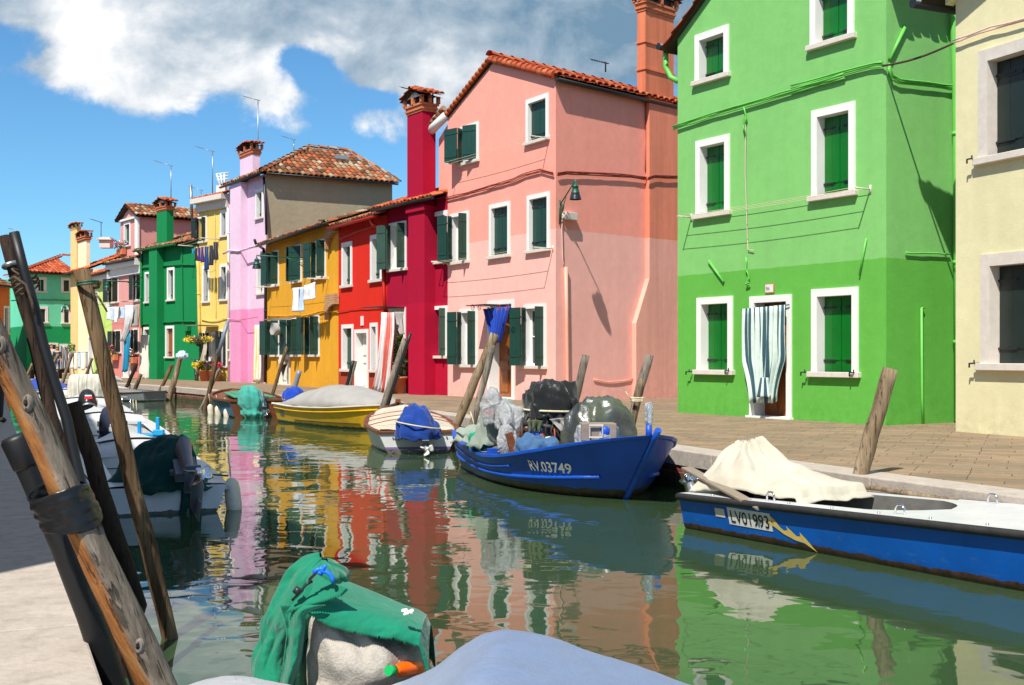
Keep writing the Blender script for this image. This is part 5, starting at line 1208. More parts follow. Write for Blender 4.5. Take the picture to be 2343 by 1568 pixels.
for q in (1.05,2.35,2.9): 
    for sd in (1,-1):
        if q==2.9 and sd==1: continue
        mb=MB();a=b2.world(q-.04,sd*(b2.w(q,.3)-.1),b2.zg(q));bq=b2.world(q+.04,sd*(b2.w(q,.3)-.1),b2.zg(q));mb.tube([a,a+V((0,0,.06)),a.lerp(bq,.25)+V((0,0,.085)),a.lerp(bq,.75)+V((0,0,.085)),bq+V((0,0,.06)),bq],.009,8);mb.build('cleat',MAT['chrome'],B2)
qa_,qb_,z0_,z1_=.62,1.13,.115,.265
mb=MB();vs=[(i/8*(qb_-qa_),j*(z1_-z0_)) for j in (0,1) for i in range(9)];mb.add(on_side(b2,1,qa_,z0_,vs,.004),[(i,i+1,i+10,i+9) for i in range(8)]);pl=mb.build('number_plate',MAT['white_mark'],B2)
vs,fs=text_mesh('LV01993',.15,0,.001,.72);wx=max(v[0] for v in vs);vs=[(v[0]*(qb_-qa_-.05)/wx,v[1],0) for v in vs];mb=MB();mb.add(on_side(b2,1,qa_+.025,z0_+.022,vs,.008),fs);mb.build('lettering',MAT['black_mark'],pl)
mb=MB();mb.add(on_side(b2,1,.46,.165,[(0,0),(.12,0),(.12,.075),(0,.075)],.004),[(0,1,2,3)]);mb.build('sticker',MAT['sill'],B2)
wv=[(0,.1),(.05,.115),(.1,.085),(.13,.045),(.17,.07),(.19,.1),(.17,.135),(.21,.12),(.25,.07),(.27,.03),(.32,.0),(.36,.03),(.37,.07),(.41,.02),(.46,-.04),(.5,-.085),(.4,-.055),(.3,-.045),(.18,.0),(.1,.05),(.04,.085)]
wv=[(0,.02),(.08,.04),(.13,.0),(.1,.05),(.09,.1),(.14,.055),(.19,-.01),(.23,-.04),(.27,-.03),(.26,.01),(.31,-.03),(.36,-.075),(.4,-.07),(.4,-.03),(.45,-.08),(.55,-.2),(.43,-.13),(.33,-.115),(.22,-.075),(.12,-.015),(.05,.005)]
import mathutils.geometry as mg
tri=mg.tessellate_polygon([[V((a,b,0)) for a,b in wv]]);mb=MB();mb.add(on_side(b2,1,1.03,.115+.06,[(a,b*.85) for a,b in wv],.005),[tuple(t_) for t_ in tri]);mb.build('wave_emblem',MAT['yellow_mark'],B2)
outboard(B2,b2,0,-.25,tilt=1.05,col='motor_grey',k=.9,cowl=False)
mb=MB();mb.tube([b2.world(3.1,-.7,.42),b2.world(3.3,-.66,.46),b2.world(3.6,-.7,.45),b2.world(3.9,-.62,.47)],.022,8);mb.tube([b2.world(3.1,-.66,.44),b2.world(3.4,-.74,.46),b2.world(3.9,-.7,.47)],.022,8);tag(mb.build('yellow_rope',MAT['yellow_mark']),'yellow rope on the far side deck of the blue and white boat','rope')
# cream tarp heap (heightfield draped on the stern)
def tarp(name,outline_fn,nu,nv,mats,label,cat,solid=.006,group=None,sub=0,mif=None):
    mb=MB();mb.grid(outline_fn,nu,nv,mif=mif);o=mb.build(name,mats,None,solid=solid,sub=sub);return tag(o,label,cat,group)
def heap2(u,v):
    # u along the boat (0 stern .. 1), v across (0 near side .. 1 far)
    q=-.02+u*1.32-.1*(v-.5)*(1-u);x=(.5-v*1.02)*(1.-.12*u);base=b2.zg(max(q,0))+.03
    pk=.3*math.exp(-(((q-.3)/(.2 if q<.3 else .27))**2)**1.3-(((x-.05)/.32)**2)**1.5)+.15*math.exp(-(((q-.68)/.3)**2)-((x-.0)/.36)**2)+.07*math.exp(-((x)/.6)**4)*(1 if u<.95 else .3)
    e=min(u,1-u,v,1-v)
    fold=fbm(V((q*2.4,x*2.4,3)),4)
    ridg=1-abs(noise.noise(V((q*5-x*2,x*5+q*1.5,9))))*2
    z=base+pk*(1+.12*fold)+.03*ridg*(.4+pk)+.02*fold
    ang=math.atan2(x-.05,q-.3);z+=.045*math.sin(ang*9+2*fold)*min(1,pk*2.4)*(pk<.52)
    if e<.06: z-=.06*(1-e/.06)
    wob=.05*noise.noise(V((u*6,v*6,2)))
    return b2.world(q+wob,x+wob*.6,z)
tarp('cream_tarpaulin',heap2,90,70,MAT['cloth_canvas'],'cream canvas tarpaulin heaped over the motor on the blue and white boat','tarpaulin')
mb=MB();a=b2.world(-.22,.3,.5);bq=b2.world(.86,.62,.33);d_=(bq-a).normalized();sdv=V((0,0,1)).cross(d_).normalized()
mb.box(a-sdv*.055,d_*(bq-a).length,sdv*.11,d_.cross(sdv)*.025);mb.tube([bq-d_*.05,bq+d_*.2],.02,8);tag(mb.build('oar',MAT['grey_wood'],None,bev=.006),'weathered wooden oar with its blade over the stern of the blue and white boat','oar')
mb=MB();a=b2.world(-.3,-.1,.5);mb.box(a,V((.06,-.1,-.02)),V((.18,.05,-.3)),V((.02,.02,.02)));tag(mb.build('rudder_board',MAT['grey_wood']),'short grey board leaning beside the oar blade','board')
mb=MB();a=at(1830,1100,10.9);bq=at(2190,1147,9.4);mb.tube([a,a.lerp(bq,.5)+V((0,0,.02)),bq],.022,8);tag(mb.build('boat_pole',MAT['pole_wood']),'thin wooden pole lying along the far side of the blue and white boat','pole')
# ---- white and brown boat with the royal blue motor cover
b3=Boat((-1.5,18.5),(-.16,.987),4.6,[(0,.48),(1.5,.66),(3,.56),(4,.28),(4.6,0)],[(0,.62),(1.5,.76),(3,.68),(4,.4),(4.6,.02)],[(0,.31),(2,.34),(3.6,.44),(4.6,.56)],rake=.4,zk=-.2)
B3=empty('white_boat',b3.loc,'white boat with varnished wood trim, purple stripe and cream tarpaulin under a blue hood','boat')
mb=MB();b3.skin(mb);b3.transom(mb);mb.build('hull',MAT['hull_white'],B3)
mb=MB();b3.skin(mb,inset=.05,z0=0.);b3.floor(mb,.03,.05,4.4,.06);mb.build('inner_hull',MAT['varnish'],B3);rail(B3,b3,MAT['varnish'],.06,.05)
mb=MB();b3.deck(mb,.02,.5,-.0,.0);mb.build('stern_deck',MAT['varnish'],B3)
plain('purple_stripe',srgb(126,104,160,.8),.5,.1);mb=MB();w=b3.w(0,.07)
mb.add([b3.world(-.006,-w,.06),b3.world(-.006,w,.06),b3.world(-.006,b3.w(0,.1),.1),b3.world(-.006,-b3.w(0,.1),.1)],[(0,1,2,3)]);mb.build('stripe',MAT['purple_stripe'],B3)
for x in (-.4,-.15,.3,.46):
    for z in (.03,.25): mb=MB();mb.tube([b3.world(-.0,x,z),b3.world(-.02,x,z)],.014,8);mb.build('bolt',MAT['metal'],B3)
outboard(B3,b3,0,.08,tilt=.75,col='motor_black',k=.85,cowl=False,white_prop=True)
def tp3(u,v):
    q=.35+u*3.4;w=b3.w(q,b3.zg(q))-.02;x=(v*2-1)*w;return b3.world(q,x,b3.zg(q)+.04+.12*(1-(v*2-1)**2)*math.sin(min(u*1.3,1)*1.57)+.03*fbm(V((q*3,x*3,4)),3)-(.05 if v in(0,1) else 0))
tarp('cream_tarpaulin',tp3,40,24,MAT['cloth_cream'],'cream tarpaulin stretched over the white boat with varnished trim','tarpaulin')
mb=MB()
for q in (1.1,1.9,2.6): 
    mb.tube([b3.world(q+.15*math.sin(x*3),x*(b3.w(q,.3)),b3.zg(q)+.07+.12*(1-x*x)) for x in [i/6-1 for i in range(13)]],.008,5)
tag(mb.build('lashing',MAT['rust_wire']),'thin dark lashings across the cream tarpaulin of the white boat','rope')
c=at(955,972,18.3);drape('motor_cover',V((c.x,c.y,c.z-.02)),[(.02,.34),(.1,.32),(.17,.26),(.24,.14),(.29,-.0),(.31,-.12),(.3,-.2)],MAT['cloth_blue'],folds=5,amp=.12,sd=5,sx=1.15,sy=.9,crease=.03,label='royal blue cloth hood over the outboard motor of the white boat',cat='motor cover',top_shift=(-.05,.05))
mb=MB();mb.tube([V((c.x+.36*math.cos(a),c.y+.29*math.sin(a),c.z+.0-.06*math.cos(a))) for a in [i*math.pi/12 for i in range(25)]],.011,6,cap=False);tag(mb.build('hood_rope',MAT['rope']),'white rope tied round the royal blue motor hood','rope')
fender('fender',b3.world(.3,.95,.38),.34,.07,'scuffed cream fender lying at the stern corner of the white boat beside the blue boat',tilt=(.25,-.3,-.9),group=None)
# ---- yellow boat
b4=Boat((-5.05,27.75),(.57,-.82),4.9,[(0,.58),(1.3,.68),(2.8,.62),(4,.36),(4.9,0)],[(0,.72),(1.3,.84),(2.8,.82),(4,.58),(4.9,.04)],[(0,.42),(1.5,.4),(3.2,.44),(4.9,.56)],rake=.35,zk=-.2)
B4=empty('yellow_boat',b4.loc,'mustard yellow boat under a domed pale grey cover','boat')
mb=MB();b4.skin(mb);b4.transom(mb);mb.build('hull',MAT['hull_yellow'],B4);rail(B4,b4,MAT['sill'],.05,.03);mb=MB();b4.deck(mb,0,4.9,-.01,.04);mb.build('deck',MAT['hull_yellow'],B4)
strake(B4,b4,MAT['hull_yellow'],lambda q:b4.zg(q)-.08,.02);mb=MB();mb.add(on_side(b4,1,.35,.16,[(0,0),(.28,0),(.28,.16),(0,.16)],.006),[(0,1,2,3)]);mb.build('name_plate',MAT['metal'],B4)
strake(B4,b4,MAT['rub_black'],lambda q:.09+.01*q,.008,name='dark_line',a=.25,e=.8,sides=(1,))
mb=MB();mb.cube(b4.world(4.55,0,.58),(.1,.1,.16));mb.build('mooring_bitt',MAT['varnish'],B4)
def tp4(u,v):
    q=.35+u*3.9;w=b4.w(q,b4.zg(q))-.03;x=(v*2-1)*w;ar=max(0,1-(v*2-1)**2)**.6*math.sin(min(u,1)*math.pi)**.7
    return b4.world(q,x,b4.zg(q)+.03+.5*ar*(1-.15*u)+.02*fbm(V((q*2,x*2,8)),3)+.012*math.sin(q*7.5)*ar)
tarp('boat_cover',tp4,50,24,MAT['cloth_grey'],'domed pale grey cover with creases over the yellow boat','boat cover')
outboard(B4,b4,0,0,tilt=.4,col='motor_black',k=.85,cowl=False)
c=at(672,913,27.6);drape('motor_cover',c,[(.02,.27),(.14,.26),(.23,.18),(.27,.02),(.25,-.14),(.2,-.3)],MAT['cloth_royal'],folds=6,amp=.14,sd=31,crease=.04,label='bright blue cloth hood over the motor of the yellow boat',cat='motor cover')
mb=MB();mb.tube([V((c.x+.27*math.cos(a),c.y+.24*math.sin(a),c.z-.03-.03*math.cos(a))) for a in [i*math.pi/12 for i in range(25)]],.014,6,cap=False);tag(mb.build('hood_rope',MAT['rope']),'white rope tied round the bright blue hood behind the yellow boat','rope')
# ---- old wooden boat with green hatch
b5=Boat((-6.42,29.2),(-.36,.933),4.4,[(0,.56),(1.5,.7),(3,.6),(4,.28),(4.4,0)],[(0,.68),(1.5,.86),(3,.78),(4,.4),(4.4,.03)],[(0,.4),(2,.42),(4.4,.55)],rake=.3,zk=-.2)
B5=empty('wooden_boat',b5.loc,'old blue and brown wooden boat with a faded green hatch and white fenders','boat')
mb=MB();b5.skin(mb);mb.build('hull',MAT['hull_wood'],B5);mb=MB();b5.transom(mb);mb.build('transom',MAT['varnish'],B5);rail(B5,b5,MAT['varnish'],.07,.06)
mb=MB();b5.deck(mb,0.02,4.4,-.0,.03);mb.build('deck',MAT['varnish'],B5)
mb=MB();N_=6
for i in range(N_):
    a=b5.world(.35,-.52+i*1.04/N_,.47+.05*math.sin(math.pi*(i+.5)/N_));e_=b5.world(2.9,-.46+i*.92/N_,.52+.05*math.sin(math.pi*(i+.5)/N_));mb.box(a,e_-a,b5.r*1.0/N_,V((0,0,.03)))
mb.build('hatch',MAT['green_paint'],B5,bev=.005)
outboard(B5,b5,0,.1,tilt=.7,col='motor_black',k=.85,cowl=False)
c=at(583,922,29.);drape('motor_cover',c+V((0,0,.0)),[(.02,.42),(.16,.4),(.27,.3),(.31,.12),(.3,-.04),(.25,-.15),(.26,-.26),(.16,-.42)],MAT['cloth_seafoam'],folds=6,amp=.2,sd=41,crease=.03,label='faded seafoam cloth tied over the motor of the wooden boat',cat='motor cover',top_shift=(-.2,.1),sx=1.0)
mb=MB();mb.tube([V((c.x+.21*math.cos(a),c.y+.19*math.sin(a),c.z-.16)) for a in [i*math.pi/12 for i in range(25)]],.012,6,cap=False);tag(mb.build('hood_rope',MAT['rope_dark']),'dark cord tied round the seafoam motor cover','rope')
for i,(px,py,lb) in enumerate(((480,925,'leftmost of the three white fenders on the old wooden boat'),(497,928,'middle one of the three white fenders on the old wooden boat'),(517,935,'white fender nearest the transom of the old wooden boat'))):
    fender('fender',at(px,py,31.2-i*.8),.48,.085,lb,tilt=(.12,0,-1))
# ---- small grey skiff and a white bow beyond it
b6=Boat((-12.25,39.7),(-.84,.54),2.6,[(0,.42),(1.2,.5),(2,.32),(2.6,0)],[(0,.5),(1.2,.62),(2,.46),(2.6,.03)],[(0,.33),(1.2,.3),(2.6,.42)],rake=.2,zk=-.12)
B6=empty('grey_skiff',b6.loc,'small grey rowing skiff moored by the far quay','boat');mb=MB();b6.skin(mb);b6.transom(mb);mb.build('hull',MAT['hull_grey'],B6);mb=MB();b6.skin(mb,inset=.04,z0=0.);b6.transom(mb,.05,.03,0.);b6.floor(mb,.03,.03,2.5);mb.build('inner_hull',MAT['grey_wood'],B6);rail(B6,b6,MAT['hull_grey'],.05,.03);
for q_ in (.8,1.6): mb=MB();b6.thwart(mb,q_,.2);mb.build('thwart',MAT['grey_wood'],B6)
b7=Boat((-14.6,42.2),(-.6,.8),3.4,[(0,.5),(1.5,.6),(2.6,.4),(3.4,0)],[(0,.6),(1.5,.72),(2.6,.55),(3.4,.03)],[(0,.34),(2,.4),(3.4,.55)],rake=.3,zk=-.15)
B7=empty('pale_blue_boat',b7.loc,'small pale blue and white boat behind the grey skiff','boat');mb=MB();b7.skin(mb);b7.transom(mb);mb.build('hull',MAT['sky_paint'],B7);mb=MB();b7.deck(mb,0,3.4,0,.05,inner=lambda q:.35 if .5<q<2 else 0,n=30);b7.floor(mb,.05,.05,3.);mb.build('deck',MAT['deck_white'],B7);rail(B7,b7,MAT['plastic_white'],.05,.04)
# ---- left bank boats
def modern(loc,head,L,bm,zs,label,name='white_motorboat',tr=.0,coam=None,hull='hull_offwhite'):
    b=Boat(loc,head,L,[(0,bm*.84),(L*.4,bm*.9),(L*.75,bm*.62),(L,0)],[(0,bm),(L*.4,bm*1.08),(L*.75,bm*.84),(L,.03)],zs,rake=.5,zk=-.2,trake=tr)
    r=empty(name,b.loc,label,'boat');mb=MB();b.skin(mb);b.transom(mb);mb.build('hull',MAT[hull],r)
    iw=lambda q:(bm-.2)*(1 if .32<q<L*.52 else 0)
    mb=MB();b.deck(mb,0,L,.01,.02,inner=iw,n=60,m=4);mb.build('deck',MAT['deck_white'],r)
    mb=MB()
    for sd in (1,-1): mb.grid(lambda u,v:b.world(.33+(L*.52-.34)*u,sd*(bm-.2),b.zg(.4+u)+.02-.42*v),20,3)
    mb.add([b.world(.33,-(bm-.2),.02),b.world(.33,(bm-.2),.02),b.world(.33,(bm-.2),b.zg(.3)),b.world(.33,-(bm-.2),b.zg(.3))],[(0,1,2,3)]);b.floor(mb,.02,.3,L*.53,.1)
    mb.build('cockpit',MAT['deck_white'],r)
    mb=MB()
    for sd in (1,-1): mb.tube(b.edge(sd,dx=.01,dz=-.03,n=36),.026,8)
    mb.build('rub_rail',MAT['plastic_white'],r)
    q=L*.52
    mb=MB();wv_=bm-.12
    def fn(u,v):
        x=(u*2-1);zz=b.zg(q)+.0+.2*v*(1-.25*x*x);return b.world(q+.45*v*(1) if False else q+(.0 if v<.01 else .03+.5*max(0,v-.5)),x*wv_*(1-.1*v),(.02 if v==0 else zz))
    mb.grid(fn,14,4);mb.build('bulkhead',MAT['deck_white'],r)
    mb=MB()
    for sd in (1,): mb.grid(lambda u,v:b.world(q+.28+v*(L*.36),(u*2-1)*wv_*.9*(1-.75*v*v),b.zg(q)+.19*(1-v)*(1-.25*(u*2-1)**2)+.035),14,10)
    mb.build('cabin_top',MAT['deck_white'],r)
    for zz in (.1,.26):
        m2=MB();m2.tube([b.world(q-.012,-wv_*.86,zz),b.world(q-.012,wv_*.86,zz)],.006,5);m2.build('panel_seam',MAT['iron'],r)
    return b,r
b8,B8=modern((-3.42,11.35),(-.4,.916),4.3,.62,[(0,.27),(1.5,.33),(3,.42),(4.3,.56)],'near white motorboat with a dark green cloth over its tilted motor')
outboard(B8,b8,.02,.2,tilt=1.12,col='motor_grey',k=1.08,cowl=False,z=.44)
c=at(362,1074,11.55)
drape('motor_cover',c,[(.02,.36),(.12,.34),(.25,.24),(.35,.08),(.42,-.08),(.48,-.2)],MAT['cloth_darkgreen'],folds=4,amp=.16,sd=51,sx=1.0,sy=.5,rz=-.1,crease=.03,label='dark green cloth draped over the tilted motor of the near white motorboat',cat='motor cover',top_shift=(.12,.1))
rag('cloth_tail',c+V((.3,-.12,.0)),.46,.24,MAT['cloth_darkgreen'],'dark green cloth tail hanging behind the tilted propeller','cloth',sd=8,gather=-.3)
fender('fender',b8.world(.25,.7,.3),.42,.08,'grey fender hung on the right stern corner of the near white motorboat',tilt=(.2,-.4,-.9),group=None)
mb=MB();p0=b8.world(.5,.5,.31);mb.tube([p0+V((.04*math.cos(a*2),.04*math.sin(a*2),.01*a/6)) for a in [i*.5 for i in range(14)]]+[b8.world(.3,.68,.32)],.009,6);tag(mb.build('mooring_line',MAT['rope_dark']),'dark line coiled on the stern deck of the near white motorboat','rope')
b9,B9=modern((-5.55,16.7),(-.42,.907),4.6,.72,[(0,.3),(1.5,.36),(3,.46),(4.6,.6)],'second white motorboat with an upright navy motor and blue tackle aboard')
outboard(B9,b9,.02,-.22,tilt=.0,col='motor_navy',k=1.3,marks=[(-.12,.1,.24,.3,1),(-.14,.14,.17,.2,2)],z=.24)
mb=MB();o=b9.world(.6,.36,.36);mb.cube(o,(.5,.3,.05),rz=.2);mb.cube(o+V((-.12,0,.1)),(.05,.05,.22));mb.cube(o+V((.14,.05,.13)),(.05,.05,.28));mb.cube(o+V((.2,-.1,.05)),(.16,.08,.08));tag(mb.build('tackle_frame',MAT['blue_plastic'],None,bev=.008),'bright blue plastic frame on the stern of the second white motorboat','frame')
b10,B10=modern((-8.0,22.4),(-.42,.907),4.6,.75,[(0,.32),(1.5,.4),(3,.5),(4.6,.62)],'third white motorboat with a tilted black motor marked in red')
outboard(B10,b10,.02,-.2,tilt=.6,col='motor_black',k=1.2,marks=[(-.14,.12,.2,.27,0),(-.1,.06,.285,.32,1)],z=.25)
mb=MB();a=b10.world(1.1,.7,.42)
for q in (.9,2.4): mb.tube([b10.world(q,.7,.4),b10.world(q,.7,.68)],.014,6)
mb.tube([b10.world(.9,.7,.68),b10.world(1.6,.71,.7),b10.world(2.4,.7,.68)],.014,6);mb.build('hand_rail',MAT['chrome'],B10)
for k,(q,lb) in enumerate(((1.2,'white fender nearest the stern on the third motorboat'),(1.7,'white fender further forward on the third motorboat'))): fender('fender',b10.world(q,.86,.36),.3,.07,lb,tilt=(.1,-.1,-1),group='fenders on the third motorboat')
b11,B11=modern((-10.6,28.4),(-.42,.907),4.6,.8,[(0,.34),(1.5,.4),(3,.5),(4.6,.62)],'fourth white motorboat carrying a striped canvas awning')
# striped canvas on hoops
a0=at(150,893,28.6);a1=at(243,893,28.6);zt_=at(150,857,28.6).z;zb=at(150,910,28.6).z
def strp(u):
    k=(u*46)%9.2
    return 1 if k<.8 or 3.2<k<3.7 else (2 if 5.5<k<6.4 or 1.6<k<2 else (3 if 7.6<k<8.0 else 0))
def cv(u,v):
    p=a0.lerp(a1,u);al=v*2.4
    if v<.62: z=zb+(zt_-zb)*(v/.62)**.9;y=-.04*math.sin(v*5)
    else: z=zt_-.05*((v-.62)/.38)**2;y=(v-.62)/.38*1.1
    z-=.16*(abs(u*2-1)**8)
    return V((p.x,p.y+y+.035*fbm(V((u*6,v*2,1)),3)+(.15*abs(u*2-1)**6),z))
CA=tarp('striped_canvas',cv,92,24,[MAT['cloth_pale'],MAT['cloth_sand'],MAT['cloth_grey'],MAT['cloth_paleblue']],'pale striped canvas awning over the fourth white motorboat','awning',mif=lambda i,j:strp(i/92))
b12=Boat((-13.4,33.5),(-.42,.907),4.4,[(0,.55),(2,.65),(3.4,.4),(4.4,0)],[(0,.66),(2,.78),(3.4,.55),(4.4,.03)],[(0,.5),(2,.5),(4.4,.7)],rake=.4,zk=-.2)
B12=empty('covered_boat',b12.loc,'boat under a bright blue cover at the left behind the dark posts','boat');mb=MB();b12.skin(mb);b12.transom(mb);mb.build('hull',MAT['hull_white'],B12);rail(B12,b12,MAT['plastic_white'],.05,.04)
def tpb(u,v):
    q=.1+u*4.;w=b12.w(q,.5)-.02;x=(v*2-1)*w;return b12.world(q,x,b12.zg(q)+.04+.32*max(0,1-(v*2-1)**2)*math.sin(min(u,1)*2.9+.1)**.6+.02*fbm(V((q*2,x*2,8)),3))
tarp('boat_cover',tpb,30,16,MAT['cloth_royal'],'bright blue boat cover at the left behind the dark posts','boat cover')
# ------------------------------------------------------------ nearest boat: covered motor, blanket, blue tarpaulin
FB=Boat((-1.25,3.9),(.75,-.66),4.2,[(0,.6),(2,.8),(3.4,.5),(4.2,0)],[(0,.7),(2,.95),(3.4,.7),(4.2,.03)],[(0,.3),(2,.3),(4.2,.4)],rake=.3,zk=-.15)
FB=Boat((-.6,4.3),(.45,-.89),4.,[(0,.5),(1.4,.6),(3,.45),(4.,0)],[(0,.5),(1.4,.65),(3,.55),(4.,.03)],[(0,.2),(2,.2),(4.6,.22)],rake=.3,zk=-.15)
B0=empty('tarped_boat',FB.loc,'nearest boat, its hull hidden below a pale blue tarpaulin at the bottom edge','boat')
mb=MB();FB.skin(mb);FB.transom(mb);mb.build('hull',MAT['hull_offwhite'],B0);
# blue tarpaulin: top line traced in plan, ridge at x 1150 px
def crest(px): # height of the tarp top as a function of picture column at the ridge distance
    return smooth([(380,1600),(430,1575),(500,1560),(570,1562),(700,1590),(860,1584),(985,1545),(1060,1486),(1130,1456),(1200,1457),(1270,1470),(1350,1498),(1440,1530),(1560,1572),(1700,1610),(1900,1660)],px)
def tarpf(u,v):
    px=380+u*1520;d0=4.25-.35*math.sin(u*2.2)
    top=at(px,crest(px),d0)
    if v<.18: # back side falling to the water
        t=1-v/.18;p=top+V((0,.28*t+.04,-.34*t*t))
    else:
        t=(v-.18)/.82;d=d0*(1-.5*t);pp=at(px,H,d);xx=top.x*(1-.42*t);p=V((xx,d,top.z+.04*math.sin(t*3.1)-.05*t))
    ridge=.02*(1-abs(noise.noise(V((px*.004+t*1.6,t*1.2+px*.001,2)))*2.2))
    p.z+=(ridge+.014*fbm(V((p.x*5,p.y*5,1)),5)-.012*max(0,.3-abs(noise.noise(V((p.x*3.3+p.y*2,p.y*6-p.x*2,4))))*3))*min(1,abs(v-.18)*9+.1)
    return p
t=NT('tarp_pale');n=t.noise(2.2,5,.65);sp=t.sep();f=t.math('MULTIPLY_ADD',sp,1.,ao=0);f.inputs[2].default_value=.62;w=t.math('MULTIPLY_ADD',n,.5);t.t.links.new(f.outputs[0],w.inputs[2])
r=t.ramp(w,[(.42,srgb(204,206,208,.6)),(.5,srgb(170,184,208,.55)),(.85,srgb(138,162,202,.55))]);d2=t.noise(9,6,.75);dr=t.ramp(d2,[(.55,0.),(.72,.35)]);t.col(t.mix(dr,r,srgb(120,118,116,.8)));t.set(Roughness=.75,Sheen_Weight=.15);n3=t.noise(9,7,.66,None,1.);t.bump(n3,1.,.014);MAT['tarp_pale']=t.m
tarp('tarpaulin',tarpf,150,60,MAT['tarp_pale'],'pale blue tarpaulin with a raised ridge covering the nearest boat','tarpaulin')
mb=MB();mb.tube([at(px,crest(px)+34-.018*(px-700)*(1 if px>700 else 0),4.08)+V((0,0,.012)) for px in range(860,1420,40)],.006,5);tag(mb.build('tarpaulin_seam',MAT['cloth_tarpgrey']),'stitched grey hem crossing the pale blue tarpaulin','seam')
# motor under grey fleece blanket and green cloth
D=4.55
MT=empty('blanket_bundle',at(830,1568,D),'grey fleece blanket bundled round the nearest motor','blanket')
def outl(tab,y): return smooth(tab,y)
def lump(left,right,ytop,ybot,depthf,sd,cr,nu=70,nv=60,dc=D,amp=.03,bulge=1.):
    """closed rounded volume whose silhouette follows left(y)/right(y)"""
    def fn(u,v):
        y=ytop+(ybot-ytop)*v;xl,xr=left(y),right(y);a=2*math.pi*u;cx=(xl+xr)/2;rx=(xr-xl)/2
        d=dc-depthf(v)*math.sin(a)*1.0
        nn=fbm(V((math.cos(a)*2.2+sd,math.sin(a)*2.2,v*3.)),4)
        fr=1-abs(noise.noise(V((math.cos(a)*1.6+sd,v*2.4+math.sin(a)*1.5,sd*.3))))*2
        k=1+cr*nn*min(1,v*6)
        p=at(cx,y,dc);px=p.x+rx*math.cos(a)*k*dc/F
        return V((px,d+amp*fr*math.sin(a),p.z+.3*amp*nn))
    return fn,nu,nv
bl=lambda y:smooth([(1448,760),(1460,722),(1480,706),(1520,698),(1560,712),(1620,716),(1700,720)],y)
br_=lambda y:smooth([(1448,770),(1452,820),(1465,900),(1485,958),(1505,976),(1520,972),(1540,930),(1560,868),(1600,850),(1700,850)],y)
# fleece body
pts_top=[(690,1382),(735,1370),(752,1372),(800,1420),(870,1440),(940,1462),(968,1478)]
def fleece(u,v):
    # u around 0..1, v top->bottom
    a=2*math.pi*u;cx=smooth([(0,740),(.15,800),(.35,835),(.6,838),(.8,800),(1,775)],v);rx=smooth([(0,18),(.08,60),(.25,118),(.45,136),(.62,130),(.8,92),(1,66)],v);y=1372+v*250
    top=v<.5;slope=(.30 if True else 0)*(1-min(1,v*1.6))
    rd_=smooth([(0,.04),(.2,.17),(.5,.25),(.8,.22),(1,.2)],v)
    n=fbm(V((math.cos(a)*1.7+3,math.sin(a)*1.7,v*2.6)),3);fr=math.sin(a*4+v*5+2*n)*.5
    p=at(cx,y+slope*rx*math.cos(a)*.9,D);k=1+.05*n+.03*fr*v
    return V((p.x+rx*math.cos(a)*k*D/F,D-rd_*math.sin(a)*(1+.16*n+.07*fr),p.z+.02*n))
mb=MB();mb.grid(fleece,90,60,cu=True);bo=mb.build('fleece_blanket',MAT['fleece'],MT,sub=1)
# green cloth: hood on the left with gathered neck and a long flap to the right
def hood(u,v):
    a=2*math.pi*u
    cx=smooth([(0,738),(.06,728),(.15,716),(.3,690),(.45,664),(.55,648),(.62,640),(.7,634),(.85,634),(1,640)],v);y=1280+v*330
    rx=smooth([(0,10),(.05,44),(.12,64),(.25,70),(.38,68),(.5,62),(.58,50),(.68,56),(.8,58),(1,58)],v)
    n=fbm(V((math.cos(a)*1.9+7,math.sin(a)*1.9,v*4)),4);pl=math.sin(a*7+v*7+2.5*n)
    r2=smooth([(0,.02),(.1,.15),(.35,.2),(.58,.15),(.8,.19),(1,.2)],v)
    g=.05+.07*math.exp(-((v-.55)/.09)**2)+.05*math.exp(-((v-.13)/.07)**2)
    k=1+g*pl+.04*n
    ty=smooth([(0,0),(.2,.06),(1,.0)],v)
    p=at(cx,y,D);return V((p.x+rx*math.cos(a)*k*D/F,D+.02-r2*math.sin(a)*k+ty,p.z+.015*n-.02*math.cos(a)*(v<.5)))
mb=MB();mb.grid(hood,110,80,cu=True);o=mb.build('green_hood',MAT['teal_near'],None,solid=.004,sub=1);tag(o,'emerald green cloth hood gathered and tied over the nearest motor','cloth')
TOPL=[(728,1282),(790,1330),(860,1358),(920,1384),(955,1396),(974,1408),(984,1432)]
BOT=[(690,1392),(750,1430),(800,1443),(860,1455),(905,1460),(958,1478),(983,1568)]
def flap(u,v):
    i=u*(len(TOPL)-1);k=min(int(i),len(TOPL)-2);f=i-k;tx=TOPL[k][0]*(1-f)+TOPL[k+1][0]*f;ty=TOPL[k][1]*(1-f)+TOPL[k+1][1]*f;bx=BOT[k][0]*(1-f)+BOT[k+1][0]*f;by=BOT[k][1]*(1-f)+BOT[k+1][1]*f
    # v:0 hidden rear edge, .35 the crest, 1 the front serrated hem
    if v<.35:
        t=v/.35;p=at(tx,ty,D+.05);q=p+V((.0,.32*(1-t),-.26*(1-t)**1.6));return q
    t=(v-.35)/.65
    crest_=at(tx,ty,D+.05);hem=at(bx,by,D-.235);q=crest_.lerp(hem,t)
    bul=math.sin(t*math.pi)*.075;q+=V((0,-bul,bul*.35))
    if t>=.999: q.z-=.012*((int(u*150))%2)
    n=fbm(V((u*4,t*2,6)),3);q+=V((0,-1,.3))*(.012*n)
    return q
mb=MB();mb.grid(flap,150,40);o=mb.build('green_flap',MAT['teal_near'],None,solid=.004);tag(o,'emerald green cloth with a serrated hem over the grey fleece blanket','cloth')
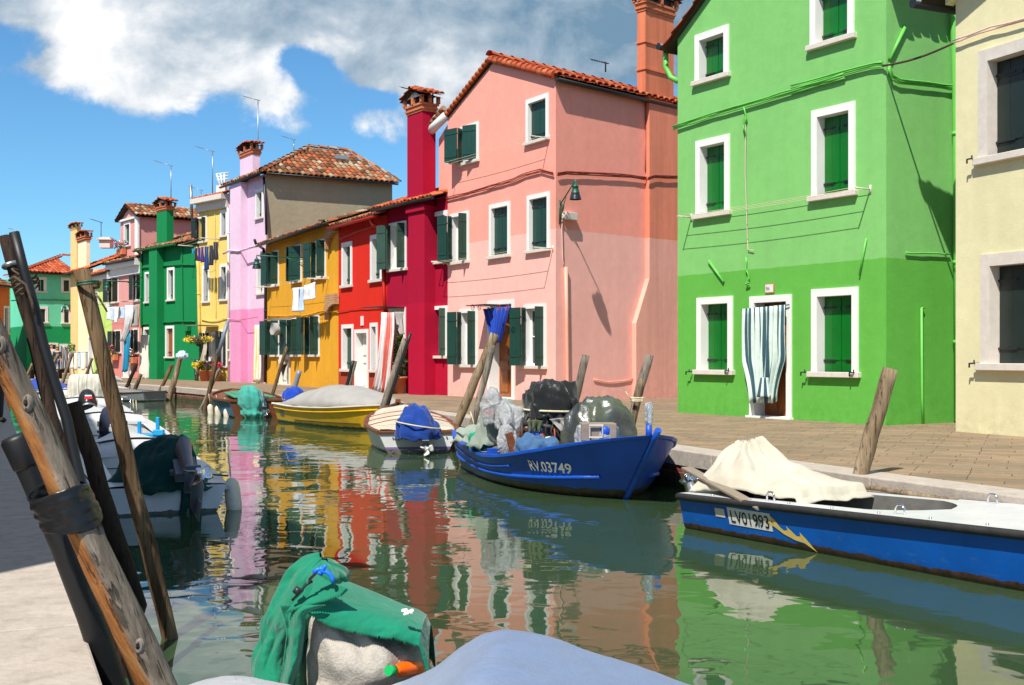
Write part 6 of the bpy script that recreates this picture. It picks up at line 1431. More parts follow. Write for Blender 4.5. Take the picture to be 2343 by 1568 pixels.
def flap2(u,v):
    # folded corner hanging left of the blanket
    y=1385+v*190;x0=smooth([(0,640),(.3,655),(.6,650),(1,640)],v);x1=smooth([(0,745),(.08,705),(.3,696),(.6,690),(1,672)],v);x=x0+(x1-x0)*u;n=fbm(V((u*2,v*3,12)),3)
    return at(x,y+8*u*0,D-.245+.03*math.sin(u*6+v*2)+.02*n)
mb=MB();mb.grid(flap2,30,40);tag(mb.build('green_fold',MAT['teal_near'],None,solid=.004),'long fold of emerald green cloth hanging left of the grey blanket','cloth')
def flap3(u,v):
    A=[(655,1390),(700,1365),(740,1345),(780,1340),(796,1346)];B=[(672,1399),(705,1385),(735,1374),(765,1360),(796,1346)];i=u*4;k=min(int(i),3);f=i-k
    ax=A[k][0]*(1-f)+A[k+1][0]*f;ay=A[k][1]*(1-f)+A[k+1][1]*f;bx=B[k][0]*(1-f)+B[k+1][0]*f;by=B[k][1]*(1-f)+B[k+1][1]*f
    y=1300+ (ay-1300)*1;p=at(728+(ax-728)*v+0,1318+(by-1318)*v,D-.12-.13*v);p.y-=.02*math.sin(v*3.1);p.z-=(.01*((int(u*60))%2) if v>.99 else 0);return p
mb=MB();mb.grid(flap3,60,16);tag(mb.build('green_fold',MAT['teal_near'],None,solid=.004),'triangular fold of emerald green cloth below the blue cord','cloth')
mb=MB();f=lambda x,y,dd=-.26:at(x,y,D+dd)
mb.tube([f(716,1311),f(728,1302),(f(735,1306)),f(742,1298),f(745,1293)],.0075,8);mb.tube([f(733,1305),f(745,1308),(f(755,1314)),f(760,1324),f(762,1332)],.0085,8);mb.tube([f(728,1308),f(736,1314),f(742,1306),f(734,1301),f(729,1306)],.009,8);tag(mb.build('knotted_string',MAT['blue_cord']),'short blue cord knotted on the emerald green hood','cord')
mb=MB();mb.tube([f(738,1300),f(722,1312),f(708,1326),f(704,1336),f(714,1330),f(700,1338),f(690,1350),f(680,1362),f(668,1374)],.0055,7);mb.tube([f(684,1346),f(676,1358)],.014,8);tag(mb.build('hook_cord',MAT['iron']),'black elastic cord with a hook on the emerald green hood','cord')
mb=MB()
for i in range(9): 
    a=at(930+rd.uniform(-14,14),1398+rd.uniform(-4,5),D-.245-.0);mb.lathe(a,[(0,.004),(.006,.003),(.008,-.006)],6)
tag(mb.build('dropping',MAT['white_mark']),'small white bird dropping on the emerald green cloth','dropping')
OB=empty('juice_bottle',at(925,1535,4.3),'orange plastic bottle with a green cap lying under the grey blanket','bottle')
a=at(899,1534,4.3);bq=at(950,1529,4.42);d_=(bq-a).normalized();mb=MB();mb.tube([a,a+d_*.03,a+d_*.05,a+d_*.11,a+d_*.16,(a+d_*.18)],[.016,.02,.027,.029,.028,.016],16);mb.build('body',MAT['orange_plastic'],OB)
mb=MB();mb.tube([a-d_*.03,a+d_*.006],.019,14);mb.build('cap',MAT['cap_green'],OB)
# ------------------------------------------------------------ mooring posts
def post(name,pts,r,mat,label,group='mooring posts',n=14,wob=.25,sd=0,extras=None,cat='mooring post'):
    P=[V(p) for p in pts];
    if len(P)==2: P=[P[0].lerp(P[1],t/14)+V((.02*noise.noise(V((t*.5,sd,0))),.02*noise.noise(V((t*.5,sd,5))),0))*min(1,(P[1]-P[0]).length*.3) for t in range(15)]
    rr=r if isinstance(r,(list,tuple)) else [r*1.05,r*.92]
    R_=[rr[0]+(rr[1]-rr[0])*i/(len(P)-1) for i in range(len(P))]
    root=empty(name,P[0],label,cat,group);mb=MB();mb.tube(P,R_,n,wob=wob,sd=sd);mb.build('trunk',MAT[mat],root)
    for fn in (extras or []): fn(root)
    return root
def px_post(name,xt,yt,xb,yb,d,rpx,mat,label,lean=0.,under=.35,**k):
    """top pixel, bottom pixel (where it meets water or leaves view), distance at the foot, radius in px"""
    b=at(xb,yb,d);t=at(xt,yt,d+lean);dd=(t-b).normalized();low=b-dd*under if b.z>ZW-.05 else b-dd*.2
    if low.z>ZW-.3: low=b-dd*((b.z-(ZW-.3))/dd.z)
    return post(name,[low,t],[rpx*d/F*1.06,rpx*(d+lean)/F*.96],mat,label,**k)
near=[V(at(47+.464*(y-899),y,4.0+.35*(y-560)/1180)) for y in (560,700,812,985,1150,1340,1520,1740)]
def knot(root):
    mb=MB()
    for (x,y) in ((34,790),(60,922),(438,1470)):
        i=(y-560)/1180;c=at(47+.464*(y-899)+8,y,4.0+.35*i);r=.036+.036*i;o=c-V((-.2*r,r*1.0,0))
        mb=MB(Matrix.Translation(o)@Matrix.Rotation(math.radians(90),4,'X'));mb.lathe((0,0,-.012),[(.026,0),(.02,.012),(.011,.016),(.008,.008),(0,.006)],14,0,.8,1.3);mb.build('knot',MAT['pole_grey'],root)
        mb=MB(Matrix.Translation(o)@Matrix.Rotation(math.radians(90),4,'X'));mb.lathe((0,0,.0),[(.008,0),(.007,.003),(0,.0035)],10);mb.build('knot_hole',MAT['pole_dark'],root)
N_=[];
for i in range(len(near)-1):
    for k in range(4): N_.append(near[i].lerp(near[i+1],k/4))
N_.append(near[-1])
post('mooring_post',N_,[.036,.072],'pole_near','thickest post, stripped orange and grey timber crossing the lower left corner',n=36,wob=.12,sd=2,extras=[knot])
# black bucket-capped pipe behind it and tape
pp=[at(47,1030,4.35),at(92,1128,4.38),at(145,1246,4.4),at(204,1408,4.45),at(258,1568,4.5),at(320,1745,4.5)]
PP=[]
for i in range(len(pp)-1):
    for k in range(4): PP.append(pp[i].lerp(pp[i+1],k/4))
def cap(root):
    mb=MB();a=pp[0];d_=(pp[0]-pp[1]).normalized();mb.tube([a-d_*.07,a-d_*.06,a+d_*.045,a+d_*.06],[.05,.054,.056,.046],10);mb.build('cap',MAT['black_pvc'],root,bev=.006)
post('mooring_pipe',PP,[.048,.05],'black_pvc','fat black plastic pipe taped below the thick orange post',n=20,wob=.05,sd=7,extras=[cap],cat='pipe')
c0=at(150,1160,4.2);ax_=(near[4]-near[3]).normalized();sd_=V((1,0,0));sd_=(sd_-ax_*sd_.dot(ax_)).normalized();fw=ax_.cross(sd_)
mb=MB()
def tp_(u,v):
    a=2*math.pi*u;n=fbm(V((math.cos(a)*2,math.sin(a)*2,v*5)),3);st=.0012*math.sin(v*24+math.sin(a)*2)
    ca_,sa_=math.cos(a),math.sin(a);r=.1+.006*n+st;e_=(abs(ca_)**2.4+abs(sa_)**2.4)**(-1/2.4)
    return c0+sd_*(r*e_*ca_)+fw*((.094+.006*n+st)*e_*sa_)+ax_*((v-.5)*(.15+.02*math.sin(a*2))+.02*ca_)
mb.grid(tp_,64,22,cu=True)
tag(mb.build('tape_binding',MAT['tape'],None,solid=.006),'black tape wound round the thick orange post and the plastic pipe','tape')
px_post('mooring_post',9,540,160,1085,5.6,13,'pole_dark','dark upright timber of the tied pair at the left edge',sd=4,wob=.1,n=18)
px_post('mooring_pipe',32,532,181,1085,5.35,12,'black_pvc','slim black pipe tied to the dark timber with cord',sd=5,wob=.03,n=18,cat='pipe')
mb=MB()
for (yy,xx,k) in ((636,45,0),(648,48,1),(660,51,2),(628,42,3)):
    c=at(xx,yy,5.42);mb.tube([c+V((.05*math.cos(a),.055*math.sin(a)+.06,.03*math.cos(a)*(1 if k!=3 else -1))) for a in [i*math.pi/12 for i in range(25)]],.0055,6,cap=False)
cb_=tag(mb.build('cord_binding',MAT['rope_dark']),'thin cord wound round the dark timber and slim pipe','cord');mb=MB()
c=at(42,648,5.33);mb.tube([c+V((-.03,-.03,.01)),c+V((.0,-.045,.025)),c+V((.05,-.04,-.01)),c+V((.075,-.03,-.09)),c+V((.085,-.03,-.15))],.007,6)
mb.build('loose_end',MAT['rope_dark'],cb_)
mb=MB();c=at(27,607,5.6);mb.tube([c+V((.033*math.cos(a),.045*math.sin(a),.012*math.cos(a))) for a in [i*math.pi/12 for i in range(25)]],.012,8,cap=False);tag(mb.build('metal_band',MAT['metal']),'metal band near the top of the dark timber','band')
px_post('mooring_post',167,922,312,1375,7.2,19,'pole_dark','short dark stump with a sawn top behind the slim black pipe',sd=9,wob=.12,n=20)
px_post('mooring_post',70,772,141,1075,9.2,10,'pole_dark','thin dark post behind the tied pair near the left edge',sd=12,wob=.15)
def stub(root):
    mb=MB();a=at(207,655,6.25);mb.tube([a,a+V((.045,-.02,.0)),a+V((.06,-.03,.03))],[.022,.016,.01],8);mb.tube([a-V((0,0,.03)),a+V((.05,-.02,-.06)),a+V((.1,-.03,-.14))],[.01,.007,.005],6);mb.build('branch_stub',MAT['pole_brown'],root)
    mb=MB();c=at(200,652,6.2)
    for k in (0,1): mb.tube([c+V((.052*math.cos(a),.05*math.sin(a),.014*k+.006*math.cos(a))) for a in [i*math.pi/12 for i in range(25)]],.005,6,cap=False)
    mb.build('wire',MAT['green_iron'],root)
px_post('mooring_post',186,618,388,1460,6.37,18,'pole_brown','long slender brown post with a branch stub standing in open water',sd=15,wob=.14,n=20,lean=-.15,extras=[stub])
px_post('mooring_post',1132,764,1040,985,20.1,10,'pole_wood','thick leaning post of the crossed pair before the pink house door',sd=20)
px_post('mooring_post',1128,790,1076,990,19.3,7.5,'pole_grey','thinner crooked post of the crossed pair before the pink house door',sd=22)
px_post('mooring_post',1340,813,1318,905,17.2,9,'pole_grey','short grey post rising behind the plastic covered heap',sd=25)
px_post('mooring_post',1486,812,1425,1030,14.7,10,'pole_grey','cracked post with a lashed second stick right of the engine',sd=27)
px_post('mooring_post',1468,866,1438,1010,14.55,7.5,'pole_wood','pale stick lashed to the cracked post right of the engine',sd=28)
mb=MB();c=at(1457,914,14.5)
for k in (0,1,2): mb.tube([c+V((.085*math.cos(a),.07*math.sin(a),.02*k-.02)) for a in [i*math.pi/12 for i in range(25)]],.008,5,cap=False)
mb.tube([c+V((-.08,-.06,.0)),c+V((-.15,-.06,.1))],.006,5);tag(mb.build('post_lashing',MAT['rope']),'pale rope lashing the stick to the cracked post','rope')
px_post('mooring_post',2036,844,1957,1125,10.75,17,'pole_wood','stout weathered post with a split top beside the blue and white boat',sd=31,wob=.2,n=22)
px_post('mooring_post',928,775,872,945,23.2,8,'pole_grey','grey wooden post strapped to a black pipe before the crimson house',sd=33)
px_post('mooring_pipe',939,762,884,935,23.0,4,'black_pvc','black pipe strapped to the grey post before the crimson house',sd=34,wob=.02,cat='pipe')
px_post('mooring_post',812,826,790,915,26.5,5,'pole_grey','short pale post of the pair before the red house',sd=35)
px_post('mooring_pipe',808,826,785,915,26.3,4,'black_pvc','black pipe of the pair before the red house',sd=36,wob=.02,cat='pipe')
px_post('mooring_pipe',685,848,668,905,29.5,6,'grey_pvc','short grey plastic pipe behind the bright blue motor hood',sd=37,wob=.02,cat='pipe')
px_post('mooring_post',656,795,622,905,31,4.,'pole_brown','thin knotted stick before the cream door of the ochre house',sd=38)
px_post('mooring_post',500,800,470,935,33.4,5,'pole_brown','brown foot of the tall leaning pole before the yellow house',sd=39)
px_post('mooring_pipe',521,735,500,800,33.3,4,'grey_pvc','grey pipe crowning the tall leaning pole before the yellow house',sd=40,wob=.02,cat='pipe',under=.05) if False else None
mb=MB();mb.tube([at(498,815,33.2),at(521,735,33.2)],.055,10);tag(mb.build('mooring_pipe',MAT['grey_pvc']),'grey pipe crowning the tall leaning pole before the yellow house','pipe','mooring posts')
px_post('mooring_post',502,844,462,930,34.,3.5,'pole_grey','thin crossing stick at the foot of the tall leaning pole',sd=41)
px_post('mooring_post',413,817,387,912,40.5,6,'pole_wood','greenish post with a white rag tied on its top',sd=42)
px_post('mooring_post',394,834,366,895,42.,4.5,'pole_brown','short post between the grey skiff and the rag topped post',sd=43)
px_post('mooring_post',313,832,289,888,45,4,'pole_dark','dark leaning post before the rose house',sd=44)
px_post('mooring_post',322,856,306,898,42.5,4.5,'pole_brown','short brown post between the grey skiff and the rose house',sd=45)
px_post('mooring_post',211,820,196,862,58,3,'pole_brown','small far post before the pale house',sd=46)
px_post('mooring_post',165,808,141,880,48,4,'pole_wood','long pale leaning post near the walking couple',sd=47)
px_post('mooring_post',133,810,108,865,50,3.5,'pole_wood','pale leaning stick directly before the walking couple',sd=48)
px_post('mooring_post',74,832,56,876,44,3,'pole_wood','thin pale stick at the far left beyond the dark posts',sd=49)
c=at(416,812,40.2);drape('rag',c,[(.01,.13),(.1,.11),(.16,.02),(.15,-.1)],MAT['cloth_paleblue'],folds=5,amp=.25,sd=61,crease=.04,label='white and blue rag tied on top of the greenish post',cat='rag')
mb=MB();mb.tube([at(140,1165,4.1)+V((0,0,-.001)),at(141,1166,4.1)],.001,3) if False else None
# ------------------------------------------------------------ lamps, lines, laundry, curtains, plants, people
def lantern(xt,yt,yb,d,wallp,label,r=.13,scroll=True,mat='green_iron'):
    top=at(xt,yt,d);h=(yb-yt)*d/F;root=empty('street_lamp',wallp,label,'street lamp')
    mb=MB();mb.tube([wallp,wallp.lerp(top,.5)+V((0,0,.0)),top+V((0,0,.0))],.016*max(1,d/30),7)
    if scroll:
        w=wallp;dn=V((0,0,-1));L=(top-w);mb.tube([w+V((0,0,.12)),w+dn*.45],.022*max(1,d/30),7)
        P=[]
        for i in range(22):
            t=i/21;a=t*9;P.append(w+L*.12+L.normalized()*(.14*(1-t*.75)*math.cos(a))+V((0,0,-.14-.14*(1-t*.75)*math.sin(a))))
        mb.tube(P,.011*max(1,d/30),6);mb.tube([w+dn*.42,w+L*.22+dn*.16,w+L*.42+dn*.02],.012*max(1,d/30),6)
    mb.build('bracket',MAT['green_iron'],root)
    c=top-V((0,0,h));mb=MB();k=h
    mb.lathe(c,[(r*1.05,0),(r*1.02,k*.03),(r*.88,k*.2),(r*.72,k*.32),(r*.74,k*.34)],22);mb.build('lamp_shade',MAT['motor_black'],root)
    mb=MB();mb.lathe(c,[(r*.78,k*.34),(r*.72,k*.38),(r*.6,k*.5),(r*.5,k*.64),(r*.62,k*.66),(r*.58,k*.7),(r*.25,k*.78),(r*.14,k*.84),(r*.2,k*.88),(r*.1,k*.92),(r*.06,k*1.08),(0,k*1.1)],22);mb.build('housing',MAT['green_iron'],root)
    mb=MB();mb.lathe(c,[(0,k*.04),(r*.5,k*.06),(r*.4,k*.22),(0,k*.24)],14);mb.build('bulb',MAT['lamp_glass'],root)
    return root
lantern(1316,413,457,27.0,fb.pt(.12,fb.uz(1280,470)[1],.0)+fb.N*.02,'green street lamp with a black bell shade on the corner of the pink house',r=.135)
uz=fo.uz(*q2(684,705));lantern(587,585,615,fo.pt(*uz,2.0).y,fo.pt(*uz),'green street lamp on a long scrolled arm before the ochre house',r=.15)
uz=fs_.uz(*q1(1050,722));lantern(245,643,666,fs_.pt(*uz,2.2).y,fs_.pt(*uz),'green street lamp on a long arm before the rose house',r=.17)
uz=ft.uz(*q1(520,890));lantern(147,697,715,70.2,ft.pt(*uz),'small green street lamp on the turquoise house',r=.2)
def line_set(fac,qa,a,qb,b,ln,label,n=3,col='rope',drop=.0,name='clothesline',sag=.03,r=.0045,rod='sill'):
    ua,za=fac.uz(*qa(*a));ub,zb=fac.uz(*qb(*b));mid=fac.pt((ua+ub)/2,min(za,zb))
    root=empty(name,mid,label,'clothesline')
    for (u,z) in ((ua,za),(ub,zb)):
        mb=MB();mb.tube([fac.pt(u,z,-.02),fac.pt(u,z,ln)],.013 if fac.a.y<35 else .02,6);mb.tube([fac.pt(u,z+.07,.0),fac.pt(u,z-.07,.0)],.02,6);mb.build('bracket_rod',MAT[rod],root)
    mb=MB()
    for k in range(n):
        o=ln*(1-.42*k) if n>1 else ln*.95
        P=[fac.pt(ua+(ub-ua)*t/10,za+(zb-za)*t/10-sag*math.sin(math.pi*t/10)+.012,max(o,.05)) for t in range(11)]
        mb=MB();mb.tube(P,r,5);mb.build('wire',MAT[col],root)
    def P_(t,k=0): return fac.pt(ua+(ub-ua)*t,za+(zb-za)*t-sag*math.sin(math.pi*t),ln*(1-.42*k))
    return P_
line_set(fa,q4,(156,489),q4,(550,372),.5,'empty clothesline under the top windows of the pink house',n=2)
line_set(fa,q4,(118,918),q4,(566,853),.55,'empty clothesline under the middle windows of the pink house',n=2)
line_set(fg,q5,(210,806),q6,(268,661),.36,'empty clothesline across the big green house',n=3)
line_set(fm,q3,(345,862),q3,(362,862),.4,'short clothes bracket on the crimson house',n=1)
LO=line_set(fo,q2,(490,868),q2,(800,822),.75,'clothesline carrying white towels on the ochre house',n=2)
# laundry
def hang(fac,q,x0,x1,y0,y1,out,mat,label,cat='laundry',name='towel',folds=3,amp=.03,gather=.05,sd=0,group=None,stripe=None,mats=None,nu=30,side=0.,tp=None,lean=None,y0b=None):
    a=fac.pt(*fac.uz(*q(x0,y0),out),out);b=fac.pt(*fac.uz(*q(x1,y0 if y0b is None else y0b),out),out)
    xm=(x0+x1)/2;_,zt=fac.uz(*q(xm,(y0+(y0 if y0b is None else y0b))/2),out);_,zb=fac.uz(*q(xm,y1),out)
    return cloth(name,[a,b],zt-zb,folds,amp,fac.N,mats or MAT[mat],None,nu,14,stripe=stripe,gather=gather,sd=sd,label=label,cat=cat,group=group,side=side,taper=tp,lean=lean)
G_='laundry on the ochre house'
hang(fo,q2,600,636,872,1005,.7,'cloth_white','long white towel hanging leftmost on the ochre house line',sd=1,group=G_,y0b=869)
hang(fo,q2,634,663,870,1003,.66,'cloth_paleblue','pale blue towel hanging right of the long white towel',sd=2,group=G_,y0b=866)
hang(fo,q2,665,700,858,940,.7,'cloth_white','short white garment in the middle of the ochre house line',name='garment',sd=3,group=G_,side=-.05,y0b=850)
hang(fo,q2,700,728,848,935,.7,'cloth_white','white garment rightmost on the ochre house line',name='garment',sd=4,group=G_,y0b=838)
def taper_top(v): return .35+.65*min(1,v*1.4)
hang(fo,q2,476,530,1068,1136,.55,'cloth_grey','bundled grey and white cloth hanging from the rod at the ochre house door','cloth',name='bundled_cloth',sd=9,folds=5,amp=.09,tp=lambda v:.45+.35*math.sin(v*3.1))
mb=MB();A=fo.pt(*fo.uz(*q2(440,1050),.6),.6);B=fo.pt(*fo.uz(*q2(590,1042),.3),.3);mb.tube([A,B],.025,6);tag(mb.build('rail',MAT['grey_wood']),'wooden rod above the ochre house door','rail')
UM=empty('umbrella',fo.pt(*fo.uz(*q2(575,1370)),.2),'folded black and cream umbrella hanging beside the ochre house door','umbrella')
c=fo.pt(*fo.uz(*q2(576,1370)),.2);hh=fo.uz(*q2(576,1272))[1]-c.z
mb=MB();mb.lathe(c,[(.01,0),(.04,hh*.2),(.1,hh*.5),(.16,hh*.72)],10);mb.build('canopy',MAT['cloth_charcoal'],UM);mb=MB();mb.lathe(c,[(.16,hh*.72),(.2,hh*.98),(.16,hh*1.),(.02,hh*1.0)],10);mb.build('canopy_band',MAT['cloth_cream'],UM);mb=MB();mb.tube([c,c-V((0,0,.2))],.012,6);mb.build('tip',MAT['iron'],UM)
# dark clothes on the yellow house
P_=line_set(fy,q2,(62,640),q2,(190,600),.9,'clothesline with dark clothes on the yellow house',n=2)
for i,(x0,x1,y0,y1,m,lb) in enumerate(((55,68,648,720,'cloth_charcoal','charcoal shirt leftmost on the yellow house line'),(70,84,645,722,'cloth_purple','purple garment second on the yellow house line'),(88,104,642,728,'cloth_purple','violet garment third on the yellow house line'),(108,132,640,770,'cloth_navy','navy trousers hanging lowest on the yellow house line'),(134,156,634,745,'cloth_charcoal','grey jacket beside the navy trousers'),(158,184,615,715,'cloth_charcoal','dark grey top rightmost on the yellow house line'))):
    hang(fy,q2,x0,x1,y0,y1,.85,m,lb,name='garment',sd=20+i,folds=2,group='dark laundry on the yellow house')
hang(fy,q2,38,55,652,682,.85,'cloth_aqua','turquoise peg bag at the left end of the yellow house line','bag',name='peg_bag',sd=3,folds=1)
# rose house laundry
line_set(fs_,q1,(772,888),q1,(1045,868),1.1,'clothesline full of white laundry on the rose house',n=2)
for i,(x0,x1,y1,m,lb) in enumerate(((795,818,1000,'cloth_white','white shirt leftmost on the rose house line'),(820,845,1005,'cloth_paleblue','pale blue shirt second on the rose house line'),(848,868,1022,'cloth_white','white towel third on the rose house line'),(870,888,990,'cloth_pale','cream towel fourth on the rose house line'),(890,922,990,'cloth_paleblue','checked pale blue cloth fifth on the rose house line'))):
    hang(fs_,q1,x0,x1,905,y1,1.05,m,lb,name='laundry',sd=40+i,folds=2,group='white laundry on the rose house')
hang(fs_,q1,926,985,893,1160,1.05,'cloth_white','long white sheet slanting down on the rose house line','laundry',name='sheet',sd=47,folds=3,amp=.08,side=-.8,tp=lambda v:1-.6*v)
hang(fs_,q1,960,1020,890,1050,.9,'cloth_grey','grey sheet right of the long white sheet','laundry',name='sheet',sd=48,folds=3,amp=.06)  # second sheet in the grey cloth material
hang(fs_,q1,912,966,1100,1385,1.0,'cloth_aqua','turquoise bath towel hanging below the white sheet','laundry',name='towel',sd=49,folds=2,amp=.05,side=-.3,tp=lambda v:1-.4*v)
# curtains
def st2(n,ph=0.): return lambda u:1 if ((u*n+ph)%1)<.42 else 0
def gc(v): return 1.0 if v<.55 else 1-.42*math.sin((v-.55)/.45*1.5)
hang(fg,q5,397,556,1146,1492,.16,None,'green and white striped door cloth of the big green house, gathered at its hem','curtain',name='door_curtain',folds=7,amp=.045,nu=120,mats=[MAT['cloth_stripe_light'],MAT['cloth_stripe_dark']],stripe=st2(9.5,.25),gather=0,tp=gc,sd=3,y0b=1130)
ua,za=fg.uz(*q5(486,1400),.2);c=fg.pt(ua,za,.24)
mb=MB();mb.grid(lambda u,v:c+fg.T*((.07+.07*v)*math.cos(u*6.283)*(1+.2*math.sin(u*25)))+fg.N*((.05+.05*v)*math.sin(u*6.283)*(1+.2*math.sin(u*25)))-V((0,0,.34*v-.0)),60,8,cu=True,mif=lambda i,j:1 if (i//5)%2 else 0)
tag(mb.build('curtain_knot',[MAT['cloth_stripe_light'],MAT['cloth_stripe_dark']],None,solid=.004),'knotted tail of the striped door cloth hanging before the green house step','curtain')
mb=MB();A=fg.pt(*fg.uz(*q5(396,1150),.16),.16);B=fg.pt(*fg.uz(*q5(572,1130),.06),.06);mb.tube([A,B],.011,8);tag(mb.build('curtain_rail',MAT['iron']),'thin rail above the striped cloth of the green house door','rail')
# blue curtain of the pink house, drawn together below its rail
hang(fa,q4,260,382,1118,1262,.32,'cloth_royal','bright blue cloth bunched under the rail of the pink house door','curtain',name='door_curtain',folds=6,amp=.05,nu=60,tp=lambda v:1-.72*min(1,v)**.8,sd=13,y0b=1104)
mb=MB();A=fa.pt(*fa.uz(*q4(185,1103),.65),.65);B=fa.pt(*fa.uz(*q4(400,1079),.03),.03);C_=fa.pt(*fa.uz(*q4(285,1085),.03),.03)
AW=empty('door_awning',B,'wrought iron awning frame with scrolls above the pink house door','awning')
mb.box(A+V((0,0,-.01)),C_+fa.T*0+fa.N*.0-A if False else (fa.T*.95),fa.N*-.6,V((0,0,.02)));mb.build('canopy',MAT['iron'],AW)
mb=MB()
for (x,s_) in ((215,1),(245,-1),(330,1),(365,-1)):
    c=fa.pt(*fa.uz(*q4(x,1108),.6),.6);mb=MB();mb.tube([c+fa.T*(s_*.1*(1-i/14*.7)*math.cos(i*.6))+V((0,0,-.1*(1-i/14*.7)*math.sin(i*.6))) for i in range(15)],.008,5);mb.build('scroll',MAT['rust_wire'],AW)
# red and white striped curtain of the crimson house
hang(fm,q3,52,112,1098,1478,.75,None,'red and white striped door curtain blown outward at the crimson house','curtain',name='door_curtain',folds=5,amp=.06,nu=90,mats=[MAT['cloth_white'],MAT['cloth_red']],stripe=lambda u:1 if ((u*6.3)%1)<.34 else 0,gather=0,sd=17,side=-.45,tp=lambda v:1+.15*v)
hang(fm,q3,112,158,1095,1200,.5,'cloth_grey','pale cloth corner caught right of the red striped curtain','curtain',name='curtain_corner',folds=2,amp=.04,sd=19,tp=lambda v:1-.8*v,side=.2)
mb=MB();A=fm.pt(*fm.uz(*q3(166,1072)),.03);mb.box(A,fm.T*-1.15,fm.N*.85,V((0,0,-.02)));tag(mb.build('awning',MAT['iron']),'thin flat canopy over the striped curtain of the crimson house','awning')
hang(fl,q2,389,420,1082,1398,.2,None,'yellow and white striped curtain at the lilac house door','curtain',name='door_curtain',folds=3,amp=.06,mats=[MAT['cloth_white'],MAT['cloth_yellow']],stripe=st2(3),gather=-.2,sd=23,nu=60)
hang(fe,q1,1044,1106,1112,1440,.35,'cloth_pale','long cream and grey curtain at the emerald house door','curtain',name='door_curtain',folds=4,amp=.09,sd=27,gather=-.05)
hang(ft,q1,452,545,1192,1362,.1,None,'blue and white striped curtain at the turquoise house door','curtain',name='door_curtain',folds=4,amp=.06,mats=[MAT['cloth_white'],MAT['cloth_navy']],stripe=st2(8),sd=29,nu=70)
hang(fy,q2,98,124,1168,1296,.5,'cloth_cream','narrow cream cloth swinging beside the yellow house window','cloth',name='curtain',folds=1,amp=.04,sd=33,side=-.3,tp=lambda v:.6+.5*v)
mb=MB();A=fy.pt(*fy.uz(*q2(188,1080)),.03);mb.box(A,fy.T*-1.1,fy.N*.9,V((0,0,-.03)));tag(mb.build('awning',MAT['grey_wood']),'narrow wooden canopy over the yellow house door','awning')
# plants
def leafcloud(mb,c,rx,rz,n,s,mis=(0,),seed=1,flat=1.):
    r=random.Random(seed)
    for i in range(n):
        v=V((r.gauss(0,1),r.gauss(0,1),r.gauss(0,1))).normalized()*(r.random()**.4);p=V(c)+V((v.x*rx,v.y*rx*flat,v.z*rz));a=V((r.uniform(-1,1),r.uniform(-1,1),r.uniform(-.6,1))).normalized();b=a.cross(V((r.uniform(-1,1),r.uniform(-1,1),.3))).normalized();k=s*r.uniform(.6,1.3)
        mb.add([p-a*k,p-b*k*.5,p+a*k,p+b*k*.5],[(0,1,2,3)],mis[i%len(mis)])
def pot_plant(name,base,r,h,fr,fz,label,flowers=(),cat='potted plant',n=260,seed=1,s=.03,potm='terracotta',box=None,group=None):
    root=empty(name,base,label,cat,group);mb=MB();base=V(base)
    if box: mb.box(base-box[0]*box[1]/2,box[0]*box[1],V((box[0].y,-box[0].x,0))*.22,V((0,0,h)));mb.build('planter',MAT[potm],root,bev=.01)
    else: mb.lathe(base,[(0,0),(r*.7,0),(r*.95,h*.85),(r*1.08,h*.87),(r*1.08,h),(r*.9,h),(r*.85,h*.9),(0,h*.9)],20);mb.build('pot',MAT[potm],root)
    mb=MB();c=base+V((0,0,h+fz*.7));leafcloud(mb,c,fr,fz,n,s,seed=seed);mb.build('foliage',MAT['leaf'],root)
    for i,fm_ in enumerate(flowers):
        mb=MB();leafcloud(mb,c+V(((i-.5*(len(flowers)-1))*fr*.7,-fr*.35,fz*.25)),fr*.75,fz*.8,int(n*.35),s*.8,seed=seed+9+i);mb.build('blossom',MAT[fm_],root)
    return root
u,z=fa.uz(*q4(213,1352));pot_plant('potted_plant',fa.pt(u,z,-.05),.06,.1,.07,.07,'small cactus like plant in an orange pot on the left pink house sill',n=60,s=.02)
u,z=fa.uz(*q4(500,1356));pot_plant('potted_plant',fa.pt(u,z,-.05),.08,.1,.13,.14,'bushy green geranium in a terracotta pot on the right pink house sill',n=160,s=.035)
u,_=fm.uz(*q3(120,1470),.35);p_=fm.pt(u,0,.3);pot_plant('shrub_in_pot',p_,.28,.5,.33,.75,'leafy shrub in a brown pot beside the crimson house door',n=700,s=.05,seed=4)
for i,(x,lb,fl_) in enumerate(((108,'left of the two big terracotta pots with yellow flowers at the yellow house',('petal_yellow','petal_yellow','petal_purple')),(162,'right of the two big terracotta pots with purple flowers at the yellow house',('petal_purple','petal_pink')))):
    u,_=fy.uz(*q2(x,1395),.5);pot_plant('flower_pot',fy.pt(u,0,.5),.25,.5,.36,.22,lb,fl_,n=420,s=.07,seed=10+i)
u,z=fy.uz(*q2(78,1180),1.1);pot_plant('hanging_basket',fy.pt(u,z-.15,1.1),.14,.12,.46,.2,'hanging basket of yellow and purple flowers before the yellow house',('petal_yellow','petal_purple','petal_yellow'),n=420,s=.05,seed=14,potm='iron')
for (q_,fc_,x,y,w,lb,fl_) in ((q1,fs_,862,1300,.95,'flower box with pink blossoms below the left ground window of the rose house',('petal_pink','petal_purple')),(q1,fs_,998,1322,1.0,'flower box with white and pink blossoms below the right ground window of the rose house',('petal_white','petal_pink')),(q1,fd,920,520,.9,'flower box with pink blossoms below the dormer window',('petal_pink','petal_white'))):
    u,z=fc_.uz(*q_(x,y));pot_plant('flower_box',fc_.pt(u,z,.05),.2,.3,.5,.28,lb,fl_,n=260,s=.07,box=(fc_.T,w),seed=int(x))
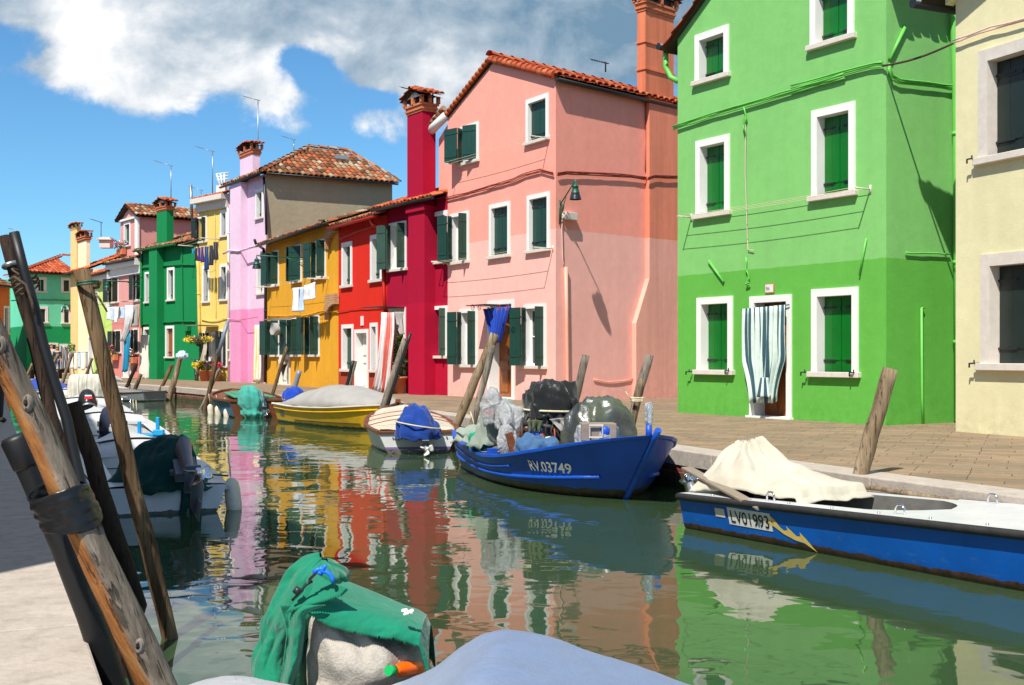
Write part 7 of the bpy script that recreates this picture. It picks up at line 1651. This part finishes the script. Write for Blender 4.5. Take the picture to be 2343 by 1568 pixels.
u,z=fpale.uz(*q1(568,1270));pot_plant('potted_plant',fpale.pt(u,z,.3),.18,.25,.35,.3,'green plant on the window ledge of the pale house',n=160,s=.07)
# rear curtain cloth of laundry rack near the couple
RK=empty('drying_rack',at(178,862,64),'drying rack hung with white towels before the pale house','drying rack')
a=at(160,862,64);b=at(203,862,62.5);hh=1.35
mb=MB()
for p_ in (a,b): mb.tube([p_,p_+V((0,0,hh))],.03,6);mb.tube([p_+V((0,.7,0)),p_+V((0,0,hh))],.03,6)
mb.tube([a+V((0,0,hh)),b+V((0,0,hh))],.03,6);mb.build('frame',MAT['plastic_white'],RK)
for i in range(5):
    p_=a.lerp(b,(i+.1)/5)+V((0,0,hh));p2_=a.lerp(b,(i+.85)/5)+V((0,0,hh));cloth('towel',[p_,p2_],.9+.1*(i%2),1.5,.04,(0,-1,0),MAT[['cloth_white','cloth_pale','cloth_paleblue','cloth_white','cloth_grey'][i]],None,12,8,sd=70+i,label=['white towel leftmost on the drying rack','cream towel second on the drying rack','pale blue towel in the middle of the drying rack','white towel fourth on the drying rack','grey towel rightmost on the drying rack'][i],cat='towel',group='towels on the drying rack')
# bicycle by the emerald house corner
BK=empty('bicycle',at(449,871,52.5),'white bicycle leaning by the flower pots of the yellow house','bicycle')
o=at(449,873,51.6)
for nm,dx in (('wheel',-.42),('wheel',.42)):
    dr=V((.35,-.93,0));c=o+dr*dx+V((0,0,.33));mb=MB();mb.tube([c+dr*.32*math.cos(t*.314)+V((0,0,.32*math.sin(t*.314))) for t in range(21)],.028,6,cap=False)
    for k in range(6): mb.tube([c,c+dr*.31*math.cos(k*1.05)+V((0,0,.31*math.sin(k*1.05)))],.004,4)
    mb.build(nm,MAT['rub_black'],BK)
dr=V((.35,-.93,0));mb=MB();w1=o-dr*.42+V((0,0,.33));w2_=o+dr*.42+V((0,0,.33));s_=o-dr*.12+V((0,0,.85));h_=o+dr*.32+V((0,0,.95));bb=o+V((0,0,.3))
for A,B in ((w1,s_),(s_,bb),(w1,bb),(bb,h_),(s_-V((0,0,.1)),h_-V((0,0,.1))),(h_,w2_)): mb.tube([A,B],.022,6)
mb.build('frame',MAT['plastic_white'],BK);mb=MB();mb.cube(s_+V((0,0,.04)),(.12,.22,.06));mb.build('saddle',MAT['rub_black'],BK);mb=MB();mb.tube([h_+V((-.26,-.1,.06)),h_,h_+V((.26,.1,.06))],.018,6);mb.build('handlebar',MAT['iron'],BK)
# ---- people
def skin(name,verts,edges,radii,mat,parent,sub=2):
    root=worldloc(parent);me=bpy.data.meshes.new(name);me.from_pydata([tuple(V(v)) for v in verts],edges,[]);me.materials.append(mat)
    o=bpy.data.objects.new(name,me);COL.objects.link(o);o.parent=parent
    m=o.modifiers.new('k','SKIN');m.use_smooth_shade=True
    for i,r in enumerate(radii): me.skin_vertices[0].data[i].radius=r if isinstance(r,tuple) else (r,r)
    me.skin_vertices[0].data[0].use_root=True
    u=o.modifiers.new('u','SUBSURF');u.levels=sub;u.render_levels=sub;return o
def person(loc,h,face,label,top,legs,hairm='hair',arms='down',stride=.12,longhair=False,shoes='white_mark'):
    """face = heading of the person's front in the ground plane"""
    k=h/1.75;root=empty('person',loc,label,'person');root.rotation_euler[2]=math.atan2(face[1],face[0])-math.pi/2
    S=lambda L:[tuple(c*k for c in v) for v in L]
    el=(.24,.02,1.15);hd=(.27,.1,.9)
    if arms=='hold': el=(.25,.03,1.14);hd=(.1,.26,1.12)
    L=[(0,0,.95),(0,0,1.12),(0,.01,1.32),(0,0,1.45),(0,.01,1.53),(.17,0,1.42),(el[0],el[1],el[2]),(hd[0],hd[1],hd[2]),(-.17,0,1.42),(-el[0],el[1],el[2]),(-hd[0] if arms!='hold' else -.06,hd[1],hd[2]+(.02)),
       (.09,0,.9),(.1,stride*.6,.5),(.1,stride*.5,.08),(-.09,0,.9),(-.1,-stride*.4,.5),(-.1,-stride,.1),(.1,stride*.5+.14,.04),(-.1,-stride+.14,.05)]
    E_=[(0,1),(1,2),(2,3),(3,4),(3,5),(5,6),(6,7),(3,8),(8,9),(9,10),(0,11),(11,12),(12,13),(0,14),(14,15),(15,16),(13,17),(16,18)]
    R_=[(.15,.1),(.13,.09),(.16,.1),(.1,.07),.05,.06,.045,.035,.06,.045,.035,.085,.06,.045,.085,.06,.045,.04,.04]
    skin('body',S(L),E_,[tuple(x*k for x in r) if isinstance(r,tuple) else r*k for r in R_],MAT['skin'],root)
    i_=[0,1,2,3,5,6,8,9];mp={a:b for b,a in enumerate(i_)}
    LL=[L[a] for a in i_]+[tuple(L[6][c]*.35+L[7][c]*.65 for c in range(3)),tuple(L[9][c]*.35+L[10][c]*.65 for c in range(3))]
    EE=[(mp[a],mp[b]) for a,b in E_ if a in mp and b in mp]+[(mp[6],8),(mp[9],9)]
    rr=[(.175,.125),(.155,.115),(.18,.12),(.13,.095),.078,.06,.078,.06,.055,.055];skin('jacket',S(LL),EE,[tuple(x*k for x in r) if isinstance(r,tuple) else r*k for r in rr],MAT[top],root)
    i_=[0,11,12,13,14,15,16];mp={a:b for b,a in enumerate(i_)};EE=[(mp[a],mp[b]) for a,b in E_ if a in mp and b in mp];rr=[(.165,.12),.105,.078,.062,.105,.078,.062];skin('trousers',S([L[a] for a in i_]),EE,[tuple(x*k for x in r) if isinstance(r,tuple) else r*k for r in rr],MAT[legs],root)
    for nm,ii in (('shoe',(13,17)),('shoe',(16,18))): skin(nm,S([L[ii[0]],L[ii[1]]]),[(0,1)],[.055*k,.045*k],MAT[shoes],root,1)
    hc=V((0,.015,1.645));mb=MB();w=worldloc(root)
    def head(u,v):
        a=2*math.pi*u;p=math.pi*v;z=-math.cos(p);r=math.sin(p);x=.074*r*math.cos(a);y=.09*r*math.sin(a)
        if z<0: x*=1-.28*z*z;y*=1-.12*z*z
        f=max(0,math.sin(a))**14*r
        y+=f*(.018*math.exp(-((z+.05)/.16)**2)-.008*math.exp(-((z-.16)/.1)**2)+.006*math.exp(-((z+.42)/.08)**2))
        return (hc+V((x,y,.118*z)))*k+w
    mb.grid(head,28,20,cu=True)
    for sx_ in (1,-1): mb.lathe((hc+V((sx_*.074,0,-.005)))*k+w,[(.0,-.03*k),(.012*k,-.015*k),(.014*k,.015*k),(0,.03*k)],6)
    mb.build('head',MAT['skin'],root)
    mb=MB()
    for sx_ in (1,-1): mb.lathe((hc+V((sx_*.03,.082,.016)))*k+w,[(0,-.008*k),(.009*k,0),(0,.008*k)],8);
    mb.build('eyes',MAT['black_mark'],root)
    mb=MB()
    def hairf(u,v):
        a=2*math.pi*u;p=math.pi*(.5+.5*v) if not longhair else math.pi*(.2+.8*v);z=-math.cos(p);r=math.sin(p);fr=max(0,math.sin(a));lift=.06*fr*(1-v)
        zz=max(z,(.35 if fr>.3 else -.1) if not longhair or fr>.25 else -1);return (hc+V((.082*r*math.cos(a),.098*r*math.sin(a)-.008,.128*zz+.002-(.0 if not longhair else .05*(z<0)*(-z)))))*k+w
    mb.grid(hairf,26,14,cu=True);mb.build('hair',MAT[hairm],root)
    # fingers
    for sg,(hx,hy,hz) in ((1,L[7]),(-1,L[10])):
        mb=MB();dn=V((0,.25,-1)).normalized() if arms!='hold' else V((-sg*.9,.4,-.1)).normalized();sd__=V((0,1,0)) if arms!='hold' else V((0,.2,1))
        h0=V((hx,hy,hz));mb.tube([(h0+dn*t)*k+w for t in (-.02,.02,.07,.09)],[.026*k,.038*k,.038*k,.028*k],8,sq=.5)
        for j,ln in enumerate((.055,.07,.065,.05)):
            b=h0+dn*.08+sd__*(.024-.016*j);mb.tube([b*k+w,(b+dn*ln*.5+V((-sg*.004,0,0)))*k+w,(b+dn*ln+V((-sg*.016,0,0)))*k+w],[.009*k,.008*k,.006*k],6)
        b=h0+dn*.02+sd__*.034;mb.tube([b*k+w,(b+dn*.03+sd__*.02)*k+w,(b+dn*.055+sd__*.024)*k+w],[.011*k,.009*k,.007*k],6);mb.build('hand',MAT['skin'],root)
    return root
g1=gnd(118,859);g2=gnd(136,859.5)
person((g1.x,g1.y,0),1.76,(.25,-1),'man in a grey shirt carrying a pale bundle, walking on the far quay','shirt','denim',arms='hold',shoes='black_mark')
person((g2.x+.1,g2.y-.6,0),1.62,(.1,-1),'woman in an open black jacket and jeans beside the man on the far quay','jacket','denim',longhair=True)
g3=gnd(66,852);person((g3.x,g3.y,0),1.6,(.6,-1),'person in a white cap and pale top at the far left quay','cloth_white','denim',hairm='white_mark')
g4=at(-19,966,18.9);person((g4.x,g4.y,0),1.72,(.42,.9),'person in dark clothes walking away on the left quay at the frame edge','jacket','jacket',shoes='black_mark')
bd=drape('carried_bundle',V((g1.x+.02,g1.y-.28,1.12)),[(.01,.12),(.1,.1),(.15,0),(.12,-.12),(.02,-.14)],MAT['cloth_paleblue'],folds=4,amp=.12,sd=3,label='pale bundle held by the man in the grey shirt',cat='bundle')
mb=MB()
BN=empty('bench',at(76,866,60),'low dark bench beyond the thin pale stick at the far left','bench')
a=gnd(62,867);dr=V((1,.1,0));mb.box(a+V((0,0,.42)),dr*1.6,V((0,.4,0)),V((0,0,.05)));mb.build('seat',MAT['pole_dark'],BN)
for t_ in (.1,1.4): mb=MB();mb.box(a+dr*t_,dr*.08,V((0,.4,0)),V((0,0,.42)));mb.build('leg',MAT['pole_dark'],BN)
# yellow/blue rest : loose mooring rope between stump and quay
mb=MB();mb.tube([at(1290,1008,13.6)+V((0,0,.02*math.sin(i))) + V((i*.035,-.02*i,-.02*i)) for i in range(6)],.008,5) if False else None
# ------------------------------------------------------------ light, sky, camera
w=bpy.data.worlds.new('World');bpy.context.scene.world=w;w.use_nodes=True;nt=w.node_tree;nt.nodes.clear()
ELEV=math.radians(54.5);AZ=math.atan2(-SUNH.x,-SUNH.y)   # compass direction towards the sun
def N(t,**k):
    o=nt.nodes.new(t)
    for a,b in k.items(): setattr(o,a,b)
    return o
sky=N('ShaderNodeTexSky',sky_type='NISHITA',sun_disc=False);sky.sun_elevation=ELEV;sky.sun_rotation=AZ;sky.air_density=1.0;sky.dust_density=.1;sky.ozone_density=2.2
out=N('ShaderNodeOutputWorld');bg=N('ShaderNodeBackground');nt.links.new(bg.outputs[0],out.inputs[0])
tc=N('ShaderNodeTexCoord');sp=N('ShaderNodeSeparateXYZ');nt.links.new(tc.outputs['Generated'],sp.inputs[0])
def m(op,a,b=0.,c=0.,clamp=False):
    o=N('ShaderNodeMath',operation=op);o.use_clamp=clamp
    for i,v in enumerate((a,b,c)):
        if isinstance(v,(int,float)): o.inputs[i].default_value=v
        else: nt.links.new(v,o.inputs[i])
    return o.outputs[0]
yy=m('MAXIMUM',m('ABSOLUTE',sp.outputs[1]),.15);U=m('DIVIDE',sp.outputs[0],yy);Vv=m('DIVIDE',sp.outputs[2],yy)
cb=N('ShaderNodeCombineXYZ');nt.links.new(U,cb.inputs[0]);nt.links.new(Vv,cb.inputs[1])
def nz(scale,det,rough,off=0.,sy=1.3,dist=0.,sh=(0,0)):
    mp=N('ShaderNodeMapping');mp.inputs['Location'].default_value=(off+sh[0]/scale,off*.7+sh[1]/scale,off);mp.inputs['Scale'].default_value=(1,sy,1);nt.links.new(cb.outputs[0],mp.inputs[0])
    o=N('ShaderNodeTexNoise');o.inputs['Scale'].default_value=scale;o.inputs['Detail'].default_value=det;o.inputs['Roughness'].default_value=rough;o.inputs['Distortion'].default_value=dist;nt.links.new(mp.outputs[0],o.inputs[0]);return o.outputs[0]
def blob(px,py,rx,ry,amp,pw=1.):
    a=m('DIVIDE',m('SUBTRACT',U,(px-CX)/F),rx/F);b=m('DIVIDE',m('SUBTRACT',Vv,(H-py)/F),ry/F)
    d=m('ADD',m('MULTIPLY',a,a),m('MULTIPLY',b,b));return m('MULTIPLY',m('POWER',2.718,m('MULTIPLY',d,-1.)),amp)
def total(L):
    s=None
    for b in L:
        o=blob(*b);s=o if s is None else m('ADD',s,o)
    return s
dens=total([(255,60,170,120,1.15),(280,200,150,80,.95),(470,130,200,110,.8),(520,-60,500,120,1.0),(640,230,90,60,.6),(690,300,70,35,.55),(840,290,130,50,.62),(930,60,300,120,.95),(900,190,170,80,.7),(1250,20,380,170,1.2),(1300,160,260,110,.75),(1100,200,120,60,.5),(1000,-200,1400,230,1.3),(30,150,130,45,.62),(20,40,110,60,.5),(70,498,85,32,.52),(560,470,90,25,.25),(1500,-150,900,200,.8),(670,130,75,36,-1.),(735,175,60,34,-.75),(850,225,85,28,-.9),(590,420,500,60,-.6),(60,330,120,90,-.5),(200,250,40,40,.1)])
band=m('MULTIPLY',m('SMOOTH_MIN' if False else 'MINIMUM',m('MAXIMUM',m('SUBTRACT',Vv,.37),0.),.18),3.2)
dens=m('ADD',dens,band)
n1=nz(11.,12,.6,3.1,1.2,.25);n1b=nz(11.,12,.6,3.1,1.2,.25,(.10,-.16));n2=nz(34.,8,.65,7.7);n3=nz(3.2,3,.5,1.3);n4=nz(4.5,6,.55,9.1,1.3,.3);n4b=nz(4.5,6,.55,9.1,1.3,.3,(.10,-.14))
d=m('ADD',dens,m('MULTIPLY',m('SUBTRACT',n1,.5),2.7));d=m('ADD',d,m('MULTIPLY',m('SUBTRACT',n2,.5),.35))
mr=N('ShaderNodeMapRange',interpolation_type='SMOOTHSTEP');nt.links.new(d,mr.inputs[0]);mr.inputs[1].default_value=.36;mr.inputs[2].default_value=.92;mask=mr.outputs[0]
# cloud brightness: sunlit left lobes, grey undersides and a grey sheet on the right
lit=total([(190,50,100,80,.62),(230,180,120,90,.55),(440,180,200,90,.28),(700,300,160,60,.35),(640,170,90,70,.3),(980,130,180,110,.15),(860,300,120,40,.3),(250,0,200,40,.2),(560,330,300,20,-.2),(1300,60,300,110,-.3),(1180,180,200,50,.12),(650,20,300,60,-.12),(1500,60,300,200,-.22),(40,120,120,60,-.12),(70,498,90,40,-.32)])
br=m('ADD',m('ADD',.42,lit),m('MULTIPLY',m('SUBTRACT',n1,n1b),1.15));br=m('ADD',br,m('MULTIPLY',m('SUBTRACT',n4,n4b),1.7));br=m('ADD',br,m('MULTIPLY',m('SUBTRACT',n1,.5),.35));br=m('ADD',br,m('MULTIPLY',m('SUBTRACT',n3,.5),.25))
rp=N('ShaderNodeValToRGB');nt.links.new(br,rp.inputs[0]);cr=rp.color_ramp
for e_,(p_,c_) in zip([cr.elements[0],cr.elements[1],cr.elements.new(.5)],[(.05,(.17,.29,.41,1)),(1.,(1.,1.,1.,1)),(.5,(.44,.53,.62,1))]): e_.position=p_;e_.color=c_
mx=N('ShaderNodeMix',data_type='RGBA')
SKYK=.125
sc2=N('ShaderNodeVectorMath',operation='SCALE');nt.links.new(sky.outputs[0],sc2.inputs[0]);sc2.inputs[3].default_value=1.
tint=N('ShaderNodeVectorMath',operation='MULTIPLY');nt.links.new(sc2.outputs[0],tint.inputs[0]);tint.inputs[1].default_value=(.41,.70,.87)
cs=N('ShaderNodeVectorMath',operation='SCALE');nt.links.new(rp.outputs[0],cs.inputs[0]);cs.inputs[3].default_value=.82/SKYK
nt.links.new(mask,mx.inputs[0]);nt.links.new(tint.outputs[0],mx.inputs[6]);nt.links.new(cs.outputs[0],mx.inputs[7])
nt.links.new(mx.outputs[2],bg.inputs[0]);bg.inputs[1].default_value=SKYK
sl=bpy.data.lights.new('sun','SUN');sl.energy=5.;sl.angle=math.radians(.5);sl.color=(1,.95,.87);so=bpy.data.objects.new('sun',sl);COL.objects.link(so)
dirv=V((SUNH.x*math.cos(ELEV),SUNH.y*math.cos(ELEV),-math.sin(ELEV)));so.rotation_euler=dirv.to_track_quat('-Z','Y').to_euler();so.location=(0,-5,30)
cam=bpy.data.cameras.new('camera');co=bpy.data.objects.new('camera',cam);COL.objects.link(co);co.location=(0,0,CZ);co.rotation_euler=(math.radians(90),0,0)
cam.sensor_width=36;cam.lens=36*F/2342.4;cam.shift_y=(H-784)/2342.4;cam.clip_end=2000;cam.clip_start=.05
bpy.context.scene.camera=co
sc_n=bpy.context.scene;sc_n.render.engine='CYCLES';sc_n.view_settings.view_transform='Standard';sc_n.view_settings.look='None';sc_n.view_settings.exposure=.43;sc_n.view_settings.gamma=1
sc_n.cycles.max_bounces=6;sc_n.cycles.transparent_max_bounces=10
